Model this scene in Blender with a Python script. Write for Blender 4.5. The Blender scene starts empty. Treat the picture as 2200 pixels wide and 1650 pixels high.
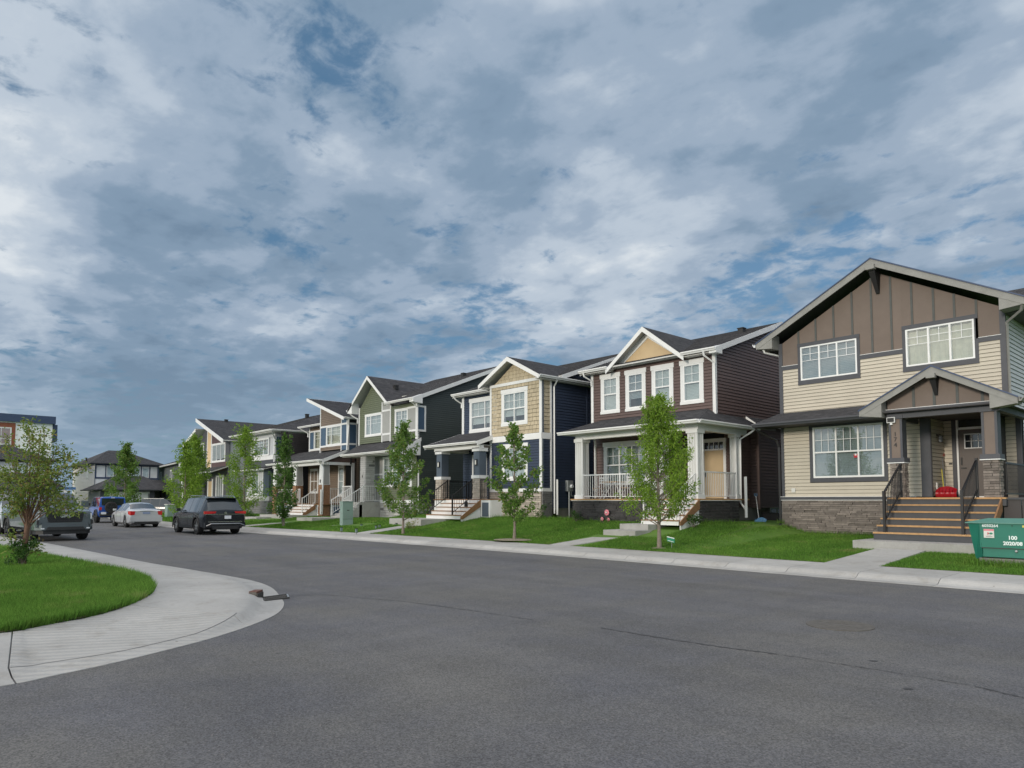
import bpy, math, random
import numpy as np
from mathutils import Vector, Matrix
random.seed(7); RNG = np.random.default_rng(7)
scene = bpy.context.scene
C = scene.collection
PI = math.pi; R = math.radians

# ---------------------------------------------------------------- camera
cam_d = bpy.data.cameras.new('camera'); cam = bpy.data.objects.new('camera', cam_d); C.objects.link(cam)
YAW = R(42.1); PIT = R(3.5)
fw = Vector((-math.cos(YAW)*math.cos(PIT), math.sin(YAW)*math.cos(PIT), math.sin(PIT)))
rt = Vector((math.sin(YAW), math.cos(YAW), 0)); up = rt.cross(fw)
M = Matrix((rt, up, -fw)).transposed().to_4x4(); M.translation = Vector((0, 0, 1.6))
cam.matrix_world = M
cam_d.sensor_width = 36; cam_d.lens = 1500/2200*36; cam_d.shift_y = 158.3/2200
cam_d.clip_start = 0.1; cam_d.clip_end = 6000
scene.camera = cam

# ---------------------------------------------------------------- light
SUN_EL = R(11); SUN_AZ = Vector((0.10, -0.995))        # towards the sun
sd = bpy.data.lights.new('sun', 'SUN'); sun = bpy.data.objects.new('sun', sd); C.objects.link(sun)
sd.energy = 1.15; sd.angle = R(10); sd.color = (1.0, 0.90, 0.76)
dv = Vector((SUN_AZ.x*math.cos(SUN_EL), SUN_AZ.y*math.cos(SUN_EL), math.sin(SUN_EL)))
sun.rotation_euler = dv.to_track_quat('Z', 'Y').to_euler()
scene.view_settings.view_transform = 'Standard'; scene.view_settings.look = 'None'
scene.view_settings.exposure = 0.68; scene.view_settings.gamma = 1
scene.view_settings.use_curve_mapping = False

# ---------------------------------------------------------------- node helper
class NT:
    def __init__(s, tree): s.t = tree; s.n = tree.nodes; s.l = tree.links
    def new(s, typ, **k):
        n = s.n.new(typ)
        for a, b in k.items(): setattr(n, a, b)
        return n
    def link(s, a, b): s.l.new(a, b)
    def inp(s, sock, v):
        if hasattr(v, 'is_output') or isinstance(v, bpy.types.NodeSocket): s.l.new(v, sock)
        else: sock.default_value = v
    def math(s, op, a, b=0.0, c=None, clamp=False):
        n = s.new('ShaderNodeMath', operation=op, use_clamp=clamp); s.inp(n.inputs[0], a); s.inp(n.inputs[1], b)
        if c is not None: s.inp(n.inputs[2], c)
        return n.outputs[0]
    def vm(s, op, a, b=(0, 0, 0)):
        n = s.new('ShaderNodeVectorMath', operation=op); s.inp(n.inputs[0], a); s.inp(n.inputs[1], b)
        return n.outputs['Value'] if op in ('DOT_PRODUCT', 'LENGTH', 'DISTANCE') else n.outputs[0]
    def noise(s, vec, scale, detail=4, rough=.55, lac=2.0, dist=0.0, out='Fac'):
        n = s.new('ShaderNodeTexNoise'); s.inp(n.inputs['Vector'], vec); n.inputs['Scale'].default_value = scale
        n.inputs['Detail'].default_value = detail; n.inputs['Roughness'].default_value = rough
        n.inputs['Lacunarity'].default_value = lac; n.inputs['Distortion'].default_value = dist
        return n.outputs[out]
    def rng(s, v, a, b, c=0.0, d=1.0, smooth=False):
        n = s.new('ShaderNodeMapRange', interpolation_type='SMOOTHSTEP' if smooth else 'LINEAR')
        s.inp(n.inputs[0], v); s.inp(n.inputs[1], a); s.inp(n.inputs[2], b); s.inp(n.inputs[3], c); s.inp(n.inputs[4], d)
        return n.outputs[0]
    def mix(s, f, a, b, mode='MIX'):
        n = s.new('ShaderNodeMix', data_type='RGBA', blend_type=mode)
        s.inp(n.inputs[0], f)
        for i, v in ((6, a), (7, b)):
            if isinstance(v, (tuple, list)): n.inputs[i].default_value = (*v[:3], 1)
            else: s.l.new(v, n.inputs[i])
        return n.outputs[2]

# ---------------------------------------------------------------- sky
w = bpy.data.worlds.new('World'); scene.world = w; w.use_nodes = True
g = NT(w.node_tree); g.n.clear()
out = g.new('ShaderNodeOutputWorld'); bg = g.new('ShaderNodeBackground'); bg.inputs[1].default_value = 0.1
g.link(bg.outputs[0], out.inputs[0])
sky = g.new('ShaderNodeTexSky', sky_type='NISHITA', sun_disc=False)
sky.sun_elevation = SUN_EL; sky.sun_rotation = math.atan2(SUN_AZ.x, SUN_AZ.y); sky.air_density = 1.0; sky.dust_density = 0.6; sky.ozone_density = 1.5
tc = g.new('ShaderNodeTexCoord'); D = tc.outputs['Generated']
sep = g.new('ShaderNodeSeparateXYZ'); g.link(D, sep.inputs[0])
zc = g.math('MAXIMUM', sep.outputs[2], 0.0)
k = g.math('DIVIDE', 1.0, g.math('ADD', zc, 0.16))
plane = g.new('ShaderNodeCombineXYZ'); g.link(g.math('MULTIPLY', sep.outputs[0], k), plane.inputs[0]); g.link(g.math('MULTIPLY', sep.outputs[1], k), plane.inputs[1])
PL = plane.outputs[0]
rot = g.new('ShaderNodeMapping'); g.link(PL, rot.inputs[0]); rot.inputs['Rotation'].default_value = (0, 0, R(-28)); rot.inputs['Scale'].default_value = (0.62, 1.0, 1)
SV = rot.outputs[0]
def camdir(px, py):
    a = (px-1100)/1500; b = -(py-825-158.3)/1500
    return (fw + rt*a + up*b).normalized()
def blob(px, py, rad):            # soft patch of sky round one direction
    d = camdir(px, py); dot = g.vm('DOT_PRODUCT', D, tuple(d))
    return g.rng(dot, math.cos(R(rad)), 1.0, 0.0, 1.0, smooth=True)
big = g.noise(SV, 0.8, 2, .45, dist=.3)
mid = g.noise(SV, 2.3, 8, .54, dist=.2)
fine = g.noise(PL, 6.5, 6, .55, dist=.15)
base = g.math('ADD', g.math('ADD', g.math('MULTIPLY', mid, .72), g.math('MULTIPLY', fine, .36)), -.022)
bright = g.math('ADD', g.math('MULTIPLY', base, 1.0), g.math('MULTIPLY', g.math('SUBTRACT', big, .5), .75))
for px, py, rad, amt in ((60, 460, 12, .035), (480, 170, 12, .095), (240, 110, 12, .06), (120, 40, 12, .03), (760, 240, 9, .05), (1280, 40, 12, .075), (480, 690, 8, .045), (1280, 560, 12, .085), (2080, 480, 11, .06), (1650, 690, 6, .05), (560, 330, 12, -.04), (1230, 230, 11, -.05), (450, 610, 12, -.05), (1650, 300, 13, -.02), (300, 850, 14, -.03)):
    bright = g.math('ADD', bright, g.math('MULTIPLY', blob(px, py, rad), amt))
cr = g.new('ShaderNodeValToRGB'); g.link(bright, cr.inputs[0]); cr.color_ramp.interpolation = 'EASE'
el = cr.color_ramp.elements
el[0].position = .34; el[0].color = (.165, .245, .345, 1)
el[1].position = .80; el[1].color = (.69, .74, .785, 1)
for p_, c_ in ((.46, (.22, .31, .42, 1)), (.55, (.32, .405, .515, 1)), (.66, (.475, .55, .64, 1))):
    e = el.new(p_); e.color = c_
cloud = cr.outputs[0]
# openings of clear sky, few and streaky
gap = g.math('SUBTRACT', g.math('ADD', g.math('MULTIPLY', g.noise(SV, 3.0, 7, .62, dist=.4), .45), g.math('MULTIPLY', g.noise(PL, 10.0, 6, .6, dist=.3), .55)), .5)
gapm = g.math('ADD', g.math('MULTIPLY', gap, 3.1), g.math('MULTIPLY', g.math('SUBTRACT', big, .5), -.5))
for px, py, rad, amt in ((740, 95, 7, .20), (590, 25, 6, .20), (790, 175, 4, .14), (1720, 650, 8, .36), (1500, 700, 9, .20), (1250, 720, 9, .12), (1080, 660, 7, .10), (2000, 600, 9, .20), (1790, 440, 4, .16), (200, 860, 14, .16), (520, 600, 7, .14), (900, 800, 14, .22), (90, 70, 4, .18)):
    gapm = g.math('ADD', gapm, g.math('MULTIPLY', blob(px, py, rad), amt))
gf = g.rng(gapm, .18, .62, 0, .88, smooth=True)
blue = g.mix(.55, g.vm('MULTIPLY', sky.outputs[0], (0.085, 0.10, 0.115)), (.075, .195, .34))
col = g.mix(gf, cloud, blue)
# thin even veil low on the horizon
veil = g.rng(sep.outputs[2], .0, .24, .62, .0, smooth=True)
col = g.mix(veil, col, (.25, .345, .44))
# overcast luminance: zenith brighter than the horizon; warm sunward glow, widened and turned aside as added fill for shaded side walls
zen = g.rng(sep.outputs[2], .55, 1.0, 0.0, 1.0, smooth=True)
col = g.vm('MULTIPLY', col, g.mix(zen, (1, 1, 1), (2.35, 2.0, 1.8)))
fillw = g.rng(g.vm('DOT_PRODUCT', D, tuple(Vector((.50, -.80, .33)).normalized())), -.45, 1.0, 0.0, 1.0, smooth=True)
col = g.vm('MULTIPLY', col, g.mix(fillw, (1, 1, 1), (3.1, 2.6, 2.1)))
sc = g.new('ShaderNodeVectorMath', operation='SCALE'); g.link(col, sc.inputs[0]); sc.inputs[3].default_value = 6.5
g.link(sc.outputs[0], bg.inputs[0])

# ---------------------------------------------------------------- materials
def newmat(name):
    m = bpy.data.materials.new(name); m.use_nodes = True; t = NT(m.node_tree); t.n.clear()
    o = t.new('ShaderNodeOutputMaterial'); b = t.new('ShaderNodeBsdfPrincipled'); t.link(b.outputs[0], o.inputs[0])
    return m, t, b, o
def mat(name, col, rough=.6, var=.10, scale=3.0, bump=0.0, bscale=60, metal=0.0, rnd=0.0, dirt=0.0, coat=0.0, spec=None):
    m, t, b, o = newmat(name)
    geo = t.new('ShaderNodeNewGeometry'); P = geo.outputs['Position']
    f = t.rng(t.noise(P, scale, 5, .6), .3, .7, 1-var, 1+var)
    if rnd:
        oi = t.new('ShaderNodeObjectInfo'); f = t.math('MULTIPLY', f, t.rng(oi.outputs['Random'], 0, 1, 1-rnd, 1+rnd))
    s = t.new('ShaderNodeVectorMath', operation='SCALE'); s.inputs[0].default_value = col[:3]; t.link(f, s.inputs[3])
    c = s.outputs[0]
    if dirt:
        d = t.rng(t.noise(P, scale*.45, 6, .7), .50, .72, 0, dirt)
        c = t.mix(d, c, (col[0]*.45, col[1]*.42, col[2]*.38))
    t.link(c, b.inputs['Base Color'])
    b.inputs['Roughness'].default_value = rough; b.inputs['Metallic'].default_value = metal
    if coat: b.inputs['Coat Weight'].default_value = coat; b.inputs['Coat Roughness'].default_value = .05
    if spec is not None: b.inputs['Specular IOR Level'].default_value = spec
    if bump:
        bn = t.new('ShaderNodeBump'); bn.inputs['Strength'].default_value = bump; bn.inputs['Distance'].default_value = .01
        t.link(t.noise(P, bscale, 5, .6), bn.inputs['Height']); t.link(bn.outputs[0], b.inputs['Normal'])
    return m
MT = {}
def mk(k, *a, **kw): MT[k] = mat(k, *a, **kw)
mk('tan_siding', (.52, .475, .395), .5, .05, 1.2, .15, 40, rnd=.035, dirt=.10)
mk('brown_siding', (.115, .077, .070), .5, .06, 1.2, .15, 40, rnd=.05, dirt=.08)
mk('navy_siding', (.032, .046, .082), .5, .06, 1.2, .15, 40, rnd=.05)
mk('green_siding', (.135, .155, .10), .5, .06, 1.2, .1, 40, rnd=.04)
mk('dark_green_siding', (.050, .062, .060), .5, .06, 1.2, .1, 40, rnd=.05)
mk('taupe_siding', (.19, .145, .11), .5, .06, 1.2, .1, 40)
mk('black_siding', (.032, .028, .030), .5, .06, 1.2)
mk('charcoal_siding', (.075, .078, .09), .5, .06, 1.2)
mk('maroon_siding', (.10, .055, .055), .5, .06, 1.2)
mk('grey_siding', (.48, .50, .53), .5, .05, 1.2, rnd=.03)
mk('slate_siding', (.12, .135, .14), .5, .05, 1.2)
mk('white_siding', (.78, .77, .75), .5, .04, 1.2)
mk('brown_panel', (.165, .128, .108), .65, .07, 2, .1, 60, rnd=.03)
mk('batten', (.075, .082, .080), .6, .12, 5, .1, 60)
mk('dark_trim', (.060, .064, .078), .55, .10, 4)
mk('grey_fascia', (.25, .25, .24), .6, .10, 4, dirt=.2)
mk('dark_soffit', (.035, .033, .036), .7, .08, 4)
mk('white', (.74, .75, .76), .45, .04, 3, dirt=.08)
mk('white_frame', (.80, .81, .82), .35, .03, 3)
mk('soffit_white', (.55, .55, .54), .6, .04, 3)
mk('tan_panel', (.60, .45, .27), .6, .04, 3)
mk('shingle_tan', (.46, .39, .275), .6, .08, 3, .2, 60, rnd=.09)
mk('grey_panel', (.34, .345, .34), .55, .04, 3)
mk('blue_panel', (.060, .105, .17), .5, .05, 3)
mk('slate_panel', (.085, .11, .145), .5, .05, 3)
mk('stone', (.19, .165, .150), .85, .20, 9, .8, 45, rnd=.30)
mk('dark_stone', (.042, .040, .042), .8, .25, 9, .8, 45, rnd=.30)
mk('pale_stone', (.40, .355, .31), .85, .18, 9, .8, 45, rnd=.28)
mk('grey_block', (.40, .40, .40), .85, .12, 9, .6, 45, rnd=.15)
mk('dark_block', (.16, .16, .165), .85, .12, 9, .6, 45, rnd=.15)
mk('brick_mix', (.30, .17, .10), .85, .25, 12, .6, 45)
mk('wood', (.43, .26, .12), .7, .16, 8, .3, 60, rnd=.08)
mk('wood_dark', (.23, .125, .06), .7, .16, 8, .3, 60)
mk('riser_grey', (.050, .054, .062), .6, .10, 4)
mk('black_metal', (.012, .012, .014), .4, .05, 4)
mk('brown_door', (.105, .088, .082), .45, .04, 3)
mk('tan_door', (.50, .38, .23), .45, .04, 3)
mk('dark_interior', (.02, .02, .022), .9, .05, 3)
mk('blind', (.60, .60, .57), .7, .04, 3)
mk('blind_grey', (.33, .35, .36), .7, .04, 3)
mk('curtain', (.62, .55, .42), .8, .1, 5)
mk('transformer_green', (.012, .165, .120), .5, .06, 3, dirt=.10)
mk('transformer_top', (.09, .24, .20), .5, .10, 3, dirt=.15)
mk('cabinet_green', (.22, .31, .29), .5, .06, 3, dirt=.08)
mk('galvanised', (.42, .44, .45), .4, .08, 8, metal=.6)
mk('meter_grey', (.26, .28, .29), .5, .06, 6)
mk('red_plastic', (.36, .010, .018), .35, .05, 4)
mk('blue_plastic', (.10, .25, .42), .4, .08, 4)
mk('grey_tube', (.18, .19, .20), .4, .08, 4)
mk('foundation', (.22, .21, .20), .9, .12, 3, .4, 30)
mk('rust_iron', (.13, .060, .045), .8, .2, 20, .4, 60)
mk('iron', (.055, .052, .048), .7, .2, 20, .5, 60)
mk('iron_brown', (.100, .094, .086), .8, .25, 12, .5, 60)
mk('bark', (.22, .185, .155), .9, .2, 20, .8, 60)
mk('bark_red', (.15, .085, .06), .9, .2, 20, .8, 60)
mk('tyre', (.016, .016, .017), .8, .1, 10)
mk('rim_dark', (.05, .05, .055), .35, .05, 10, metal=.8)
mk('rim_silver', (.45, .46, .47), .3, .05, 10, metal=.9)
mk('chrome', (.62, .63, .64), .15, .02, 10, metal=1)
mk('black_plastic', (.018, .019, .021), .6, .08, 10)
mk('paint_black', (.008, .010, .015), .22, .03, 3, coat=.35, spec=.35)
mk('paint_silver', (.52, .54, .57), .3, .03, 3, metal=.35, coat=1)
mk('paint_truck', (.075, .098, .112), .28, .03, 3, metal=.25, coat=1)
mk('paint_pale', (.50, .53, .57), .3, .03, 3, metal=.2, coat=1)
mk('paint_blue', (.020, .095, .42), .25, .03, 3, coat=1)
mk('paint_dark', (.04, .038, .042), .25, .03, 3, coat=1)
mk('tail_red', (.50, .015, .02), .15, .03, 3, coat=1)
mk('lamp_dark', (.09, .11, .13), .1, .03, 3, coat=1)
mk('lamp_clear', (.70, .74, .78), .1, .03, 3, coat=1)
mk('plate', (.62, .65, .70), .5, .06, 60)
mk('plate_blue', (.22, .28, .42), .5, .06, 60)
mk('plastic_white', (.62, .62, .60), .5, .05, 6)
mk('yellow_label', (.65, .58, .12), .5, .05, 6)
mk('pink', (.62, .20, .25), .5, .08, 6)
mk('sign_red', (.48, .02, .035), .5, .04, 6)
mk('sign_blue', (.05, .13, .28), .5, .04, 6)
mk('sign_green', (.02, .22, .13), .5, .05, 6)
mk('lettering', (.72, .82, .82), .5, .03, 6)
mk('dark_letter', (.035, .030, .032), .5, .03, 6)
mk('rust_panel', (.26, .075, .035), .55, .08, 3)
mk('navy_fascia', (.035, .06, .13), .5, .06, 3)
mk('stucco_white', (.84, .86, .88), .8, .05, 2, .2, 30)
mk('stucco_grey', (.30, .31, .32), .8, .05, 2, .2, 30)
mk('red_flower', (.55, .05, .03), .6, .2, 20)
mk('terracotta', (.40, .24, .14), .8, .1, 20)
mk('soil', (.10, .075, .05), .95, .35, 25, .8, 60)
mk('mulch', (.26, .23, .17), .95, .3, 20, .8, 60)
def glass(name, tint=(.8, .9, .95), refl=1.45):
    m, t, b, o = newmat(name); t.n.remove(b)
    tr = t.new('ShaderNodeBsdfTransparent'); tr.inputs[0].default_value = (*tint, 1)
    gl = t.new('ShaderNodeBsdfGlossy'); gl.inputs['Roughness'].default_value = .015; gl.inputs[0].default_value = (.96, .98, 1, 1)
    geo = t.new('ShaderNodeNewGeometry')
    bn = t.new('ShaderNodeBump'); bn.inputs['Strength'].default_value = .25; bn.inputs['Distance'].default_value = .01
    t.link(t.noise(geo.outputs['Position'], 1.6, 2, .5), bn.inputs['Height']); t.link(bn.outputs[0], gl.inputs['Normal'])
    fr = t.new('ShaderNodeFresnel'); fr.inputs[0].default_value = refl
    f = t.math('MULTIPLY', t.math('MULTIPLY_ADD', fr.outputs[0], 2.2, .05, clamp=True), t.math('SUBTRACT', 1.0, geo.outputs['Backfacing']))
    mx = t.new('ShaderNodeMixShader'); t.link(f, mx.inputs[0]); t.link(tr.outputs[0], mx.inputs[1]); t.link(gl.outputs[0], mx.inputs[2])
    t.link(mx.outputs[0], o.inputs[0]); return m
MT['glass'] = glass('glass', (.90, .94, .95), 1.6)
mk('car_glass', (.018, .024, .030), .06, .03, 3, coat=1)

def shingle_mat():
    m, t, b, o = newmat('roof_shingle')
    uv = t.new('ShaderNodeUVMap'); geo = t.new('ShaderNodeNewGeometry')
    br = t.new('ShaderNodeTexBrick'); t.link(uv.outputs[0], br.inputs[0])
    br.inputs['Color1'].default_value = (.038, .040, .047, 1); br.inputs['Color2'].default_value = (.066, .066, .074, 1); br.inputs['Mortar'].default_value = (.020, .021, .026, 1)
    br.inputs['Scale'].default_value = 1; br.inputs['Brick Width'].default_value = .28; br.inputs['Row Height'].default_value = .14; br.inputs['Mortar Size'].default_value = .006
    f = t.rng(t.noise(geo.outputs['Position'], 2.5, 8, .7), .3, .7, .75, 1.3)
    s = t.new('ShaderNodeVectorMath', operation='SCALE'); t.link(br.outputs[0], s.inputs[0]); t.link(f, s.inputs[3])
    t.link(s.outputs[0], b.inputs['Base Color']); b.inputs['Roughness'].default_value = .9
    bn = t.new('ShaderNodeBump'); bn.inputs['Strength'].default_value = .5; bn.inputs['Distance'].default_value = .01
    t.link(t.noise(geo.outputs['Position'], 120, 3, .6), bn.inputs['Height']); t.link(bn.outputs[0], b.inputs['Normal'])
    return m
MT['shingle'] = shingle_mat()
def asphalt_mat():
    m, t, b, o = newmat('asphalt'); geo = t.new('ShaderNodeNewGeometry'); P = geo.outputs['Position']
    st = t.new('ShaderNodeMapping'); t.link(P, st.inputs[0]); st.inputs['Scale'].default_value = (.22, 1.0, 1); st.inputs['Rotation'].default_value = (0, 0, R(8))
    a = t.rng(t.noise(st.outputs[0], .75, 6, .6, dist=.4), .32, .70, .84, 1.16)
    st2 = t.new('ShaderNodeMapping'); t.link(P, st2.inputs[0]); st2.inputs['Scale'].default_value = (1.0, .22, 1); st2.inputs['Rotation'].default_value = (0, 0, R(-38))
    a2 = t.math('MULTIPLY', t.rng(t.noise(P, 2.3, 6, .65), .3, .7, .92, 1.08), t.rng(t.noise(st2.outputs[0], 1.3, 5, .6, dist=.5), .35, .68, .94, 1.06))
    # aggregate: each stone its own tone
    vo = t.new('ShaderNodeTexVoronoi'); t.link(P, vo.inputs['Vector']); vo.inputs['Scale'].default_value = 95
    v3 = t.new('ShaderNodeSeparateXYZ'); t.link(vo.outputs['Color'], v3.inputs[0])
    grain = t.rng(v3.outputs[0], 0, 1, .60, 1.42)
    spec = t.rng(v3.outputs[1], .93, 1.0, 0, .7)
    vo2 = t.new('ShaderNodeTexVoronoi'); t.link(P, vo2.inputs['Vector']); vo2.inputs['Scale'].default_value = 34
    w3 = t.new('ShaderNodeSeparateXYZ'); t.link(vo2.outputs['Color'], w3.inputs[0])
    spk = t.math('MULTIPLY', t.rng(w3.outputs[0], .965, .99, 0, 1), t.rng(vo2.outputs['Distance'], .12, .30, .65, 0))
    f = t.math('MULTIPLY', t.math('MULTIPLY', a, a2), grain)
    hue = t.mix(t.rng(t.noise(P, .45, 4, .6), .38, .62), (.104, .106, .117), (.120, .119, .117))
    s = t.new('ShaderNodeVectorMath', operation='SCALE'); t.link(hue, s.inputs[0]); t.link(f, s.inputs[3])
    c = t.mix(spec, s.outputs[0], (.22, .21, .20))
    c = t.mix(spk, c, (.24, .235, .23))
    vo3 = t.new('ShaderNodeTexVoronoi'); t.link(P, vo3.inputs['Vector']); vo3.inputs['Scale'].default_value = 1.4
    u3 = t.new('ShaderNodeSeparateXYZ'); t.link(vo3.outputs['Color'], u3.inputs[0])
    spot = t.math('MULTIPLY', t.rng(u3.outputs[0], .80, .82, 0, .75), t.rng(vo3.outputs['Distance'], .025, .05, 1, 0))
    c = t.mix(spot, c, (.030, .030, .032))
    t.link(c, b.inputs['Base Color']); b.inputs['Roughness'].default_value = .80; b.inputs['Specular IOR Level'].default_value = .35
    bn = t.new('ShaderNodeBump'); bn.inputs['Strength'].default_value = .55; bn.inputs['Distance'].default_value = .006
    t.link(t.math('ADD', t.noise(P, 140, 3, .6), v3.outputs[2]), bn.inputs['Height']); t.link(bn.outputs[0], b.inputs['Normal'])
    return m
MT['asphalt'] = asphalt_mat()
def concrete_mat(name, col, groove=False):
    m, t, b, o = newmat(name); geo = t.new('ShaderNodeNewGeometry'); P = geo.outputs['Position']
    a = t.rng(t.noise(P, .9, 7, .65), .3, .7, .86, 1.10)
    a2 = t.rng(t.noise(P, 18, 6, .7), .3, .7, .93, 1.07)
    oi = t.new('ShaderNodeObjectInfo'); f = t.math('MULTIPLY', t.math('MULTIPLY', a, a2), t.rng(oi.outputs['Random'], 0, 1, .94, 1.05))
    s = t.new('ShaderNodeVectorMath', operation='SCALE'); s.inputs[0].default_value = col; t.link(f, s.inputs[3])
    c = t.mix(t.rng(t.noise(P, 2.1, 8, .72, dist=.6), .52, .72, 0, .50), s.outputs[0], (.20, .18, .15))
    vo = t.new('ShaderNodeTexVoronoi'); t.link(P, vo.inputs['Vector']); vo.inputs['Scale'].default_value = 5
    u3 = t.new('ShaderNodeSeparateXYZ'); t.link(vo.outputs['Color'], u3.inputs[0])
    c = t.mix(t.math('MULTIPLY', t.rng(u3.outputs[0], .90, .92, 0, .7), t.rng(vo.outputs['Distance'], .05, .10, 1, 0)), c, (.12, .11, .09))
    t.link(c, b.inputs['Base Color']); b.inputs['Roughness'].default_value = .85
    h = t.noise(P, 70, 4, .6)
    bn = t.new('ShaderNodeBump'); bn.inputs['Strength'].default_value = .35; bn.inputs['Distance'].default_value = .008
    if groove:
        mp = t.new('ShaderNodeMapping'); t.link(P, mp.inputs[0]); mp.inputs['Rotation'].default_value = (0, 0, R(18))
        wv = t.new('ShaderNodeTexWave', wave_type='BANDS', bands_direction='X'); t.link(mp.outputs[0], wv.inputs[0]); wv.inputs['Scale'].default_value = 2.2; wv.inputs['Distortion'].default_value = .6; wv.inputs['Detail'].default_value = 1
        h = t.math('ADD', t.math('MULTIPLY', wv.outputs['Fac'], 2.2), h)
        bn.inputs['Strength'].default_value = .7; bn.inputs['Distance'].default_value = .007
    t.link(h, bn.inputs['Height']); t.link(bn.outputs[0], b.inputs['Normal'])
    return m
MT['concrete'] = concrete_mat('concrete', (.365, .365, .358))
MT['concrete_grooved'] = concrete_mat('concrete_grooved', (.375, .375, .366), True)
def grass_mat(name, ground=False):
    m, t, b, o = newmat(name); geo = t.new('ShaderNodeNewGeometry'); P = geo.outputs['Position']
    n = t.noise(P, .55, 5, .6); n2 = t.noise(P, 3.0, 6, .65)
    c = t.mix(t.rng(n, .35, .65), (.098, .215, .034), (.150, .285, .050))
    c = t.mix(t.rng(n2, .55, .75, 0, .55), c, (.22, .31, .07))
    c = t.mix(t.rng(t.noise(P, 1.1, 6, .7), .58, .72, 0, .75), c, (.30, .27, .12))
    if not ground:
        at = t.new('ShaderNodeAttribute'); at.attribute_name = 'tone'
        s = t.new('ShaderNodeVectorMath', operation='SCALE'); t.link(c, s.inputs[0]); t.link(t.rng(at.outputs['Fac'], 0, 1, .45, 1.7), s.inputs[3]); c = s.outputs[0]
    else:
        s = t.new('ShaderNodeVectorMath', operation='SCALE'); t.link(c, s.inputs[0]); t.link(t.rng(t.noise(P, 60, 4, .7), .3, .7, .45, .95), s.inputs[3]); c = s.outputs[0]
    t.link(c, b.inputs['Base Color']); b.inputs['Roughness'].default_value = .75; b.inputs['Specular IOR Level'].default_value = .2
    if not ground:
        tl = t.new('ShaderNodeBsdfTranslucent'); t.link(c, tl.inputs[0]); mx = t.new('ShaderNodeMixShader'); mx.inputs[0].default_value = .5
        t.link(b.outputs[0], mx.inputs[1]); t.link(tl.outputs[0], mx.inputs[2]); t.link(mx.outputs[0], o.inputs[0])
    return m
MT['grass'] = grass_mat('grass'); MT['turf'] = grass_mat('turf', True)
def leaf_mat(name, c1, c2, c3=None):
    m, t, b, o = newmat(name); at = t.new('ShaderNodeAttribute'); at.attribute_name = 'tone'
    c = t.mix(t.rng(at.outputs['Fac'], 0, .8), c1, c2)
    if c3: c = t.mix(t.rng(at.outputs['Fac'], .86, .92), c, c3)
    t.link(c, b.inputs['Base Color']); b.inputs['Roughness'].default_value = .5; b.inputs['Specular IOR Level'].default_value = .3
    tl = t.new('ShaderNodeBsdfTranslucent'); s = t.new('ShaderNodeVectorMath', operation='SCALE'); t.link(c, s.inputs[0]); s.inputs[3].default_value = 1.5; t.link(s.outputs[0], tl.inputs[0])
    mx = t.new('ShaderNodeMixShader'); mx.inputs[0].default_value = .35; t.link(b.outputs[0], mx.inputs[1]); t.link(tl.outputs[0], mx.inputs[2]); t.link(mx.outputs[0], o.inputs[0])
    return m
MT['leaf_ash'] = leaf_mat('leaf_ash', (.10, .195, .020), (.225, .35, .042))
MT['leaf_oak'] = leaf_mat('leaf_oak', (.065, .145, .025), (.15, .26, .05), (.19, .21, .06))
MT['leaf_dark'] = leaf_mat('leaf_dark', (.045, .105, .022), (.10, .19, .038))
MT['leaf_crab'] = leaf_mat('leaf_crab', (.09, .16, .03), (.23, .28, .065), (.24, .19, .06))
MT['leaf_shrub'] = leaf_mat('leaf_shrub', (.025, .075, .015), (.06, .13, .025))

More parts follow.
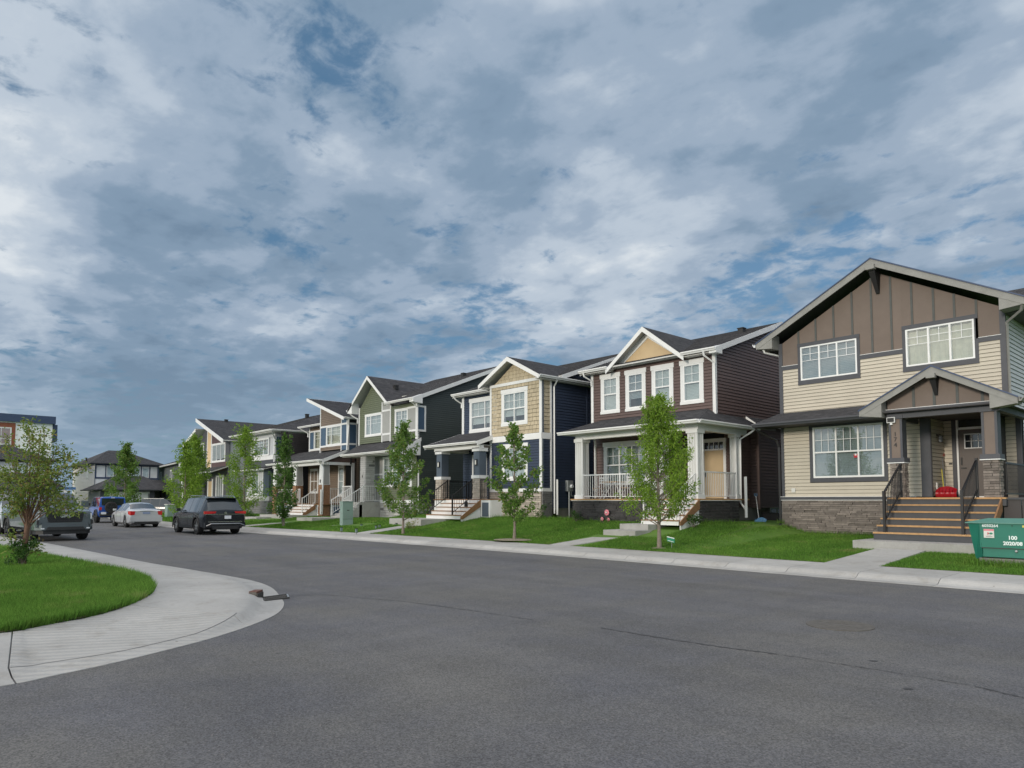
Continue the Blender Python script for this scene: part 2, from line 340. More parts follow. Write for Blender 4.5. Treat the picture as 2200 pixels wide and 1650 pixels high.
# ---------------------------------------------------------------- mesh builder
class MB:
    def __init__(s): s.v = []; s.f = []; s.uv = None
    def add(s, vs, fs):
        o = len(s.v); s.v += [tuple(p) for p in vs]; s.f += [tuple(i+o for i in f) for f in fs]; return s
    def hexa(s, p):      # 4 bottom (ccw) + 4 top
        return s.add(p, [(0, 3, 2, 1), (4, 5, 6, 7), (0, 1, 5, 4), (1, 2, 6, 5), (2, 3, 7, 6), (3, 0, 4, 7)])
    def box(s, x0, x1, y0, y1, z0, z1):
        if x0 > x1: x0, x1 = x1, x0
        if y0 > y1: y0, y1 = y1, y0
        return s.hexa([(x0, y0, z0), (x1, y0, z0), (x1, y1, z0), (x0, y1, z0), (x0, y0, z1), (x1, y0, z1), (x1, y1, z1), (x0, y1, z1)])
    def pbox(s, P, u0, u1, z0, z1, n0, n1):
        return s.hexa([P(u0, z0, n1), P(u1, z0, n1), P(u1, z0, n0), P(u0, z0, n0), P(u0, z1, n1), P(u1, z1, n1), P(u1, z1, n0), P(u0, z1, n0)])
    def prism(s, a, b):  # two matching rings
        n = len(a); return s.add(list(a)+list(b), [tuple(range(n))[::-1], tuple(range(n, 2*n))]+[(i, (i+1) % n, n+(i+1) % n, n+i) for i in range(n)])
    def ppoly(s, P, pts, n0, n1): return s.prism([P(u, z, n0) for u, z in pts], [P(u, z, n1) for u, z in pts])
    def beam(s, p0, p1, s0, s1, t0, t1):
        p0 = Vector(p0); p1 = Vector(p1); d = p1-p0; sd_ = Vector((d.y, -d.x, 0)).normalized(); Z = Vector((0, 0, 1))
        q = lambda p, a, b: p+sd_*a+Z*b
        return s.hexa([q(p0, s0, t0), q(p0, s1, t0), q(p1, s1, t0), q(p1, s0, t0), q(p0, s0, t1), q(p0, s1, t1), q(p1, s1, t1), q(p1, s0, t1)])
    def tube(s, pts, r, n=6, cap=True):
        pts = [Vector(p) for p in pts]; rr = r if isinstance(r, (list, tuple)) else [r]*len(pts)
        rings = []; ref = None
        for i, p in enumerate(pts):
            d = (pts[min(i+1, len(pts)-1)]-pts[max(i-1, 0)]).normalized()
            if ref is None: ref = Vector((0, 0, 1)) if abs(d.z) < .9 else Vector((1, 0, 0))
            a = d.cross(ref).normalized(); b = d.cross(a).normalized(); ref = a.cross(d) if a.cross(d).length > .1 else ref
            rings.append([p+(a*math.cos(2*PI*j/n)+b*math.sin(2*PI*j/n))*rr[i] for j in range(n)])
        vs = [q for rg in rings for q in rg]; fs = []
        for i in range(len(pts)-1):
            for j in range(n): fs.append((i*n+j, i*n+(j+1) % n, (i+1)*n+(j+1) % n, (i+1)*n+j))
        if cap: fs += [tuple(range(n))[::-1], tuple(range((len(pts)-1)*n, len(pts)*n))]
        return s.add(vs, fs)
    def lathe(s, prof, c, axis='Z', n=20, cap=True):
        vs = []; fs = []
        for r_, h in prof:
            for j in range(n):
                a = 2*PI*j/n; x, y = r_*math.cos(a), r_*math.sin(a)
                vs.append({'Z': (c[0]+x, c[1]+y, c[2]+h), 'Y': (c[0]+x, c[1]+h, c[2]+y), 'X': (c[0]+h, c[1]+x, c[2]+y)}[axis])
        for i in range(len(prof)-1):
            for j in range(n): fs.append((i*n+j, i*n+(j+1) % n, (i+1)*n+(j+1) % n, (i+1)*n+j))
        if cap: fs += [tuple(range(n))[::-1], tuple(range((len(prof)-1)*n, len(prof)*n))]
        return s.add(vs, fs)
    def ball(s, c, r, n=8, sx=1, sy=1, sz=1):
        prof = [(max(r*math.sin(PI*i/n), 1e-4), -r*math.cos(PI*i/n)) for i in range(n+1)]
        o = len(s.v); s.lathe(prof, (0, 0, 0), 'Z', n*2)
        for i in range(o, len(s.v)): x, y, z = s.v[i]; s.v[i] = (c[0]+x*sx, c[1]+y*sy, c[2]+z*sz)
        return s
ROOT_OFF = {}
def root_off(p):
    while p.parent: p = p.parent
    return ROOT_OFF.get(p.name, Vector((0, 0, 0)))
def mesh_of(name, mb, off=Vector((0, 0, 0))):
    me = bpy.data.meshes.new(name)
    me.from_pydata([(x-off.x, y-off.y, z-off.z) for x, y, z in mb.v], [], mb.f)
    if mb.uv:
        ul = me.uv_layers.new(name='UVMap'); flat = [c for f in mb.uv for p in f for c in p]; ul.data.foreach_set('uv', flat)
    return me
def obj(name, mb, m, parent=None, loc=None, scale=None, rot=None, kind=None, smooth=False):
    off = root_off(parent) if parent else Vector((0, 0, 0))
    if isinstance(mb, MB):
        me = mesh_of(name, mb, off if loc is None else Vector((0, 0, 0)))
        me.materials.append(MT[m] if isinstance(m, str) else m)
        if smooth:
            for p in me.polygons: p.use_smooth = True
            try: me.set_sharp_from_angle(angle=R(smooth if smooth is not True else 38))
            except Exception: pass
    else: me = mb
    o = bpy.data.objects.new(name, me); C.objects.link(o)
    if loc is not None: o.location = Vector(loc)-off
    if scale: o.scale = scale
    if rot: o.rotation_euler = rot
    if parent: o.parent = parent
    if kind: o['kind'] = kind
    return o
def tag(o, label=None, cat=None, group=None, kind=None):
    if label: o['label'] = label
    if cat: o['category'] = cat
    if group: o['group'] = group
    if kind: o['kind'] = kind
    return o
def thing(name, label, cat, loc, rz=0, group=None, world=True):
    o = bpy.data.objects.new(name, None); C.objects.link(o); o.location = loc; o.rotation_euler = (0, 0, rz); o.empty_display_size = .2
    tag(o, label, cat, group)
    ROOT_OFF[o.name] = Vector(loc) if world else Vector((0, 0, 0))
    return o
def unit_cube(name, m, bevel=0.0, jit=0.0, seed=0):
    rnd = random.Random(seed); mb = MB()
    if bevel:
        b = bevel; vs = []
        mb.box(-.5, .5, -.5, .5, -.5, .5)
        mb.v = [(x*(1+rnd.uniform(-jit, jit)), y*(1+rnd.uniform(-jit, jit)), z*(1+rnd.uniform(-jit, jit))) for x, y, z in mb.v]
    else: mb.box(-.5, .5, -.5, .5, -.5, .5)
    me = mesh_of(name, mb); me.materials.append(MT[m]); return me
def text_mesh(name, body, size, m, ext=.002, bold=0.0, spacing=1.0):
    cu = bpy.data.curves.new(name, 'FONT'); cu.body = body; cu.size = size; cu.extrude = ext; cu.align_x = 'CENTER'; cu.align_y = 'CENTER'; cu.resolution_u = 3; cu.offset = bold; cu.space_character = spacing
    tmp = bpy.data.objects.new('tmp', cu); C.objects.link(tmp)
    dg = bpy.context.evaluated_depsgraph_get(); me = bpy.data.meshes.new_from_object(tmp.evaluated_get(dg)); me.name = name
    bpy.data.objects.remove(tmp); bpy.data.curves.remove(cu)
    me.materials.clear(); me.materials.append(MT[m]); return me
def tris_obj(name, verts, faces_n, m, tone=None, parent=None, kind='stuff', fsize=3):
    off = root_off(parent) if parent else Vector((0, 0, 0))
    verts = np.asarray(verts, dtype=np.float32)-np.array(off, dtype=np.float32)
    nv = len(verts); nf = nv//fsize if faces_n is None else faces_n
    me = bpy.data.meshes.new(name); me.vertices.add(nv); me.vertices.foreach_set('co', verts.ravel())
    me.loops.add(nf*fsize); me.loops.foreach_set('vertex_index', np.arange(nf*fsize, dtype=np.int32))
    me.polygons.add(nf); me.polygons.foreach_set('loop_start', np.arange(0, nf*fsize, fsize, dtype=np.int32))
    try: me.polygons.foreach_set('loop_total', np.full(nf, fsize, dtype=np.int32))
    except Exception: pass
    if tone is not None:
        a = me.attributes.new('tone', 'FLOAT', 'POINT'); a.data.foreach_set('value', np.repeat(np.asarray(tone, dtype=np.float32), fsize))
    me.update(calc_edges=True); me.validate()
    me.materials.append(MT[m]); o = bpy.data.objects.new(name, me); C.objects.link(o)
    if parent: o.parent = parent
    if kind: o['kind'] = kind
    return o
# ================================================================ GROUND
def edge_y(x): return float(np.interp(-x, [-14, 15, 22.4, 28, 33.5, 38.5, 44, 52, 60, 78], [14.60, 14.60, 14.38, 14.10, 13.65, 13.22, 12.78, 12.75, 13.4, 16.5]))
WALK = 1.95
def lawn_z(x, y):
    b = edge_y(x)+WALK; t = max(0.0, y-b)
    rise = float(np.interp(-x, [-10, 11.2, 12.4, 31, 33, 80], [.055, .055, .125, .125, .075, .07]))
    prof = rise*min(t, 5.6)
    if 12.0 < -x < 32: prof = .68*(min(t, 5.2)/5.2)**1.25
    return .14+prof
mb = MB()
xs = [-1500, -300, -95, -60, -30, 0, 40, 300, 1500]
mb.add([(-2500, -2500, -.06), (2500, -2500, -.06), (2500, 2500, -.06), (-2500, 2500, -.06)], [(0, 1, 2, 3)])
tag(obj('ground', mb, 'turf'), kind='structure')
mb = MB(); vs = []
far = [(14, -40), (14, edge_y(14)+.02)]+[(x, edge_y(x)+.04) for x in np.arange(12, -78, -2.0)]+[(-80, 17), (-80, -60), (-20, -60)]
mb.add([(x, y, 0.0) for x, y in far], [tuple(range(len(far)))[::-1]])
tag(obj('road', mb, 'asphalt'), kind='structure')
road = bpy.data.objects['road']
# sealed seams on the asphalt
def seam(pts, w, name):
    m_ = MB(); L = []; Rr = []
    pp = []
    for i in range(len(pts)-1):
        for t in np.linspace(0, 1, 22, endpoint=False): pp.append((pts[i][0]+(pts[i+1][0]-pts[i][0])*t, pts[i][1]+(pts[i+1][1]-pts[i][1])*t))
    for i, (x, y) in enumerate(pp):
        d = Vector((pp[min(i+1, len(pp)-1)][0]-pp[max(i-1, 0)][0], pp[min(i+1, len(pp)-1)][1]-pp[max(i-1, 0)][1])).normalized()
        ww = w*random.choice([.25, .5, .7, 1, 1.2, .35]); j = random.uniform(-.012, .012)
        L.append((x-d.y*(ww+j), y+d.x*(ww+j), .004)); Rr.append((x+d.y*(ww-j), y-d.x*(ww-j), .004))
    n = len(L); m_.add(L+Rr, [(i, i+1, n+i+1, n+i) for i in range(n-1)])
    return obj(name, m_, 'seam', road)
mk('seam', (.052, .052, .056), .7, .25, 6)
def gz(px, py, z=0.0):
    a = (px-1100)/1500; b = -(py-825-158.3)/1500; d = fw+rt*a+up*b; t = (z-1.6)/d.z
    return (d.x*t, d.y*t)
# seams as surveyed: one runs from the drain along the crown of the road, one towards the far kerb
seam([gz(*p) for p in ((624, 1281), (700, 1278), (863, 1292), (1000, 1310), (1157, 1334))], .010, 'road_seam')
seam([gz(*p) for p in ((1290, 1349), (1427, 1372), (1545, 1390), (1680, 1407))], .022, 'road_seam')
seam([gz(*p) for p in ((1680, 1407), (1930, 1447), (2092, 1474))], .008, 'road_seam')
seam([gz(*p) for p in ((2092, 1474), (2200, 1500), (2330, 1530))], .020, 'road_seam')
seam([gz(*p) for p in ((624, 1281), (800, 1262), (1000, 1240), (1195, 1223))], .007, 'road_seam')
for (a_, b_) in (((1110, 1223), (1132, 1225)), ((275, 1176), (300, 1175)), ((310, 1180), (340, 1179)), ((370, 1186), (410, 1187)), ((420, 1194), (450, 1194)), ((480, 1196), (495, 1196)), ((1865, 1420), (1885, 1421)), ((1940, 1480), (1962, 1481))):
    seam([gz(*a_), gz(*b_)], .035, 'road_scar')

# pavement on the house side: gutter, rolled kerb and walk poured as one, cut into slabs
pav = obj('pavement', MB().add([(9, edge_y(9), -.02), (9, edge_y(9)+WALK, -.02)]+[(x, edge_y(x)+WALK, -.02) for x in (-20, -40, -60, -78)]+[(x, edge_y(x), -.02) for x in (-78, -60, -40, -20)], [tuple(range(10))]), 'concrete'); tag(pav, kind='structure')
prof = [(0, -.03), (0, .008), (.28, .012), (.36, .035), (.44, .085), (.52, .112), (.60, .118), (WALK, .140), (WALK, -.03)]
x = 9.0; i = 0
while x > -76:
    L = 1.5; x1 = x-L+.012
    a = [(x, edge_y(x)+o_, z_) for o_, z_ in prof]; b = [(x1, edge_y(x1)+o_, z_) for o_, z_ in prof]
    obj('slab', MB().prism(a, b), 'concrete', pav)
    x -= L
# front walks
def strip_walk(name, pts, zf, label=None, step=1.3):
    # pts: (x_left,x_right,y,z)
    root = obj(name, MB().add([(pts[0][0]+.05, pts[0][2]+.05, pts[0][3]-.12), (pts[0][1]-.05, pts[0][2]+.05, pts[0][3]-.12), (pts[-1][1]-.05, pts[-1][2]-.05, pts[-1][3]-.12), (pts[-1][0]+.05, pts[-1][2]-.05, pts[-1][3]-.12)], [(0, 1, 2, 3)]), 'concrete')
    tag(root, kind='structure')
    (a0, a1, ya, za), (b0, b1, yb, zb) = pts[0], pts[-1]
    n = max(1, round((yb-ya)/step))
    for i in range(n):
        t0 = i/n; t1 = (i+1)/n-.010/(yb-ya)
        f = lambda t: (a0+(b0-a0)*t, a1+(b1-a1)*t, ya+(yb-ya)*t, za+(zb-za)*t)
        p, q = f(t0), f(t1)
        obj('slab', MB().hexa([(p[0], p[2], p[3]-.1), (p[1], p[2], p[3]-.1), (q[1], q[2], q[3]-.1), (q[0], q[2], q[3]-.1), (p[0], p[2], p[3]), (p[1], p[2], p[3]), (q[1], q[2], q[3]), (q[0], q[2], q[3])]), 'concrete', root)
    return root
def kerb_slab(x0, x1, y0, y1, z0, z1, root=None):
    return obj('step_slab', MB().box(x0, x1, y0, y1, z0, z1), 'concrete', root)
w1 = strip_walk('front_walk', [(-7.35, -6.12, edge_y(-7)+WALK+.012, .142), (-7.30, -6.15, 19.62, .34)], 0)
kerb_slab(-7.95, -4.9, 19.66, 21.0, .2, .52, w1)
w2 = strip_walk('front_walk', [(-16.45, -15.55, edge_y(-16)+WALK+.012, .142), (-16.2, -15.15, 18.9, .37)], 0)
kerb_slab(-16.15, -14.75, 18.92, 19.82, .3, .57, w2); kerb_slab(-16.15, -14.9, 19.83, 21.0, .4, .76, w2)
w3 = strip_walk('front_walk', [(-28.25, -27.25, edge_y(-28)+WALK+.012, .142), (-28.2, -27.2, 18.6, .42)], 0)
kerb_slab(-29.6, -26.9, 18.62, 20.3, .35, .72, w3)
w4 = strip_walk('front_walk', [(-40.2, -39.2, edge_y(-40)+WALK+.012, .142), (-39.6, -38.5, 18.6, .38)], 0)
kerb_slab(-39.9, -37.9, 18.62, 20.5, .3, .58, w4)
w5 = strip_walk('front_walk', [(-46.6, -45.4, edge_y(-46)+WALK+.012, .142), (-46.3, -45.1, 18.0, .38)], 0)
kerb_slab(-46.4, -44.5, 18.02, 19.0, .3, .52, w5); kerb_slab(-46.4, -42.6, 19.02, 20.6, .3, .66, w5)

# lawn surface on the house side
X = np.concatenate([np.arange(9, -52, -1.0), np.arange(-52, -97, -3.0)]); vs = []; fs = []
offs = [0, .05, .6, 1.2, 2, 3, 4, 5, 6, 8, 12, 25, 60]
for x in X:
    for j, o_ in enumerate(offs):
        y = edge_y(x)+WALK+.015+o_; vs.append((x, y, (lawn_z(x, y) if j else .06)-(.012 if j else 0)))
n = len(offs)
for i in range(len(X)-1):
    for j in range(n-1): fs.append((i*n+j, (i+1)*n+j, (i+1)*n+j+1, i*n+j+1))
tag(obj('lawn', MB().add(vs, fs), 'turf'), kind='structure')

# near left corner: gutter, kerb, walk, grass island
E_ = [(-5.9, -14), (-6.9, -4), (-7.42, -.5), (-7.49, .83), (-7.62, 1.25), (-7.80, 1.75), (-8.05, 2.25), (-8.42, 2.90), (-8.97, 3.60), (-9.61, 4.21), (-10.37, 4.66), (-11.14, 4.95), (-12.46, 5.37), (-13.58, 5.55), (-14.75, 5.55), (-16.86, 5.40), (-20.13, 5.15), (-26.5, 4.90), (-32.0, 4.62), (-36.3, 4.20), (-44, 3.3), (-52, 1.2), (-58, -3)]
K_ = [(-6.9, -14), (-7.75, -4), (-7.98, -.5), (-7.98, .83), (-8.08, 1.25), (-8.17, 1.85), (-8.42, 2.40), (-8.80, 3.00), (-9.35, 3.52), (-10.1, 3.98), (-10.85, 4.30), (-11.57, 4.58), (-12.6, 4.86), (-13.6, 4.96), (-14.75, 4.97), (-16.8, 4.86), (-20.1, 4.60), (-26.5, 4.36), (-32.0, 4.08), (-36.2, 3.68), (-43.7, 2.8), (-51.6, .8), (-57.5, -3.3)]
G_ = [(-8.9, -14), (-9.35, -4), (-9.55, -.5), (-9.71, 1.06), (-9.85, 1.32), (-10.0, 1.55), (-10.26, 1.97), (-10.6, 2.33), (-11.05, 2.68), (-11.6, 3.0), (-12.2, 3.27), (-12.9, 3.48), (-13.7, 3.64), (-14.5, 3.76), (-15.7, 3.83), (-17.3, 3.76), (-20.2, 3.55), (-26.4, 3.10), (-31.9, 2.80), (-36.0, 2.4), (-43.2, 1.6), (-50.8, -.4), (-56.6, -4.2)]
def resample(P, n=6):
    out_ = []; 
    for i in range(len(P)-1):
        p0 = np.array(P[max(i-1, 0)]); p1 = np.array(P[i]); p2 = np.array(P[i+1]); p3 = np.array(P[min(i+2, len(P)-1)])
        for t in np.linspace(0, 1, n, endpoint=False):
            out_.append(.5*((2*p1)+(-p0+p2)*t+(2*p0-5*p1+4*p2-p3)*t*t+(-p0+3*p1-3*p2+p3)*t**3))
    out_.append(np.array(P[-1])); return out_
Er, Kr, Gr = resample(E_), resample(K_), resample(G_)
lp = obj('corner_pavement', MB().add([(-8.2, -13, -.05), (-8.4, -13, -.05), (-9.6, .6, -.05), (-8, .6, -.05)], [(0, 1, 2, 3)]), 'concrete'); tag(lp, kind='structure')
def cs(i):
    e, k_, g_ = Er[i], Kr[i], Gr[i]; L = lambda a, b, t: a+(b-a)*t
    # flush ramp at the near corner: the kerb face sinks
    ramp = float(np.interp(i, [10, 22, 40, 52], [0, 1, 1, 0])); zt = .118*(1-.72*ramp); zg = .13*(1-.10*ramp)
    return [(*e, -.05), (*e, .006), (*L(e, k_, .52), .012), (*L(e, k_, .70), .03*(1-ramp)+.02), (*L(e, k_, .85), zt*.8), (*k_, zt), (*L(k_, g_, .12), zt+.003), (*L(k_, g_, .6), (zt+zg)/2), (*g_, zg), (*g_, -.05)]
cuts = [0, 6, 12, 19, 48, 66, 78, 90, 96, 102, 108, 114, 120, 126, len(Er)-1]
for a, b in zip(cuts[:-1], cuts[1:]):
    m_ = MB(); rows = [cs(i) for i in range(a, b+1)]
    if b < len(Er)-1:   # open joint
        rows[-1] = [tuple(np.array(p)+(np.array(q)-np.array(p))*min(.9, .014/max(.02, np.linalg.norm(np.array(p)-np.array(q))))) for p, q in zip(rows[-1], rows[-2])]
    n = len(rows[0]); vs = [p for r_ in rows for p in r_]
    fs = [(i*n+j, (i+1)*n+j, (i+1)*n+j+1, i*n+j+1) for i in range(len(rows)-1) for j in range(n-1)]+[tuple(range(n)), tuple(range((len(rows)-1)*n, len(rows)*n))[::-1]]
    m_.add(vs, fs); obj('slab', m_, 'concrete_grooved' if a == 19 else 'concrete', lp, smooth=25)
cr_m = MB(); L_, R_ = [], []
for i in range(19, 50):
    s_ = cs(i)[5]; q = cs(i)[6]; d = (Vector(q)-Vector(s_)).normalized()*.012; L_.append(tuple(Vector(s_)+Vector((0, 0, .003)))); R_.append(tuple(Vector(s_)+d+Vector((0, 0, .003))))
n_ = len(L_); obj('kerb_joint', MB().add(L_+R_, [(i, i+1, n_+i+1, n_+i) for i in range(n_-1)]), 'seam', lp)
# grass island
m_ = MB(); inner = [(-30, -14)]
pts = [(p[0], p[1]) for p in Gr]
poly = [(x-.01*0, y, .128) for x, y in pts]+[(-60, -14, .13)]
n = len(pts); cx = [(p[0]-1.2 if i < 60 else p[0], p[1]-1.2 if i >= 40 else p[1]) for i, p in enumerate(pts)]
m_.add([(x, y, -.02) for x, y in pts]+[(x, y, .125) for x, y in pts]+[(-60, -14, .13)], [tuple([n+i for i in range(n)]+[2*n])[::-1]]+[(i, i+1, n+i+1, n+i) for i in range(n-1)])
tag(obj('corner_lawn', m_, 'turf'), kind='structure')

# strip of bare soil where the turf meets the concrete
so = MB(); L_, R_ = [], []
for i in range(14, len(Gr)-40):
    g_ = Gr[i]; k2 = (np.array(Kr[i])-np.array(g_)); k2 = k2/np.linalg.norm(k2); a_ = random.uniform(.005, .045); L_.append((g_[0]+k2[0]*a_, g_[1]+k2[1]*a_, .136)); R_.append((g_[0]-k2[0]*.06, g_[1]-k2[1]*.06, .136))
n_ = len(L_); tag(obj('soil', so.add(L_+R_, [(i, i+1, n_+i+1, n_+i) for i in range(n_-1)]), 'soil'), kind='structure')
so = MB(); L_, R_ = [], []
for x_ in np.arange(5, -60, -.25):
    y_ = edge_y(x_)+WALK; hole = any(a < x_ < b and c_ == 0 for a, b, c_, d_ in ((-7.35, -6.12, 0, 1), (-16.45, -15.55, 0, 1), (-28.25, -27.2, 0, 1), (-40.2, -39.2, 0, 1), (-46.6, -45.4, 0, 1)))
    L_.append((x_, y_-(random.uniform(0, .03) if not hole else -.05), .1435)); R_.append((x_, y_+.05, .1435))
n_ = len(L_); tag(obj('soil', so.add(L_+R_, [(i, i+1, n_+i+1, n_+i) for i in range(n_-1)]), 'soil'), kind='structure')
# drain: iron hood in the kerb and grate in the gutter
hx, hy = gz(544, 1275, .12)
t = thing('storm_drain', 'rusty iron kerb drain with a slotted grate set in the concrete corner gutter', 'drain', (hx, hy, 0))
q4 = [Vector((*gz(*p, .02), 0)) for p in ((563, 1283), (618, 1276), (622, 1283.5), (566, 1291))]   # back left, back right, front right, front left
sxv = Vector((rt.x, rt.y, 0)); dpv = Vector((fw.x, fw.y, 0)).normalized(); hc = Vector((hx, hy, 0))
def ob(a0, a1, b0, b1, z0, z1):
    q = lambda a, b, z: hc+sxv*a+dpv*b+Vector((0, 0, z))
    return MB().hexa([q(a0, b0, z0), q(a1, b0, z0), q(a1, b1, z0), q(a0, b1, z0), q(a0, b0, z1), q(a1, b0, z1), q(a1, b1, z1), q(a0, b1, z1)])
obj('hood', ob(-.07, .06, 0, .26, .03, .150), 'rust_iron', t); obj('hood_plate', ob(-.062, .052, -.010, -.001, .07, .14), 'iron_brown', t)
obj('throat', ob(.061, .08, -.03, .24, .01, .12), 'iron', t)
def quad(u0, u1, v0, v1, z0, z1):
    f = lambda u, v, z: q4[0].lerp(q4[1], u).lerp(q4[3].lerp(q4[2], u), v)+Vector((0, 0, z))
    return MB().hexa([f(u0, v1, z0), f(u1, v1, z0), f(u1, v0, z0), f(u0, v0, z0), f(u0, v1, z1), f(u1, v1, z1), f(u1, v0, z1), f(u0, v0, z1)])
obj('frame_rail', quad(0, 1, 0, .09, .0, .026), 'iron', t); obj('frame_rail', quad(0, 1, .91, 1, .0, .026), 'iron', t); obj('frame_rail', quad(0, .06, .09, .91, .0, .0262), 'iron', t); obj('frame_rail', quad(.94, 1, .09, .91, .0, .0262), 'galvanised', t)
obj('pit', quad(.06, .94, .09, .91, .0, .014), 'dark_interior', t)
for k_ in range(14): obj('grate_bar', quad(.08+k_*.061, .10+k_*.061, .092, .908, .016, .022), 'iron_brown', t)
obj('grate_rib', quad(.061, .939, .46, .54, .0221, .0255), 'iron_brown', t)

# manhole
t = thing('manhole_cover', 'round rusty iron manhole cover set in the asphalt', 'manhole', (-3.9, 9.18, 0))
obj('rim', MB().lathe([(.37, 0), (.40, 0), (.40, .010), (.37, .010)], (-3.9, 9.18, 0), n=36), 'iron_brown', t)
obj('lid', MB().lathe([(.355, 0), (.352, .007)], (-3.9, 9.18, 0), n=36), 'iron_brown', t)
for rr_ in (.30, .22, .13): 
    m_ = MB(); m_.lathe([(rr_, .007), (rr_, .012), (rr_-.025, .012), (rr_-.025, .007)], (-3.9, 9.18, 0), n=32); m_.f = m_.f[:-2]; obj('ring', m_, 'iron_brown', t)

# ---------------------------------------------------------------- grass blades
def blades(name, sampler, dens_n, h, wd, m='grass', lean=1.0):
    P = sampler(dens_n); n = len(P)
    a = RNG.uniform(0, 2*PI, n); hh = h*RNG.uniform(.55, 1.25, n); ww = wd*RNG.uniform(.7, 1.3, n)
    tx, ty = np.cos(a), np.sin(a); b = RNG.uniform(0, 2*PI, n); lx, ly = np.cos(b)*hh*lean*RNG.uniform(.2, 1, n), np.sin(b)*hh*lean*RNG.uniform(.2, 1, n)
    V = np.zeros((n, 3, 3)); V[:, 0] = P; V[:, 1] = P; V[:, 2] = P
    V[:, 0, 0] -= tx*ww/2; V[:, 0, 1] -= ty*ww/2; V[:, 1, 0] += tx*ww/2; V[:, 1, 1] += ty*ww/2
    V[:, 2, 0] += lx; V[:, 2, 1] += ly; V[:, 2, 2] += hh; V[:, :2, 2] -= .015
    return tris_obj(name, V.reshape(-1, 3), n, m, tone=RNG.uniform(0, 1, n))
Gx = np.array([p[0] for p in Gr][15:]); Gy = np.array([p[1] for p in Gr][15:])
def inside_left(x, y):
    # grass edge as y limit for each x (x decreasing)
    yl = np.interp(-x, -Gx, Gy); return (x < -9.72) & (y < yl+.015)
def samp_left(x0, x1, y0):
    def f(n):
        x = RNG.uniform(x1, x0, n); y = RNG.uniform(y0, 3.95, n); k_ = inside_left(x, y)
        return np.stack([x[k_], y[k_], np.full(k_.sum(), .125)], 1)
    return f
tag(blades('grass', samp_left(-9.7, -17, -2.2), 330000, .075, .0075), kind='stuff')
tag(blades('grass', samp_left(-17, -27, -2.5), 150000, .08, .013), kind='stuff')
tag(blades('grass', samp_left(-27, -45, -2), 40000, .08, .025), kind='stuff')
# ragged tall fringe along the grass edge
def samp_fringe(n):
    i = RNG.uniform(18, len(Gr)-30, n); i0 = i.astype(int); t_ = i-i0
    Ga = np.array(Gr); p = Ga[i0]*(1-t_)[:, None]+Ga[np.minimum(i0+1, len(Gr)-1)]*t_[:, None]
    off = RNG.uniform(-.12, .02, n); p[:, 1] += off; p[:, 0] += off*.4*(i < 60)
    return np.stack([p[:, 0], p[:, 1], np.full(n, .125)], 1)
tag(blades('grass', samp_fringe, 9000, .12, .010, lean=.8), kind='stuff')
walks = [(-7.35, -6.12, 0, 19.7), (-7.97, -4.88, 19.6, 22), (-16.45, -15.13, 0, 18.95), (-16.17, -13.85, 18.9, 21.6), (-28.25, -27.2, 0, 18.7), (-29.6, -26.9, 18.6, 21.3), (-40.2, -38.5, 0, 18.7), (-39.9, -37.9, 18.6, 22), (-46.6, -45.1, 0, 18.1), (-46.4, -42.5, 18, 21), (-33.8, -30.6, 17.55, 18.65), (-4.5, -2.4, 17.85, 19.4)]
_ex = np.array([edge_y(x) for x in np.arange(12, -82, -.5)]); _lx = -np.arange(12, -82, -.5)
def samp_right(x0, x1, d0, d1):
    def f(n):
        x = RNG.uniform(x1, x0, n); t_ = RNG.uniform(d0, d1, n); y = np.interp(-x, _lx, _ex)+WALK+.02+t_
        k_ = np.ones(n, bool)
        for a, b, c, d in walks: k_ &= ~((x > a-.0) & (x < b+.0) & (y > c) & (y < d))
        z = np.array([lawn_z(xx, yy) for xx, yy in zip(x[k_], y[k_])])
        return np.stack([x[k_], y[k_], z-.012], 1)
    return f
tag(blades('grass', samp_right(0, -12, -.03, 7.8), 170000, .055, .014), kind='stuff')
tag(blades('grass', samp_right(-12, -25, -.03, 5.6), 130000, .055, .018), kind='stuff')
tag(blades('grass', samp_right(-25, -42, -.03, 7), 80000, .06, .03), kind='stuff')
tag(blades('grass', samp_right(-42, -75, -.03, 7), 40000, .08, .06), kind='stuff')
tag(blades('grass', samp_right(-12.6, -25.2, 5.0, 5.35), 2200, .16, .016, lean=.7), kind='stuff')
tag(blades('grass', samp_right(-7.9, -12.2, 7.1, 7.5), 1500, .15, .014, lean=.7), kind='stuff')
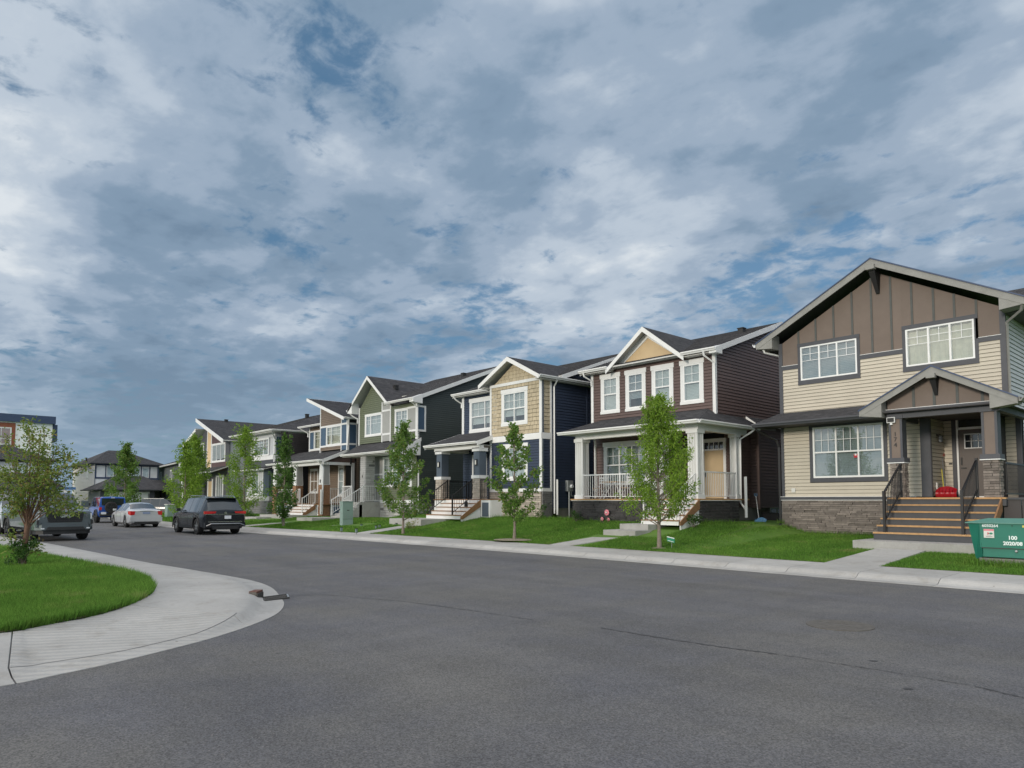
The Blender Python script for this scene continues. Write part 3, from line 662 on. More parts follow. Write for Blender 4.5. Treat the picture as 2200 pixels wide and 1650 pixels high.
# ================================================================ HOUSE KIT
def PF(y): return lambda u, z, n: (u, y-n, z)          # wall facing the street (-Y)
def PR(x): return lambda u, z, n: (x+n, u, z)          # wall facing +X
def PLf(x): return lambda u, z, n: (x-n, u, z)
def sub(iv, holes):
    out_ = [iv]
    for a, b in holes:
        nxt = []
        for c, d in out_:
            if b <= c or a >= d: nxt.append((c, d)); continue
            if a > c+.02: nxt.append((c, a))
            if b < d-.02: nxt.append((b, d))
        out_ = nxt
    return out_
def siding(h, P, u0, u1, z0, z1, m, holes=(), course=.13, top=None, joined=False, gap=.08):
    """lap siding boards; top(z)->(ul,ur) limits the course at height z (gables)"""
    J = MB(); n = max(1, round((z1-z0)/course)); c = (z1-z0)/n
    for i in range(n):
        a, b = z0+i*c, z0+(i+1)*c
        la, ra = (top(a) if top else (u0, u1)); lb, rb = (top(b) if top else (u0, u1))
        la, lb = max(u0, la), max(u0, lb); ra, rb = min(u1, ra), min(u1, rb)
        if ra-la < .05: continue
        if rb < lb: lb = rb = (lb+rb)/2
        hs = [(q[0], q[1]) for q in holes if min(b, q[3])-max(a, q[2]) > c*.45]
        for s, e in sub((min(la, lb), max(ra, rb)), hs):
            x0a, x0b = max(s, la), max(s, lb); x1a, x1b = min(e, ra), min(e, rb)
            if x1a-x0a < .02: continue
            x1b = max(x1b, x0b)
            m_ = J if joined else MB()
            ag = a+c*gap
            m_.hexa([P(x0a, ag, .027), P(x1a, ag, .027), P(x1a, ag, 0), P(x0a, ag, 0), P(x0b, b, .004), P(x1b, b, .004), P(x1b, b, 0), P(x0b, b, 0)])
            if not joined: obj('siding_board', m_, m, h)
    if joined: obj('siding', J, m, h, kind='stuff')
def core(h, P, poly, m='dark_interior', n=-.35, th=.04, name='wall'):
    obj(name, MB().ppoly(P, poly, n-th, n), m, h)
def shingles(h, P, u0, u1, z0, z1, m, holes=(), row=.17, wid=.30):
    n = max(1, round((z1-z0)/row)); r_ = (z1-z0)/n
    for i in range(n):
        a, b = z0+i*r_, z0+(i+1)*r_; hs = [(q[0], q[1]) for q in holes if min(b, q[3])-max(a, q[2]) > r_*.45]
        for s, e in sub((u0, u1), hs):
            x = s-random.uniform(.1, 1)*wid 
            while x < e:
                w_ = wid*random.uniform(.85, 1.12); x0, x1 = max(s, x), min(e, x+w_-.014)
                if x1-x0 > .03:
                    dz = .014+random.uniform(-.004, .004)
                    obj('shingle', MB().hexa([P(x0, a+dz, .026), P(x1, a+dz, .026), P(x1, a+dz, 0), P(x0, a+dz, 0), P(x0, b, .006), P(x1, b, .006), P(x1, b, 0), P(x0, b, 0)]), m, h)
                x += w_
def window(h, P, u0, u1, z0, z1, cas=(.09, .09, .12, .09), cm='white', cols=1, rail=None, grid=None, gfull=False, blind='blind', fm='white_frame', fw_=.05, lo=None, n0=0.0, back=True, head=0.0, gcols=2, grows=2, blend=1.0):
    """u0..z1 = outside of the casing. Returns the frame; children trim, pane, grille, blind"""
    l, r_, t_, b_ = cas; a0, a1, c0, c1 = u0+l, u1-r_, z0+b_, z1-t_
    F = MB()
    F.pbox(P, a0, a1, c0, c0+fw_, n0-.08, n0+.035).pbox(P, a0, a1, c1-fw_, c1, n0-.08, n0+.035)
    F.pbox(P, a0, a0+fw_, c0+fw_, c1-fw_, n0-.08, n0+.035).pbox(P, a1-fw_, a1, c0+fw_, c1-fw_, n0-.08, n0+.035)
    if isinstance(cols, int): cols = [i/cols for i in range(cols+1)]
    W_ = a1-a0-2*fw_; us = [a0+fw_+W_*c for c in cols]; cells = []
    for i in range(len(us)-1):
        s = us[i]+(.025 if i else 0); e = us[i+1]-(.025 if i < len(us)-2 else 0)
        if i: F.pbox(P, us[i]-.025, us[i]+.025, c0+fw_, c1-fw_, n0-.08, n0+.032)
        if rail is not None:
            zr = c0+(c1-c0)*rail; F.pbox(P, s, e, zr-.025, zr+.025, n0-.08, n0+.028)
            cells += [(s, e, c0+fw_, zr-.025, 0), (s, e, zr+.025, c1-fw_, 1)]
        else: cells.append((s, e, c0+fw_, c1-fw_, 1))
    fr = obj('window', F, fm, h)
    if any(cas):
        T_ = MB(); T_.pbox(P, u0, u0+l, z0+b_, z1-t_, n0-.02, n0+.030).pbox(P, u1-r_, u1, z0+b_, z1-t_, n0-.02, n0+.030)
        T_.pbox(P, u0-head, u1+head, z1-t_, z1, n0-.02, n0+.045).pbox(P, u0-head*.5, u1+head*.5, z0, z0+b_, n0-.02, n0+.045)
        obj('trim', T_, cm, fr)
    for s, e, a, b, topc in cells:
        obj('pane', MB().pbox(P, s-.004, e+.004, a-.004, b+.004, n0-.004, n0+.004), 'glass', fr)
    if grid:
        G_m = MB()
        for s, e, a, b, topc in cells:
            if not topc: continue
            za = a if (rail is not None or gfull) else b-(b-a)*.42
            for q in range(1, gcols): uu = s+(e-s)*q/gcols; G_m.pbox(P, uu-.008, uu+.008, za, b, n0+.004, n0+.012)
            for q in range(0 if not (rail is not None or gfull) else 1, grows): zz = za+(b-za)*q/grows; G_m.pbox(P, s, e, zz-.008, zz+.008, n0+.0045, n0+.0115)
        if G_m.v: obj('grille', G_m, fm, fr)
    if blind:
        B_ = MB()
        if blind == 'curtain':
            k_ = 18
            for q in range(k_):
                ua, ub = a0+(a1-a0)*q/k_, a0+(a1-a0)*(q+1)/k_; na, nb = (-.10, -.14) if q % 2 else (-.14, -.10)
                B_.add([P(ua, c0, na), P(ub, c0, nb), P(ub, c1, nb), P(ua, c1, na)], [(0, 1, 2, 3)])
        else:
            zb = c0+(c1-c0)*(1-blend); k_ = max(2, int((c1-zb)/.055))
            for q in range(k_):
                za = zb+(c1-zb)*q/k_; zt = za+(c1-zb)/k_*1.02
                B_.add([P(a0, za, -.09), P(a1, za, -.09), P(a1, zt, -.115), P(a0, zt, -.115)], [(0, 1, 2, 3)])
        obj('blind', B_, blind, fr)
    return fr
def board(h, P, u0, u1, z0, z1, m='white', n0=-.02, n1=.03, name='trim_board'):
    return obj(name, MB().pbox(P, u0, u1, z0, z1, n0, n1), m, h)
def roof_plane(h, E0, E1, R1, R0, th=.10, sm='soffit_white', course=.145, name='roof', parent=None):
    E0, E1, R1, R0 = map(Vector, (E0, E1, R1, R0)); nrm = (E1-E0).cross(R0-E0 if (R0-E0).length > .01 else R1-E0).normalized()
    if nrm.z < 0: nrm = -nrm
    d = Vector((0, 0, -th))
    lo_ = [E0, E1, R1, R0] if (R1-R0).length > .02 else [E0, E1, R1]
    ro = obj(name, MB().prism([p+d for p in lo_], [p-Vector((0, 0, .004)) for p in lo_]), sm, h)
    S = MB(); S.uv = []; L = ((R0+R1)/2-(E0+E1)/2).length; n = max(1, round(L/course)); ed = (E1-E0).normalized()
    for i in range(n):
        f0, f1 = i/n, min(1, (i+1)/n+.0)
        a0, a1 = E0.lerp(R0, f0), E1.lerp(R1, f0); b0, b1 = E0.lerp(R0, f1), E1.lerp(R1, f1)
        up1, up0 = nrm*.014, nrm*.003
        S.add([a0+up1, a1+up1, b1+up0, b0+up0], [(0, 1, 2, 3)]); o0 = len(S.uv)
        uvq = lambda p, ff: ((p-E0).dot(ed), ff*L)
        S.uv.append([uvq(a0, f0), uvq(a1, f0), uvq(b1, f1), uvq(b0, f1)])
        S.add([a0-nrm*.006, a1-nrm*.006, a1+up1, a0+up1], [(0, 1, 2, 3)]); S.uv.append([uvq(a0, f0-.02), uvq(a1, f0-.02), uvq(a1, f0), uvq(a0, f0)])
    obj('shingles', S, 'shingle', ro, kind='stuff')
    return ro
def fascia(h, p0, p1, m='white', hgt=.18, th=.03, drop=.0, name='fascia', side=0):
    return obj(name, MB().beam(p0, p1, side-th/2, side+th/2, -hgt-drop, -drop+.012), m, h)
def gutter(h, p0, p1, m='white'):
    """K-style gutter with a lip; runs p0->p1 along an eave"""
    p0, p1 = Vector(p0), Vector(p1); d = (p1-p0).normalized(); s_ = Vector((d.y, -d.x, 0)); Z = Vector((0, 0, 1))
    pr = [(0, 0), (0, -.12), (.055, -.12), (.075, -.075), (.11, -.045), (.11, 0), (.095, 0), (.095, -.03), (.05, -.075), (.02, -.09), (.02, 0)]
    obj('gutter', MB().prism([p0+s_*a+Z*b for a, b in pr], [p1+s_*a+Z*b for a, b in pr]), m, h)
def downspout(h, pts, m='white', r=.042):
    obj('downspout', MB().tube(pts, r, 4), m, h)
def stones(h, P, u0, u1, z0, z1, m, row=.09, wid=.34, depth=.045, cap=300, name='stone', jut=.03, dark=None):
    if dark is None: dark = 0
    n = max(1, round((z1-z0)/row)); r_ = (z1-z0)/n; cnt = 0
    me = [unit_cube(name, m, 1, .05, q) for q in range(5)]
    med = unit_cube(name, 'dark_block', 1, .03, 3) if dark else None
    a = Vector(P(0, 0, 0)); eu = Vector(P(1, 0, 0))-a; en = Vector(P(0, 0, 1))-a
    for i in range(n):
        x = u0
        while x < u1-.01:
            w_ = wid*random.uniform(.45, 1.5); x1 = min(u1, x+w_)
            if u1-x1 < wid*.3: x1 = u1
            hh = r_*(random.uniform(.80, .94)); pr_ = depth+random.uniform(0, jut)
            c = Vector(P((x+x1)/2, z0+(i+.5)*r_, pr_/2-.02))
            L, W2 = x1-x-.008, pr_+.04
            sc_ = (L if abs(eu.x) > .5 else W2, W2 if abs(eu.x) > .5 else L, hh)
            mm = med if (dark and random.random() < dark) else random.choice(me)
            obj(name, mm, None, h, loc=c, scale=sc_); cnt += 1
            x = x1
    return cnt
def railing(h, p0, p1, hgt=.92, m='white', sp=.115, post=(True, True), low=.08, r=.009, rail=.02, pst=.022):
    p0, p1 = Vector(p0), Vector(p1); Z = Vector((0, 0, 1)); L = (Vector((p1.x, p1.y, 0))-Vector((p0.x, p0.y, 0))).length
    m_ = MB().beam(p0, p1, -rail, rail, hgt-.045, hgt).beam(p0, p1, -rail*.8, rail*.8, low, low+.03)
    for f, p in zip(post, (p0, p1)):
        if f: m_.box(p.x-pst, p.x+pst, p.y-pst, p.y+pst, p.z-.0, p.z+hgt+.03)
    ro = obj('railing', m_, m, h); n = max(2, int(L/sp))
    me = MB().box(-r, r, -r, r, 0, hgt-low-.07); me = mesh_of('baluster', me); me.materials.append(MT[m])
    for i in range(1, n):
        p = p0.lerp(p1, i/n); obj('baluster', me, None, ro, loc=(p.x, p.y, p.z+low+.03))
    return ro
def stairs(h, x0, x1, ytop, ztop, n, run=.28, rise=.19, tm='wood', rm='white', zbot=None, side=True, thick=.04, y_dir=-1):
    """n treads below the deck edge; nosings step towards the street"""
    st = MB()
    pts = [(ytop+.02, ztop-.06)]
    prof_ = [(ytop+.3, ztop-.05), (ytop+.03, ztop-.05)]
    for k_ in range(1, n+1): prof_ += [(ytop-run*(k_-1)+.03, ztop-rise*k_-.05), (ytop-run*k_+.03, ztop-rise*k_-.05)]
    zb = zbot if zbot is not None else ztop-rise*(n+1)
    prof_ += [(ytop-run*n+.03, zb), (ytop+.3, zb)]
    root = obj('stair', MB().prism([(x0+.03, y, z) for y, z in prof_], [(x1-.03, y, z) for y, z in prof_]), 'dark_interior' if rm == 'riser_grey' else rm, h)
    for k_ in range(0, n+1):
        zt = ztop-rise*k_
        y = ytop-run*k_
        if k_: obj('tread', MB().box(x0, x1, y-.02, y+run-.006, zt-thick, zt), tm, root)
        zl = zt-rise if k_ < n else zb
        obj('riser', MB().box(x0+.01, x1-.01, y, y+.02, zl+.001, zt-thick-.002), rm, root)
    return root
def stringer(h, x, ytop, ztop, n, m, run=.28, rise=.19, zb=0, th=.04):
    y1 = ytop-run*n-.02; pts = [(ytop, ztop-.02), (ytop, ztop-.36), (y1+.10, zb), (y1-.02, zb), (y1-.02, zb+.12)]
    obj('stringer', MB().prism([(x, y, z) for y, z in pts], [(x+th, y, z) for y, z in pts]), m, h)
def gable_roof_front(h, xc, half, zE, zP, y0, y1, fm, sm, fh=.2, th=.1):
    L, Rr, Pk = xc-half, xc+half, xc
    roof_plane(h, (L, y1, zE), (L, y0, zE), (Pk, y0, zP), (Pk, y1, zP), th, sm)
    roof_plane(h, (Rr, y0, zE), (Rr, y1, zE), (Pk, y1, zP), (Pk, y0, zP), th, sm)
    for xa in (L, Rr):
        obj('fascia', MB().prism([(xa, y0-.02, zE), (Pk, y0-.02, zP), (Pk, y0-.02, zP-fh*1.1), (xa, y0-.02, zE-fh)], [(xa, y0+.015, zE), (Pk, y0+.015, zP), (Pk, y0+.015, zP-fh*1.1), (xa, y0+.015, zE-fh)]), fm, h)
def lantern(h, P, u, z, m='black_metal'):
    f = obj('wall_lantern', MB().pbox(P, u-.04, u+.04, z-.06, z+.06, 0, .02).pbox(P, u-.012, u+.012, z+.02, z+.04, .02, .12).pbox(P, u-.06, u+.06, z-.01, z+.005, .06, .18).pbox(P, u-.05, u+.05, z-.2, z-.19, .07, .17).pbox(P, u-.05, u-.04, z-.2, z, .07, .08).pbox(P, u+.04, u+.05, z-.2, z, .16, .17).pbox(P, u+.04, u+.05, z-.2, z, .07, .08).pbox(P, u-.05, u-.04, z-.2, z, .16, .17), m, h)
    obj('lamp_glass', MB().pbox(P, u-.045, u+.045, z-.19, z-.01, .075, .165), 'lamp_dark', f)
def vent(h, x, y, z, s=.12):
    obj('roof_vent', MB().box(x-s, x+s, y-s, y+s, z-.15, z+.10).box(x-s*1.2, x+s*1.2, y-s*1.2, y+s*1.2, z+.10, z+.14), 'black_plastic', h)

# ================================================================ HOUSE A: tan siding, brown gable (nearest)
H = thing('house', 'tan siding house with brown board and batten gable and dark porch, number 174', 'house', (-8.7, 24, .5), group='two storey houses along the street')
F = PF(24.0); Y0 = 24.0
ZF = 1.68
wA = (-11.40, -9.28, 5.66, 7.14); wB = (-7.98, -5.90, 5.66, 7.14); wC = (-11.06, -8.52, 2.22, 4.22)
# upper wall: siding below, board and batten above
def gtop(z, xc=-8.66, half=3.45, z0_=7.18, zp=9.05):
    if z <= z0_: return (-20, 20)
    f = (z-z0_)/(zp-z0_); return (xc-half*(1-f), xc+half*(1-f))
siding(H, F, -11.97, -5.36, 4.62, 6.28, 'tan_siding', holes=[wA, wB], course=.122)
bat = [-11.97, -11.36, -10.74, -10.12, -9.50, -8.88, -8.28, -7.67, -7.06, -6.50, -5.93, -5.36]
for a, b in zip(bat[:-1], bat[1:]):
    segs = sorted(set([a, b]+[q for q in (wA[0], wA[1], wB[0], wB[1]) if a < q < b]))
    for s, e in zip(segs[:-1], segs[1:]):
        if e-s < .04: continue
        mid_ = (s+e)/2; inw = wA[0] < mid_ < wA[1] or wB[0] < mid_ < wB[1]; zb = 7.13 if inw else 6.40
        zl = min(9.05, 7.18+1.87*max(0, 1-abs(s+8.66)/3.45)) if abs(s+8.66) < 3.45 else 7.18
        zr = 7.18+1.87*max(0, 1-abs(e+8.66)/3.45)
        s_, e_ = (s+.005 if s in bat else s-.0005), (e-.005 if e in bat else e+.0005)
        pts = [(s_, zb), (e_, zb), (e_, zr), (s_, zl)]
        if s < -8.66 < e: pts = [(s_, zb), (e_, zb), (e_, zr), (-8.66, 9.05), (s_, zl)]
        obj('panel', MB().ppoly(F, pts, 0, .008), 'brown_panel', H)
for b in bat[1:-1]:
    inw = wA[0]+.03 < b < wA[1]-.03 or wB[0]+.03 < b < wB[1]-.03; zb = 7.14 if inw else 6.40
    if b in (-9.50,): pass
    zt = 7.18+1.87*max(0, 1-abs(b+8.66)/3.45)
    board(H, F, b-.032, b+.032, zb, zt, 'batten', .004, .030, 'batten')
for s, e in sub((-12.0, -5.33), [(wA[0], wA[1]), (wB[0], wB[1])]): board(H, F, s, e, 6.27, 6.41, 'dark_trim', 0, .035); obj('flashing', MB().pbox(F, s, e, 6.411, 6.425, 0, .04), 'white', H)
board(H, F, -12.10, -11.965, .50+3.9, 7.25, 'dark_trim', -.06, .036, 'corner_board'); board(H, F, -5.365, -5.22, 4.2, 7.25, 'dark_trim', -.06, .036, 'corner_board')
core(H, F, [(-12.05, .3), (-7.4, .3), (-7.4, 4.3), (-5.3, 4.3), (-5.3, 7.2), (-8.66, 9.1), (-12.05, 7.2)])
# lower bay
siding(H, F, -12.0, -7.42, 1.71, 4.30, 'tan_siding', holes=[wC], course=.122)
board(H, F, -12.09, -11.985, 1.71, 4.35, 'dark_trim', -.06, .036, 'corner_board'); board(H, F, -7.56, -7.28, 1.71, 4.3, 'dark_trim', -.06, .036, 'corner_board')
board(H, F, -12.14, -7.72, 1.62, 1.72, 'dark_trim', -.02, .09, 'ledge'); obj('flashing', MB().pbox(F, -12.14, -7.72, 1.721, 1.735, 0, .095), 'white', H); obj('flashing', MB().pbox(F, -12.14, -7.72, 1.60, 1.619, 0, .085), 'white', H)
core(H, F, [(-12.08, .2), (-7.3, .2), (-7.3, 1.62), (-12.08, 1.62)], 'foundation', -.02, .3, 'foundation')
stones(H, F, -12.10, -7.74, .42, 1.60, 'stone', .070, .38)
stones(H, PLf(-12.08), 24.0, 24.5, .45, 1.60, 'stone', .115, .30)
# windows
window(H, F, *wA, (.10, .10, .13, .16), 'dark_trim', 3, None, True, blind='blind_grey', head=.0); window(H, F, *wB, (.10, .10, .13, .16), 'dark_trim', 3, None, True, blind='curtain')
wc = window(H, F, *wC, (.12, .12, .10, .15), 'dark_trim', 3, .50, True, gcols=3, blind='blind_grey', fw_=.06)
obj('sticker', MB().pbox(F, -9.58, -9.46, 3.02, 3.14, .006, .009), 'sign_red', wc)
obj('sticker', MB().pbox(F, -9.55, -9.49, 3.09, 3.15, .010, .012), 'white', wc)
# side wall +X, light grey
S = PR(-5.27)
siding(H, S, 24.05, 36, 4.2, 7.15, 'grey_siding', course=.13)
siding(H, S, 25.3, 36, .6, 4.2, 'grey_siding', course=.13, joined=True)
core(H, S, [(24.1, .3), (36, .3), (36, 7.2), (24.1, 7.2)]); SLf = PLf(-12.05)
siding(H, SLf, 24.05, 36, .9, 7.15, 'grey_siding', course=.15, joined=True); core(H, SLf, [(24.1, .3), (36, .3), (36, 7.2), (24.1, 7.2)])
board(H, S, 24.0, 24.10, 4.2, 7.2, 'batten', 0, .034, 'corner_board')
# roof
gable_roof_front(H, -8.66, 4.02, 7.27, 9.40, 23.45, 36.2, 'grey_fascia', 'dark_soffit', .21, .06)
for s_, xe in ((-1, -12.68), (1, -4.64)):  # boxed eave returns
    xi = xe-s_*.60
    obj('eave_return', MB().prism([(xe, 23.44, 7.25), (xi, 23.44, 7.25+.32), (xi, 23.44, 7.02), (xe, 23.44, 7.08)], [(xe, 24.0, 7.25), (xi, 24.0, 7.25+.32), (xi, 24.0, 7.02), (xe, 24.0, 7.08)]), 'grey_fascia', H)
    obj('soffit', MB().box(min(xe, xi), max(xe, xi), 24.002, 36, 7.02, 7.05), 'dark_soffit', H)
gutter(H, (-4.62, 23.4, 7.27), (-4.62, 36, 7.27), 'white'); gutter(H, (-12.70, 36, 7.27), (-12.70, 23.4, 7.27), 'white')
obj('drip_edge', MB().beam((-12.72, 23.42, 7.275), (-8.66, 23.42, 9.425), -.02, .02, -.03, .01).beam((-4.6, 23.42, 7.275), (-8.66, 23.42, 9.425), -.02, .02, -.03, .01), 'navy_fascia', H)
bk = obj('gable_bracket', MB().prism([(-8.74, 23.95, 9.1), (-8.74, 23.45, 9.1), (-8.74, 23.5, 8.95), (-8.70, 23.93, 8.35), (-8.7, 23.97, 8.35)], [(-8.56, 23.95, 9.1), (-8.56, 23.45, 9.1), (-8.56, 23.5, 8.95), (-8.60, 23.93, 8.35), (-8.6, 23.97, 8.35)]), 'dark_interior', H)
obj('bracket_end', MB().box(-8.78, -8.52, 23.32, 23.5, 9.03, 9.18), 'grey_fascia', H)
roof_plane(H, (-8.6, 28.0, 7.9), (-4.2, 28.0, 7.9), (-4.2, 31.5, 9.55), (-8.6, 31.5, 9.55), .1, 'dark_soffit'); roof_plane(H, (-4.2, 35.0, 7.9), (-8.6, 35.0, 7.9), (-8.6, 31.5, 9.55), (-4.2, 31.5, 9.55), .1, 'dark_soffit'); vent(H, -5.2, 29.2, 8.62)
# low roof over the bay
roof_plane(H, (-12.62, 22.98, 4.30), (-7.6, 22.98, 4.30), (-7.6, 23.98, 4.72), (-12.12, 23.98, 4.72), .07, 'dark_soffit')
roof_plane(H, (-12.62, 24.6, 4.30), (-12.62, 22.98, 4.30), (-12.12, 23.98, 4.72), (-12.12, 24.6, 4.72), .07, 'dark_soffit')
obj('soffit', MB().box(-12.6, -7.5, 23.0, 24.0, 4.19, 4.22), 'dark_soffit', H)
gutter(H, (-12.62, 22.96, 4.30), (-8.35, 22.96, 4.30), 'dark_trim'); fascia(H, (-12.62, 22.98, 4.29), (-12.62, 24.6, 4.29), 'grey_fascia', .12)
downspout(H, [(-12.5, 22.95, 4.2), (-12.5, 23.0, 4.08), (-12.20, 23.85, 3.75), (-12.16, 23.93, 3.5), (-12.16, 23.93, .75), (-12.2, 23.8, .62), (-12.9, 22.3, .60)], 'black_metal', .05)
downspout(H, [(-4.7, 23.5, 7.1), (-4.75, 23.6, 6.95), (-5.18, 23.98, 6.75), (-5.20, 24.02, 6.6), (-5.20, 24.02, 4.5)], 'grey_fascia', .045)
downspout(H, [(-12.5, 23.55, 7.1), (-12.45, 23.6, 6.95), (-12.15, 24.1, 6.85), (-12.15, 24.2, 6.6), (-12.15, 24.2, 4.8)], 'white', .04)
# porch recess
obj('porch_floor', MB().box(-7.78, -4.9, 21.8, 25.3, ZF-.04, ZF), 'wood', H)
obj('porch_beam', MB().box(-7.8, -4.9, 21.82, 25.3, ZF-.22, ZF-.045), 'riser_grey', H)
rec = PF(25.3); sidep = PR(-7.30)
core(H, sidep, [(24.0, 1.5), (25.3, 1.5), (25.3, 4.3), (24.0, 4.3)], n=-.04); siding(H, sidep, 24.03, 25.3, ZF+.06, 4.3, 'tan_siding', course=.122); board(H, sidep, 24.0, 24.06, ZF, 4.3, 'dark_trim', -.02, .03, 'corner_board')
siding(H, rec, -7.28, -6.93, ZF+.0, 4.3, 'tan_siding', course=.122); siding(H, rec, -5.90, -5.33, ZF, 4.3, 'tan_siding', course=.122)
core(H, rec, [(-7.4, 1.5), (-5.2, 1.5), (-5.2, 4.3), (-7.4, 4.3)], n=-.1)
board(H, rec, -7.06, -6.93, ZF, 4.25, 'dark_trim', -.02, .03); board(H, rec, -5.93, -5.83, ZF, 4.25, 'dark_trim', -.02, .03); board(H, rec, -5.36, -5.22, ZF, 4.25, 'dark_trim', -.02, .03)
obj('door_frame', MB().pbox(rec, -6.93, -6.88, ZF, 4.2, -.06, .04).pbox(rec, -5.98, -5.93, ZF, 4.2, -.06, .04).pbox(rec, -6.88, -5.98, 4.15, 4.2, -.06, .04).pbox(rec, -6.88, -5.98, 3.83, 3.90, -.06, .04).pbox(rec, -6.88, -5.98, ZF, ZF+.05, -.06, .045), 'white_frame', H)
obj('transom_pane', MB().pbox(rec, -6.88, -5.98, 3.90, 4.15, -.02, -.01), 'glass', H)
dr = obj('door', MB().pbox(rec, -6.87, -5.99, ZF+.05, 3.83, -.05, 0).pbox(rec, -6.77, -6.47, ZF+.25, 3.0, 0, .008).pbox(rec, -6.39, -6.09, ZF+.25, 3.0, 0, .008), 'brown_door', H)
dw = obj('door_window', MB().pbox(rec, -6.72, -6.14, 3.22, 3.25, 0, .03).pbox(rec, -6.72, -6.14, 3.66, 3.69, 0, .03).pbox(rec, -6.72, -6.69, 3.25, 3.66, 0, .03).pbox(rec, -6.17, -6.14, 3.25, 3.66, 0, .03).pbox(rec, -6.535, -6.52, 3.25, 3.66, 0, .02).pbox(rec, -6.345, -6.33, 3.25, 3.66, 0, .02).pbox(rec, -6.69, -6.17, 3.45, 3.465, 0, .02), 'white_frame', dr)
obj('door_pane', MB().pbox(rec, -6.70, -6.16, 3.24, 3.67, .002, .010), 'car_glass', dr)
obj('door_handle', MB().pbox(rec, -6.83, -6.79, 2.72, 2.95, 0, .04).pbox(rec, -6.83, -6.68, 2.60, 2.63, .03, .05), 'black_metal', dr)
obj('doorbell', MB().pbox(rec, -7.16, -7.07, 2.74, 2.79, .02, .04), 'black_metal', H)
obj('outlet_box', MB().pbox(sidep, 24.35, 24.45, 1.95, 2.15, .02, .06), 'plastic_white', H); obj('outlet_box', MB().pbox(F, -11.73, -11.60, 1.88, 2.03, .018, .06), 'plastic_white', H)
lantern(H, sidep, 24.62, 3.62)
obj('ceiling', MB().box(-7.8, -4.85, 21.65, 25.3, 4.14, 4.17), 'dark_soffit', H)
obj('porch_header', MB().box(-7.76, -4.96, 21.85, 22.05, 3.98, 4.14).box(-7.76, -7.6, 22.05, 24, 3.98, 4.138).box(-5.12, -4.96, 22.05, 25.3, 3.98, 4.138), 'dark_trim', H)
# columns
for xa, xb in ((-7.72, -7.36), (-5.40, -5.04)):
    c_ = obj('column', MB().box(xa+.02, xb-.02, 21.88, 22.20, 2.82, 4.0), 'brown_panel', H)
    for q in (xa+.0, xb-.06): obj('column_trim', MB().box(q, q+.06, 21.865, 22.215, 2.82, 4.0), 'dark_trim', c_)
    obj('column_cap', MB().box(xa-.05, xb+.05, 21.81, 22.27, 2.70, 2.83), 'dark_trim', c_); obj('column_cap', MB().box(xa-.055, xb+.055, 21.805, 22.275, 2.675, 2.699), 'white', c_); obj('column_cap', MB().box(xa-.03, xb+.03, 21.83, 22.25, 3.97, 4.10), 'dark_trim', c_)
    obj('column_core', MB().box(xa+.03, xb-.03, 21.92, 22.2, ZF-.0, 2.7), 'foundation', c_)
    stones(c_, PF(21.92), xa, xb, ZF, 2.67, 'stone', .072, .26, .05); stones(c_, PR(xb-.03), 21.9, 22.22, ZF, 2.67, 'stone', .072, .24, .03)
for ch, zz in (('1', 3.52), ('7', 3.37), ('4', 3.21)):
    o = obj('house_number', text_mesh('house_number', ch, .17, 'dark_letter', .006, .003), None, H, loc=(-7.55, 21.872, zz), rot=(PI/2, 0, 0))
sc_ = obj('security_light', MB().box(-7.74, -7.52, 21.78, 21.83, 3.86, 4.02).box(-7.66, -7.60, 21.80, 21.87, 3.80, 3.88), 'white', H); obj('solar_panel', MB().box(-7.72, -7.54, 21.765, 21.779, 3.88, 4.0), 'black_plastic', sc_)
# porch gable
gable_roof_front(H, -6.46, 1.96, 4.26, 5.33, 21.58, 24.0, 'grey_fascia', 'dark_soffit', .18, .06)
obj('drip_edge', MB().beam((-8.44, 21.55, 4.265), (-6.46, 21.55, 5.355), -.02, .02, -.03, .01).beam((-4.48, 21.55, 4.265), (-6.46, 21.55, 5.355), -.02, .02, -.03, .01), 'navy_fascia', H)
G = PF(21.95)
gx = [-7.76, -7.05, -6.52, -5.95, -5.36, -5.0]
for a, b in zip(gx[:-1], gx[1:]):
    zf_ = lambda q: 4.30+.92*max(0, 1-abs(q+6.46)/1.75)
    pts = [(a, 4.14), (b, 4.14), (b, zf_(b))]+([(-6.46, 5.2)] if a < -6.46 < b else [])+[(a, zf_(a))]
    obj('panel', MB().ppoly(G, pts, 0, .01), 'brown_panel', H)
for b in gx[1:-1]: board(H, G, b-.035, b+.035, 4.2, 4.25+.9*max(0, 1-abs(b+6.46)/1.75), 'batten', .005, .03, 'batten')
board(H, G, -7.9, -5.0, 4.14, 4.25, 'dark_trim', .0, .05); obj('flashing', MB().pbox(G, -7.9, -5.0, 4.251, 4.265, 0, .055), 'white', H)
for s_, xe in ((-1, -8.42), (1, -4.5)):
    xi = xe-s_*.62
    obj('eave_return', MB().prism([(xe, 21.57, 4.24), (xi, 21.57, 4.56), (xi, 21.57, 4.02), (xe, 21.57, 4.10)], [(xe, 21.98, 4.24), (xi, 21.98, 4.56), (xi, 21.98, 4.02), (xe, 21.98, 4.10)]), 'grey_fascia', H)
obj('gable_bracket', MB().prism([(-6.54, 21.93, 5.1), (-6.54, 21.55, 5.1), (-6.54, 21.6, 5.0), (-6.5, 21.9, 4.55), (-6.5, 21.93, 4.55)], [(-6.38, 21.93, 5.1), (-6.38, 21.55, 5.1), (-6.38, 21.6, 5.0), (-6.42, 21.9, 4.55), (-6.42, 21.93, 4.55)]), 'dark_interior', H)
obj('bracket_end', MB().box(-6.57, -6.35, 21.44, 21.6, 4.99, 5.12), 'grey_fascia', H)
gutter(H, (-4.47, 21.5, 4.26), (-4.47, 24.5, 4.26), 'grey_fascia')
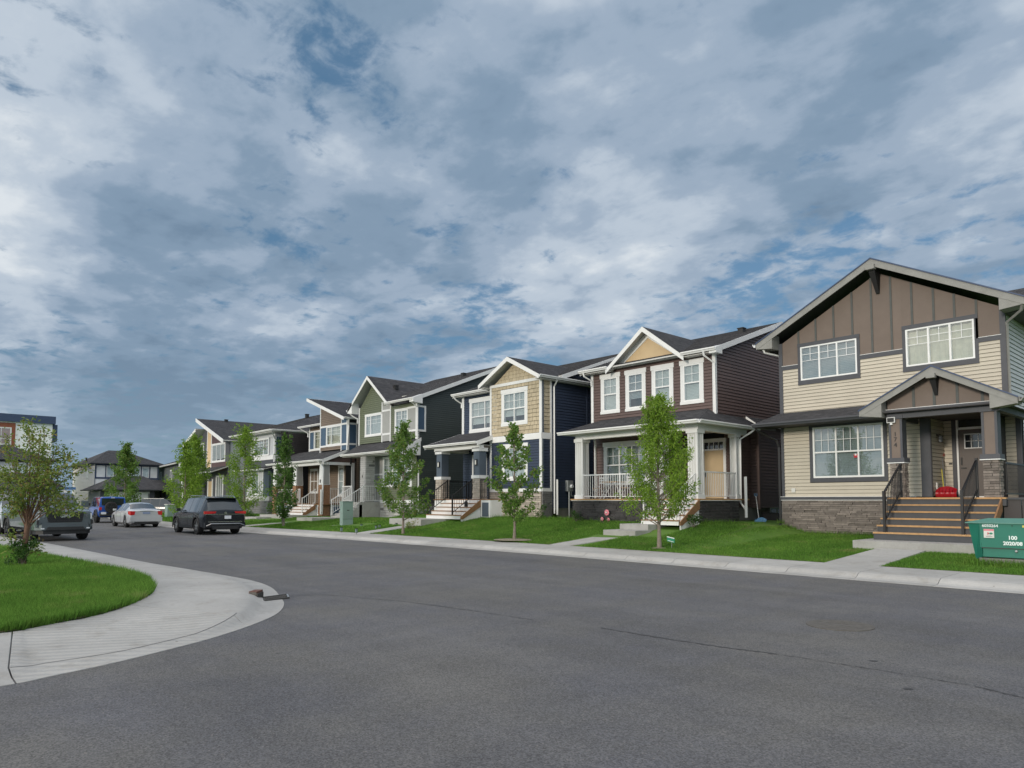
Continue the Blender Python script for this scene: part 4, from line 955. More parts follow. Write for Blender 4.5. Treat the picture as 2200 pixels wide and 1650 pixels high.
# stairs and rails
st = stairs(H, -7.69, -5.02, 21.8, ZF, 5, .28, .19, 'wood', 'riser_grey', .50)
obj('deck_edge', MB().box(-7.78, -5.0, 21.76, 21.8, ZF-.045, ZF+.001), 'wood', st)
stringer(H, -5.02, 21.8, ZF, 5, 'wood_dark', zb=.5)
for xr in (-7.42, -5.55):
    railing(H, (xr, 20.52, .92), (xr, 21.86, 1.78), .92, 'black_metal', .105, (False, False), .10, .008, .024)
    obj('rail_post', MB().box(xr-.03, xr+.03, 20.46, 20.52, .73, 1.86), 'black_metal', H); obj('rail_post', MB().box(xr-.03, xr+.03, 21.84, 21.90, ZF, 2.74), 'black_metal', H)
railing(H, (-5.0, 22.3, ZF), (-5.0, 25.25, ZF), .95, 'black_metal', .10, (False, True), .08, .007, .02)
for a, b in ((-5.0, -4.62), (-4.60, -4.25), (-4.23, -3.9)): obj('skirt_board', MB().box(a, b, 22.0, 22.03, .5, ZF-.06), 'black_siding', H)
obj('deck_side', MB().box(-5.0, -3.9, 21.95, 22.04, ZF-.06, ZF-.002), 'riser_grey', H)
def side_gable_top(yf, zf_, yr, zr):
    """limits along Y of a gable end wall at height z (ridge at yr)"""
    def f(z):
        if z <= zf_: return (-1e3, 1e3)
        t = (z-zf_)/(zr-zf_); return (yf+(yr-yf)*t, 2*yr-yf-(yr-yf)*t)
    return f
# ================================================================ HOUSE B: brown with white trim
H = thing('house', 'dark brown siding house with white trim and full width covered porch', 'house', (-17.5, 23.5, .8), group='two storey houses along the street')
F = PF(23.5)
ws = [(-20.12, -19.06, 5.38, 7.14), (-18.74, -17.68, 5.38, 7.14), (-17.37, -16.31, 5.38, 7.14), (-15.97, -14.92, 5.38, 7.14)]
siding(H, F, -20.56, -14.50, 4.75, 7.36, 'brown_siding', holes=[(a+.03, b-.03, c+.03, d-.03) for a, b, c, d in ws], course=.125)
for i, q in enumerate(ws):
    window(H, F, *q, (.14, .14, .19, .12), 'white', 1, .50, True, blind='blind' if i != 1 else 'blind_grey', head=.04, blend=1 if i != 1 else .72)
board(H, F, -20.68, -20.545, 4.7, 7.40, 'white', -.06, .04, 'corner_board'); board(H, F, -14.52, -14.38, 4.5, 7.40, 'white', -.06, .04, 'corner_board')
core(H, F, [(-20.6, .5), (-16.8, .5), (-16.8, 4.3), (-14.45, 4.3), (-14.45, 7.4), (-20.6, 7.4)]); core(H, PF(25.0), [(-16.8, .5), (-14.45, .5), (-14.45, 4.35), (-16.8, 4.35)], n=-.1)
board(H, F, -19.45, -15.6, 7.30, 7.44, 'white', 0, .06, 'frieze')
obj('gable_panel', MB().ppoly(F, [(-19.0, 7.44), (-16.05, 7.44), (-17.53, 8.52)], -.02, .01), 'tan_panel', H)
obj('gable_trim', MB().prism([(-19.25, 23.46, 7.44), (-18.85, 23.46, 7.44), (-17.53, 23.46, 8.36), (-17.53, 23.46, 8.62)], [(-19.25, 23.51, 7.44), (-18.85, 23.51, 7.44), (-17.53, 23.51, 8.36), (-17.53, 23.51, 8.62)]).prism([(-16.2, 23.46, 7.44), (-15.8, 23.46, 7.44), (-17.53, 23.46, 8.62), (-17.53, 23.46, 8.36)], [(-16.2, 23.51, 7.44), (-15.8, 23.51, 7.44), (-17.53, 23.51, 8.62), (-17.53, 23.51, 8.36)]), 'white', H)
gable_roof_front(H, -17.50, 1.98, 7.24, 8.76, 23.05, 27.2, 'white', 'soffit_white', .19, .06)
YR, ZR, YE, ZE = 28.3, 9.22, 23.08, 7.36
for a, b in ((-20.95, -19.35), (-15.6, -14.12)): pass
roof_plane(H, (-20.98, YE, ZE), (-14.12, YE, ZE), (-14.12, YR, ZR), (-20.98, YR, ZR), .06)
roof_plane(H, (-14.12, 2*YR-YE, ZE), (-20.98, 2*YR-YE, ZE), (-20.98, YR, ZR), (-14.12, YR, ZR), .06)
fascia(H, (-14.12, YE, ZE), (-14.12, YR, ZR), 'white', .20); fascia(H, (-20.98, YE, ZE), (-20.98, YR, ZR), 'white', .20); fascia(H, (-14.12, YR, ZR), (-14.12, 2*YR-YE, ZE), 'white', .2)
obj('soffit', MB().box(-20.95, -19.4, 23.1, 23.5, 7.20, 7.23).box(-15.6, -14.15, 23.1, 23.5, 7.20, 7.23), 'soffit_white', H)
gutter(H, (-21.0, 23.06, 7.37), (-19.38, 23.06, 7.37)); gutter(H, (-15.62, 23.06, 7.37), (-14.10, 23.06, 7.37))
obj('eave_return', MB().prism([(-14.10, 23.06, 7.37), (-14.10, 23.5, 7.52), (-14.10, 23.5, 7.16), (-14.10, 23.06, 7.16)], [(-14.4, 23.06, 7.37), (-14.4, 23.5, 7.52), (-14.4, 23.5, 7.16), (-14.4, 23.06, 7.16)]), 'white', H)
downspout(H, [(-14.62, 23.0, 7.28), (-14.62, 23.05, 7.12), (-14.42, 23.42, 6.85), (-14.40, 23.42, 4.7)], 'white', .05)
downspout(H, [(-20.75, 23.0, 7.28), (-20.73, 23.05, 7.12), (-20.62, 23.4, 6.95), (-20.62, 23.42, 6.7)], 'white', .045)
vent(H, -15.2, 26.9, 8.78); vent(H, -17.2, 30, 8.95)
# right side wall
S = PR(-14.42)
siding(H, S, 23.55, 33.1, 1.32, 9.2, 'brown_siding', course=.125, top=side_gable_top(23.1, 7.34, YR, ZR-.05), holes=[(23.4, 25.02, 1.2, 4.36)])
core(H, S, [(25.1, .3), (33, .3), (33, 7.3), (YR, 9.1), (23.6, 7.3), (23.6, 4.4), (25.1, 4.4)]); core(H, PLf(-20.6), [(23.6, .3), (33, .3), (33, 7.3), (YR, 9.1), (23.6, 7.3)], 'brown_siding', n=.0)
obj('foundation', MB().box(-14.6, -14.44, 24.3, 33, .1, 1.32), 'foundation', H)
# side bump-out with its small roof
Bp = PF(26.0); siding(H, Bp, -14.42, -14.08, 1.3, 4.6, 'brown_siding', course=.125); siding(H, PR(-14.06), 26.0, 30, 1.3, 4.6, 'brown_siding', course=.125, joined=True)
board(H, Bp, -14.12, -14.03, 1.25, 4.6, 'brown_siding', -.06, .035, 'corner_board')
roof_plane(H, (-13.92, 25.7, 4.60), (-13.92, 30.2, 4.60), (-14.42, 30.2, 4.98), (-14.42, 25.7, 4.98), .05); fascia(H, (-14.44, 25.69, 4.99), (-13.90, 25.69, 4.59), 'white', .15)
# basement window in a corrugated well
obj('window_well', MB().box(-13.9, -13.86, 27.4, 28.9, .35, .88).box(-14.4, -13.9, 27.38, 27.42, .35, .88), 'galvanised', H)
for i in range(7): obj('well_rib', MB().tube([(-14.4, 27.37, .40+i*.07), (-13.9, 27.37, .40+i*.07), (-13.85, 27.42, .40+i*.07), (-13.85, 28.9, .40+i*.07)], .016, 5), 'galvanised', H)
wb = window(H, PR(-14.44), 27.5, 28.8, .75, 1.30, (0, 0, 0, 0), 'white', 2, None, False, blind=None, fw_=.04)
# ground floor front
wl = (-19.98, -17.55, 2.25, 4.12)
siding(H, F, -20.56, -16.75, 1.66, 4.30, 'brown_siding', holes=[(wl[0]+.03, wl[1]-.03, wl[2]+.03, wl[3]-.03)], course=.125)
window(H, F, *wl, (.14, .14, .19, .12), 'white', [0, .33, .66, 1], .48, True, blind='blind_grey', head=.04)
D2 = PF(25.0); siding(H, D2, -16.75, -15.98, 1.66, 4.3, 'brown_siding', course=.125); siding(H, D2, -14.98, -14.42, 1.66, 4.3, 'brown_siding', course=.125)
siding(H, PR(-16.75), 23.5, 25.0, 1.66, 4.3, 'brown_siding', course=.125, joined=True)
obj('door_frame', MB().pbox(D2, -16.02, -15.90, 1.66, 4.02, -.05, .04).pbox(D2, -15.02, -14.9, 1.66, 4.02, -.05, .04).pbox(D2, -16.04, -14.88, 3.95, 4.10, -.05, .05).pbox(D2, -15.9, -15.02, 3.62, 3.68, -.05, .03).pbox(D2, -15.47, -15.45, 3.68, 3.95, -.05, .03).pbox(D2, -15.69, -15.67, 3.68, 3.95, -.05, .03).pbox(D2, -15.25, -15.23, 3.68, 3.95, -.05, .03), 'white', H)
obj('transom_pane', MB().pbox(D2, -15.9, -15.02, 3.68, 3.95, -.04, -.02), 'car_glass', H)
dr = obj('door', MB().pbox(D2, -15.9, -15.02, 1.68, 3.62, -.05, -.01).pbox(D2, -15.82, -15.50, 1.85, 2.55, -.01, .0).pbox(D2, -15.42, -15.10, 1.85, 2.55, -.01, .0).pbox(D2, -15.82, -15.10, 2.7, 3.45, -.01, .0), 'tan_door', H)
obj('door_handle', MB().pbox(D2, -15.86, -15.82, 2.55, 2.8, -.01, .04), 'black_metal', dr)
# porch
obj('porch_floor', MB().box(-20.1, -13.94, 21.46, 25.0, 1.61, 1.66), 'wood', H)
obj('porch_skirt', MB().box(-20.0, -15.55, 21.56, 21.7, .3, 1.6).box(-14.12, -14.0, 21.6, 24.3, .3, 1.6), 'foundation', H)
obj('flashing', MB().box(-20.08, -15.5, 21.48, 21.54, 1.585, 1.605).box(-14.02, -13.92, 21.5, 24.3, 1.585, 1.605), 'white', H)
stones(H, PF(21.56), -20.02, -15.58, .66, 1.58, 'dark_stone', .105, .40); stones(H, PR(-14.02), 21.56, 24.25, .70, 1.58, 'dark_stone', .105, .38)
stones(H, PF(21.56), -14.02-.02, -13.96, .7, 1.58, 'dark_stone', .105, .3)
def white_column(h, x, y, s, z0, z1, flute=True):
    c_ = obj('column', MB().box(x-s, x+s, y-s, y+s, z0, z1), 'soffit_white', h)
    for sx in (-1, 1):
        obj('column_trim', MB().box(x+sx*s-.045*(sx > 0)-.0, x+sx*s+.045*(sx < 0), y-s-.02, y-s, z0, z1).box(x+s, x+s+.02, y+sx*s-.05*(sx > 0), y+sx*s+.05*(sx < 0), z0, z1), 'white', c_)
        obj('column_trim', MB().box(x+sx*s*.3-.012, x+sx*s*.3+.012, y-s-.012, y-s, z0+.2, z1-.2).box(x+s, x+s+.012, y+sx*s*.3-.012, y+sx*s*.3+.012, z0+.2, z1-.2), 'white', c_)
    obj('column_cap', MB().box(x-s-.05, x+s+.05, y-s-.05, y+s+.05, z1-.14, z1), 'white', c_); obj('column_foot', MB().box(x-s-.04, x+s+.04, y-s-.04, y+s+.04, z0, z0+.16), 'white', c_)
    return c_
for x_, y_ in ((-19.72, 21.78), (-15.72, 21.78), (-14.22, 21.78), (-14.16, 24.35)): white_column(H, x_, y_, .19 if y_ < 22 else .12, 1.66, 4.16)
obj('porch_header', MB().box(-19.95, -14.0, 21.62, 21.86, 4.12, 4.33).box(-14.2, -14.0, 21.86, 25, 4.12, 4.328), 'white', H)
obj('ceiling', MB().box(-20.35, -13.7, 21.15, 24.98, 4.332, 4.35), 'soffit_white', H)
EL, ER, EF, ZE2 = -20.42, -13.64, 21.1, 4.44
roof_plane(H, (EL, EF, ZE2), (ER, EF, ZE2), (-14.75, 23.5, 5.12), (-20.1, 23.5, 5.12), .06)
roof_plane(H, (ER, EF, ZE2), (ER, 25.5, ZE2), (-14.42, 25.5, 4.90), (-14.75, 23.5, 5.12), .06)
roof_plane(H, (EL, 23.6, ZE2), (EL, EF, ZE2), (-20.1, 23.5, 5.12), (-20.3, 23.6, 5.12), .06)
gutter(H, (EL, EF-.01, ZE2), (ER, EF-.01, ZE2)); gutter(H, (ER+.0, EF, ZE2), (ER+.0, 25.3, ZE2))
downspout(H, [(-13.62, 24.9, 4.33), (-13.66, 24.7, 4.2), (-14.0, 24.5, 3.95), (-14.02, 24.5, 1.5), (-13.9, 24.5, 1.35), (-13.75, 24.4, 1.2)], 'white', .045)
downspout(H, [(-13.70, 24.3, 2.5), (-13.70, 24.3, .95)], 'white', .06)
downspout(H, [(-20.2, 23.1, 4.33), (-20.3, 23.3, 4.1), (-20.42, 23.42, 3.9), (-20.42, 23.42, 1.7)], 'white', .045)
railing(H, (-19.52, 21.66, 1.66), (-17.6, 21.66, 1.66), 1.0, 'white', .115, (True, True)); railing(H, (-17.6, 21.66, 1.66), (-15.9, 21.66, 1.66), 1.0, 'white', .115, (False, True))
railing(H, (-14.06, 21.98, 1.66), (-14.06, 24.2, 1.66), 1.0, 'white', .115, (True, True))
st = stairs(H, -15.56, -13.96, 21.46, 1.66, 4, .29, .185, 'wood_dark', 'white', .74)
obj('stair_side', MB().prism([(-13.95, 21.46, 1.6), (-13.95, 20.34, .88), (-13.95, 20.34, .5), (-13.95, 21.46, .5)], [(-13.91, 21.46, 1.6), (-13.91, 20.34, .88), (-13.91, 20.34, .5), (-13.91, 21.46, .5)]), 'white', st)
stringer(H, -13.905, 21.46, 1.66, 4, 'wood_dark', zb=.74, run=.29, rise=.185)
for xr in (-15.45, -14.08): railing(H, (xr, 20.32, .90), (xr, 21.5, 1.66), .92, 'white', .12, (True, False))
# seating set on the porch
t = thing('patio_table', 'small wooden cross legged table on the brown porch', 'table', (-18.55, 22.4, 1.66), group='patio set')
for i in range(6): obj('slat', MB().box(-18.95, -18.15, 22.10+i*.10, 22.185+i*.10, 2.34, 2.37), 'wood', t)
for sx in (-18.85, -18.25): obj('leg', MB().beam((sx, 22.1, 1.66), (sx, 22.65, 2.34), -.015, .015, -.03, 0).beam((sx, 22.65, 1.66), (sx, 22.1, 2.34), -.0151, .0151, -.03, 0), 'white', t)
for xx, lab in ((-19.3, 'white folding chair left of the porch table'), (-17.85, 'white folding chair right of the porch table')):
    t = thing('patio_chair', lab, 'chair', (xx, 22.4, 1.66), group='patio set')
    for i in range(4): obj('slat', MB().box(xx-.22, xx+.22, 22.2+i*.11, 22.29+i*.11, 2.1, 2.12), 'wood', t)
    for i in range(3): obj('back_slat', MB().box(xx-.22, xx+.22, 22.64, 22.66, 2.3+i*.10, 2.37+i*.10), 'white', t)
    for sx in (xx-.22, xx+.22): obj('leg', MB().beam((sx, 22.15, 1.66), (sx, 22.6, 2.12), -.012, .012, -.025, 0).beam((sx, 22.65, 1.66), (sx, 22.2, 2.12), -.0121, .0121, -.025, 0).beam((sx, 22.6, 2.1), (sx, 22.68, 2.62), -.012, .012, -.02, 0), 'white', t)

# ================================================================ HOUSE C: navy with tan shingles
H = thing('house', 'navy blue siding house with tan shingled gable and stone base', 'house', (-25.9, 22, .8), group='two storey houses along the street')
F = PF(22.0); XL, XR = -25.92, -22.35
wu = (-25.08, -23.26, 5.12, 6.88); wd = (-25.05, -23.26, 2.52, 4.26)
shingles(H, F, XL+.1, XR-.1, 4.66, 7.08, 'shingle_tan', holes=[(wu[0]+.03, wu[1]-.03, wu[2]+.03, wu[3]-.03)], row=.185, wid=.26)
gz_ = lambda x_: 7.16+.93*max(0, 1-abs(x_+24.14)/1.62)
for i in range(5):
    z0_, z1_ = 7.20+i*.17, 7.20+(i+1)*.17; hf = 1.6*(1-(z0_-7.12)/.98); hf1 = max(.02, 1.6*(1-(z1_-7.12)/.98)); x_ = -24.14-hf
    while x_ < -24.14+hf-.02:
        x1_ = min(x_+random.uniform(.2, .34), -24.14+hf); cl = lambda q: max(-24.14-hf1, min(-24.14+hf1, q))
        obj('shingle', MB().hexa([F(x_, z0_, .026), F(x1_-.012, z0_, .026), F(x1_-.012, z0_, 0), F(x_, z0_, 0), F(cl(x_), z1_, .006), F(cl(x1_-.012), z1_, .006), F(cl(x1_-.012), z1_, 0), F(cl(x_), z1_, 0)]), 'shingle_tan', H); x_ = x1_
siding(H, F, XL+.1, XR-.1, 2.15, 4.38, 'navy_siding', holes=[(wd[0]+.03, wd[1]-.03, wd[2]+.03, wd[3]-.03)], course=.125)
board(H, F, XL-.02, XR+.02, 4.38, 4.66, 'white', 0, .05, 'band_board'); board(H, F, XL-.02, XR+.02, 2.0, 2.15, 'white', 0, .06, 'band_board'); board(H, F, XL, XR, 7.06, 7.20, 'white', 0, .05, 'frieze')
for zz in ((4.66, 7.06), (2.15, 4.38)):
    board(H, F, XL, XL+.12, *zz, 'white', -.06, .04, 'corner_board'); board(H, F, XR-.12, XR+.035, *zz, 'white', -.10, .04, 'corner_board')
for q in (wu, wd): window(H, F, *q, (.14, .14, .19, .15), 'white', 2, .46, True, blind='blind', head=.03, blend=.78 if q is wu else 1)
core(H, F, [(XL+.05, .4), (XR-.05, .4), (XR-.05, 7.1), (-24.14, 8.1), (XL+.05, 7.1)])
obj('foundation', MB().box(XL+.02, XR-.02, 22.02, 23, .5, 2.0), 'foundation', H); stones(H, F, XL, XR, .82, 1.98, 'pale_stone', .098, .36)
obj('plinth', MB().box(XL, XR+.02, 21.97, 22.02, .5, .82), 'foundation', H)
R1 = PR(XR)
board(H, R1, 22.0, 22.10, 2.15, 7.1, 'slate_panel', .0, .036, 'corner_board'); board(H, R1, 22.52, 22.62, 2.0, 7.1, 'white', -.02, .04, 'corner_board'); board(H, R1, 22.0, 22.62, 4.38, 4.66, 'white', 0, .045, 'band_board'); board(H, R1, 22.0, 22.62, 2.0, 2.15, 'white', 0, .045, 'band_board')
shingles(H, R1, 22.10, 22.52, 4.66, 7.06, 'shingle_tan', row=.185, wid=.26); siding(H, R1, 22.10, 22.52, 2.15, 4.38, 'navy_siding'); stones(H, R1, 22.0, 22.6, .82, 1.98, 'dark_block', .098, .36)
siding(H, R1, 22.62, 32, 1.25, 7.15, 'navy_siding'); siding(H, R1, 22.9, 32, 7.15, 9.1, 'navy_siding', top=side_gable_top(22.9, 7.3, 28.3, 9.2), joined=True)
board(H, R1, 25.0, 25.1, 1.25, 7.1, 'navy_siding', 0, .04, 'corner_board'); core(H, R1, [(22.1, .3), (32, .3), (32, 7.3), (28.3, 9.1), (22.6, 7.1)]); obj('foundation', MB().box(-22.5, -22.37, 22.62, 32, .3, 1.25), 'foundation', H)
core(H, PLf(-29.75), [(23.4, .3), (32, .3), (32, 7.3), (28.3, 9.1), (23.4, 7.3)], 'navy_siding', n=0)
gable_roof_front(H, -24.16, 2.12, 7.22, 8.32, 21.52, 27.5, 'white', 'soffit_white', .19, .06)
obj('soffit', MB().box(-22.38, -22.06, 21.6, 27, 7.05, 7.08).box(-26.25, -25.9, 21.6, 23.3, 7.05, 7.08), 'soffit_white', H)
gutter(H, (-22.04, 21.52, 7.22), (-22.04, 25.5, 7.22)); 
roof_plane(H, (-30.15, 22.9, 7.32), (-22.0, 22.9, 7.32), (-22.0, 28.3, 9.24), (-30.15, 28.3, 9.24), .06)
roof_plane(H, (-22.0, 33.7, 7.32), (-30.15, 33.7, 7.32), (-30.15, 28.3, 9.24), (-22.0, 28.3, 9.24), .06)
fascia(H, (-22.0, 22.95, 7.33), (-22.0, 28.3, 9.24), 'white', .20); fascia(H, (-30.15, 22.9, 7.32), (-30.15, 28.3, 9.24), 'white', .2)
gutter(H, (-30.18, 22.88, 7.34), (-26.22, 22.88, 7.34)); obj('soffit', MB().box(-30.1, -26.2, 22.92, 23.3, 7.17, 7.20), 'soffit_white', H)
downspout(H, [(-22.06, 22.7, 7.12), (-22.1, 22.7, 7.0), (-22.27, 22.72, 6.8), (-22.27, 22.72, 1.0)], 'white', .045); downspout(H, [(-22.22, 22.85, 2.55), (-22.22, 22.85, .95)], 'white', .055)
downspout(H, [(-30.0, 22.8, 7.25), (-29.95, 22.95, 7.05), (-29.82, 23.25, 6.85), (-29.82, 23.25, 6.6)], 'white', .045)
# recessed left part
F2 = PF(23.3); wr = (-29.16, -26.6, 5.18, 7.02)
siding(H, F2, -29.62, -25.92, 4.9, 7.18, 'navy_siding', holes=[(wr[0]+.03, wr[1]-.03, wr[2]+.03, wr[3]-.03)]); board(H, F2, -29.80, -29.62, 4.9, 7.2, 'white', -.06, .04, 'corner_board')
window(H, F2, *wr, (.14, .14, .19, .15), 'white', 2, .46, True, blind='blind', head=.03, blend=.8); core(H, F2, [(-29.7, .4), (-25.8, .4), (-25.8, 7.2), (-29.7, 7.2)])
siding(H, F2, -29.7, -28.9, 1.66, 4.3, 'navy_siding'); siding(H, F2, -27.7, -25.92, 1.66, 4.3, 'navy_siding', holes=[(-27.0, -26.1, 2.0, 4.1)])
window(H, F2, -27.0, -26.1, 2.0, 4.1, (.08, .08, .1, .08), 'white', 1, .5, False, blind='curtain')
obj('door_frame', MB().pbox(F2, -28.9, -28.8, 1.66, 4.0, -.05, .04).pbox(F2, -27.8, -27.7, 1.66, 4.0, -.05, .04).pbox(F2, -28.8, -27.8, 3.9, 4.0, -.05, .04), 'white', H); obj('door', MB().pbox(F2, -28.8, -27.8, 1.66, 3.9, -.05, 0), 'slate_panel', H)
# porch
roof_plane(H, (-30.0, 21.0, 4.42), (-25.72, 21.0, 4.42), (-25.72, 23.3, 5.18), (-30.0, 23.3, 5.18), .06)
fascia(H, (-25.70, 20.98, 4.42), (-25.70, 22.0, 4.76), 'white', .2); fascia(H, (-30.0, 20.98, 4.42), (-30.0, 23.3, 5.18), 'white', .2); gutter(H, (-30.02, 20.98, 4.43), (-25.72, 20.98, 4.43))
obj('ceiling', MB().box(-29.95, -25.8, 21.1, 23.28, 4.26, 4.28), 'soffit_white', H); obj('porch_header', MB().box(-29.5, -25.82, 21.22, 21.5, 4.1, 4.258).box(-29.5, -29.2, 21.5, 23.3, 4.1, 4.257), 'white', H)
obj('porch_floor', MB().box(-29.5, -25.9, 21.2, 23.3, 1.62, 1.66), 'wood_dark', H); obj('porch_skirt', MB().box(-29.5, -28.5, 21.25, 21.4, .5, 1.6).box(-25.94, -25.9, 21.2, 22.0, .5, 1.6), 'white', H)
for xa in (-29.40, -26.36):
    xb = xa+.50
    c_ = obj('column', MB().box(xa+.03, xb-.03, 21.28, 21.72, 2.8, 3.98), 'slate_panel', H)
    obj('column_cap', MB().box(xa-.03, xb+.03, 21.22, 21.78, 3.97, 4.14), 'white', c_); obj('column_cap', MB().box(xa-.05, xb+.05, 21.2, 21.8, 2.66, 2.81), 'white', c_)
    obj('column_core', MB().box(xa+.04, xb-.04, 21.3, 21.7, 1.66, 2.67), 'foundation', c_); stones(c_, PF(21.3), xa, xb, 1.66, 2.65, 'pale_stone', .10, .30); stones(c_, PR(xb-.02), 21.28, 21.72, 1.66, 2.65, 'pale_stone', .10, .26)
    l_ = obj('column_lamp', MB().box(xa+.17, xa+.33, 21.22, 21.28, 3.28, 3.58), 'black_metal', H); obj('lamp_glass', MB().box(xa+.20, xa+.30, 21.215, 21.219, 3.32, 3.54), 'blind', l_)
for ch, zz in (('1', 3.12), ('7', 2.98), ('7', 2.84)): pass
for q, (ch, zz) in enumerate((('1', 3.20), ('7', 3.06), ('7', 2.92))): obj('house_number', text_mesh('house_number', ch, .14, 'dark_letter', .006, .002), None, H, loc=(-26.24, 21.272, zz), rot=(PI/2, 0, 0))
st = stairs(H, -28.5, -25.76, 21.2, 1.66, 4, .29, .185, 'wood_dark', 'white', .72)
obj('stair_side', MB().prism([(-25.75, 21.2, 1.6), (-25.75, 20.06, .88), (-25.75, 20.06, .6), (-25.75, 21.2, .6)], [(-25.71, 21.2, 1.6), (-25.71, 20.06, .88), (-25.71, 20.06, .6), (-25.71, 21.2, .6)]), 'white', st); stringer(H, -25.705, 21.2, 1.66, 4, 'wood_dark', zb=.72, run=.29, rise=.185)
sk = obj('skirt_frame', MB().box(-25.68, -24.98, 21.2, 21.26, .7, 1.62), 'white', H); obj('skirt_panel', MB().box(-25.56, -25.10, 21.18, 21.199, .84, 1.50), 'slate_panel', sk)
obj('skirt_top', MB().box(-25.7, -24.96, 21.18, 22.0, 1.62, 1.66), 'wood_dark', H); obj('skirt_side', MB().box(-25.0, -24.97, 21.262, 22, .7, 1.619), 'white', H)
for xr in (-28.45, -26.45): railing(H, (xr, 20.10, .92), (xr, 21.3, 1.70), .92, 'black_metal', .13, (True, True), pst=.03)
railing(H, (-29.3, 21.9, 1.66), (-29.3, 23.2, 1.66), .95, 'black_metal', .12); railing(H, (-25.80, 21.3, 1.66), (-25.2, 21.3, 1.66), .95, 'black_metal', .12); railing(H, (-28.9, 23.0, 1.66), (-26.5, 23.0, 1.66), .9, 'black_metal', .12)
# electricity meter on the wall
t = thing('electric_meter', 'grey electric meter box with conduit on the navy side wall', 'meter box', (-22.2, 24.1, .7))
obj('box', MB().box(-22.34, -22.16, 23.5, 23.85, 2.02, 2.52), 'meter_grey', t); obj('dial', MB().lathe([(.085, 0), (.085, .07), (.07, .09)], (-22.16, 23.72, 2.25), 'X', 16), 'lamp_clear', t)
obj('conduit', MB().tube([(-22.2, 23.62, .6), (-22.2, 23.62, 2.02)], .04, 8).tube([(-22.2, 23.75, 2.02), (-22.2, 23.75, 1.8), (-22.2, 24.4, 1.75), (-22.2, 24.4, .6)], .03, 8), 'meter_grey', t)

# ================================================================ HOUSE D: green
H = thing('house', 'olive green siding house with steep gable and grey panels', 'house', (-37.5, 23, .6), group='two storey houses along the street')
F = PF(23.0)
w1_ = (-39.56, -37.45, 5.64, 7.10); w2_ = (-36.05, -34.62, 5.64, 7.10)
gt = lambda z: (-40.25, -36.5) if z < 7.6 else (-40.25+(z-7.6)*1.12, -37.2-(z-7.6)*1.12)
siding(H, F, -40.22, -37.52, 5.22, 7.45, 'green_siding', holes=[(w1_[0]+.03, w1_[1]-.03, w1_[2]+.03, w1_[3]-.03)], course=.125)
siding(H, F, -40.25, -37.0, 7.45, 8.95, 'green_siding', course=.125, top=lambda z: (-40.25+max(0, z-7.5)*1.10, -36.95-max(0, z-7.5)*1.10))
siding(H, F, -36.48, -33.64, 5.22, 7.35, 'green_siding', holes=[(-36.02, -33.7, 5.66, 7.08)], course=.125)
for a, b in ((5.24, 5.62), (5.74, 7.08), (7.2, 7.55)): obj('panel', MB().ppoly(F, [(-37.42, a), (-36.56, a), (-36.56, b), (-37.42, b)], 0, .02), 'grey_panel', H)
obj('panel', MB().pbox(F, -34.62, -33.76, 5.72, 7.04, .0, .03), 'grey_panel', H)
board(H, F, -37.52, -37.42, 5.2, 7.7, 'white', 0, .045); board(H, F, -36.56, -36.46, 5.2, 7.4, 'white', 0, .045); board(H, F, -37.42, -36.56, 5.62, 5.74, 'white', 0, .04); board(H, F, -37.42, -36.56, 7.08, 7.2, 'white', 0, .04)
window(H, F, *w1_, (.11, .11, .11, .11), 'white', [0, .30, 1], None, True, blind='blind'); window(H, F, *w2_, (.11, .06, .11, .11), 'white', 2, None, True, blind='blind')
board(H, F, -34.64, -33.60, 7.0, 7.12, 'white', 0, .05); board(H, F, -34.64, -33.60, 5.62, 5.74, 'white', 0, .05); board(H, F, -33.78, -33.60, 5.0, 7.4, 'white', -.1, .052, 'corner_board')
board(H, F, -40.33, -40.22, 4.9, 7.6, 'white', -.05, .04, 'corner_board')
R1 = PR(-33.62)
core(H, F, [(-40.2, .4), (-33.7, .4), (-33.7, 7.4), (-36.9, 7.5), (-38.6, 8.9), (-40.2, 7.5)]); core(H, R1, [(23, .4), (36, .4), (36, 7.4), (29.4, 10.2), (23, 7.3)]); core(H, PLf(-40.2), [(23, .4), (36, .4), (36, 7.4), (29.4, 10.2), (23, 7.3)], 'dark_green_siding', n=0)
obj('panel', MB().pbox(R1, 23.0, 23.42, 5.72, 7.02, 0, .06), 'blue_panel', H); obj('panel_frame', MB().pbox(R1, 22.98, 23.52, 7.02, 7.13, 0, .09).pbox(R1, 22.98, 23.52, 5.6, 5.72, 0, .09).pbox(R1, 23.42, 23.52, 5.72, 7.02, 0, .09), 'white', H)
siding(H, R1, 23.0, 36, 1.45, 10.15, 'dark_green_siding', course=.125, top=side_gable_top(22.5, 7.25, 29.4, 10.15), holes=[(22.9, 23.5, 5.62, 7.1)])
roof_plane(H, (-36.0, 22.45, 7.5), (-33.25, 22.45, 7.5), (-33.25, 29.4, 10.3), (-36.0, 29.4, 10.3), .06); roof_plane(H, (-40.9, 24.0, 8.12), (-36.0, 24.0, 8.12), (-36.0, 29.4, 10.3), (-40.9, 29.4, 10.3), .06)
roof_plane(H, (-33.25, 36.35, 7.5), (-40.9, 36.35, 7.5), (-40.9, 29.4, 10.3), (-33.25, 29.4, 10.3), .06)
fascia(H, (-33.25, 22.45, 7.5), (-33.25, 29.4, 10.3), 'white', .22); gutter(H, (-36.3, 22.43, 7.51), (-33.25, 22.43, 7.51)); fascia(H, (-40.9, 24, 8.12), (-40.9, 29.4, 10.3), 'white', .22)
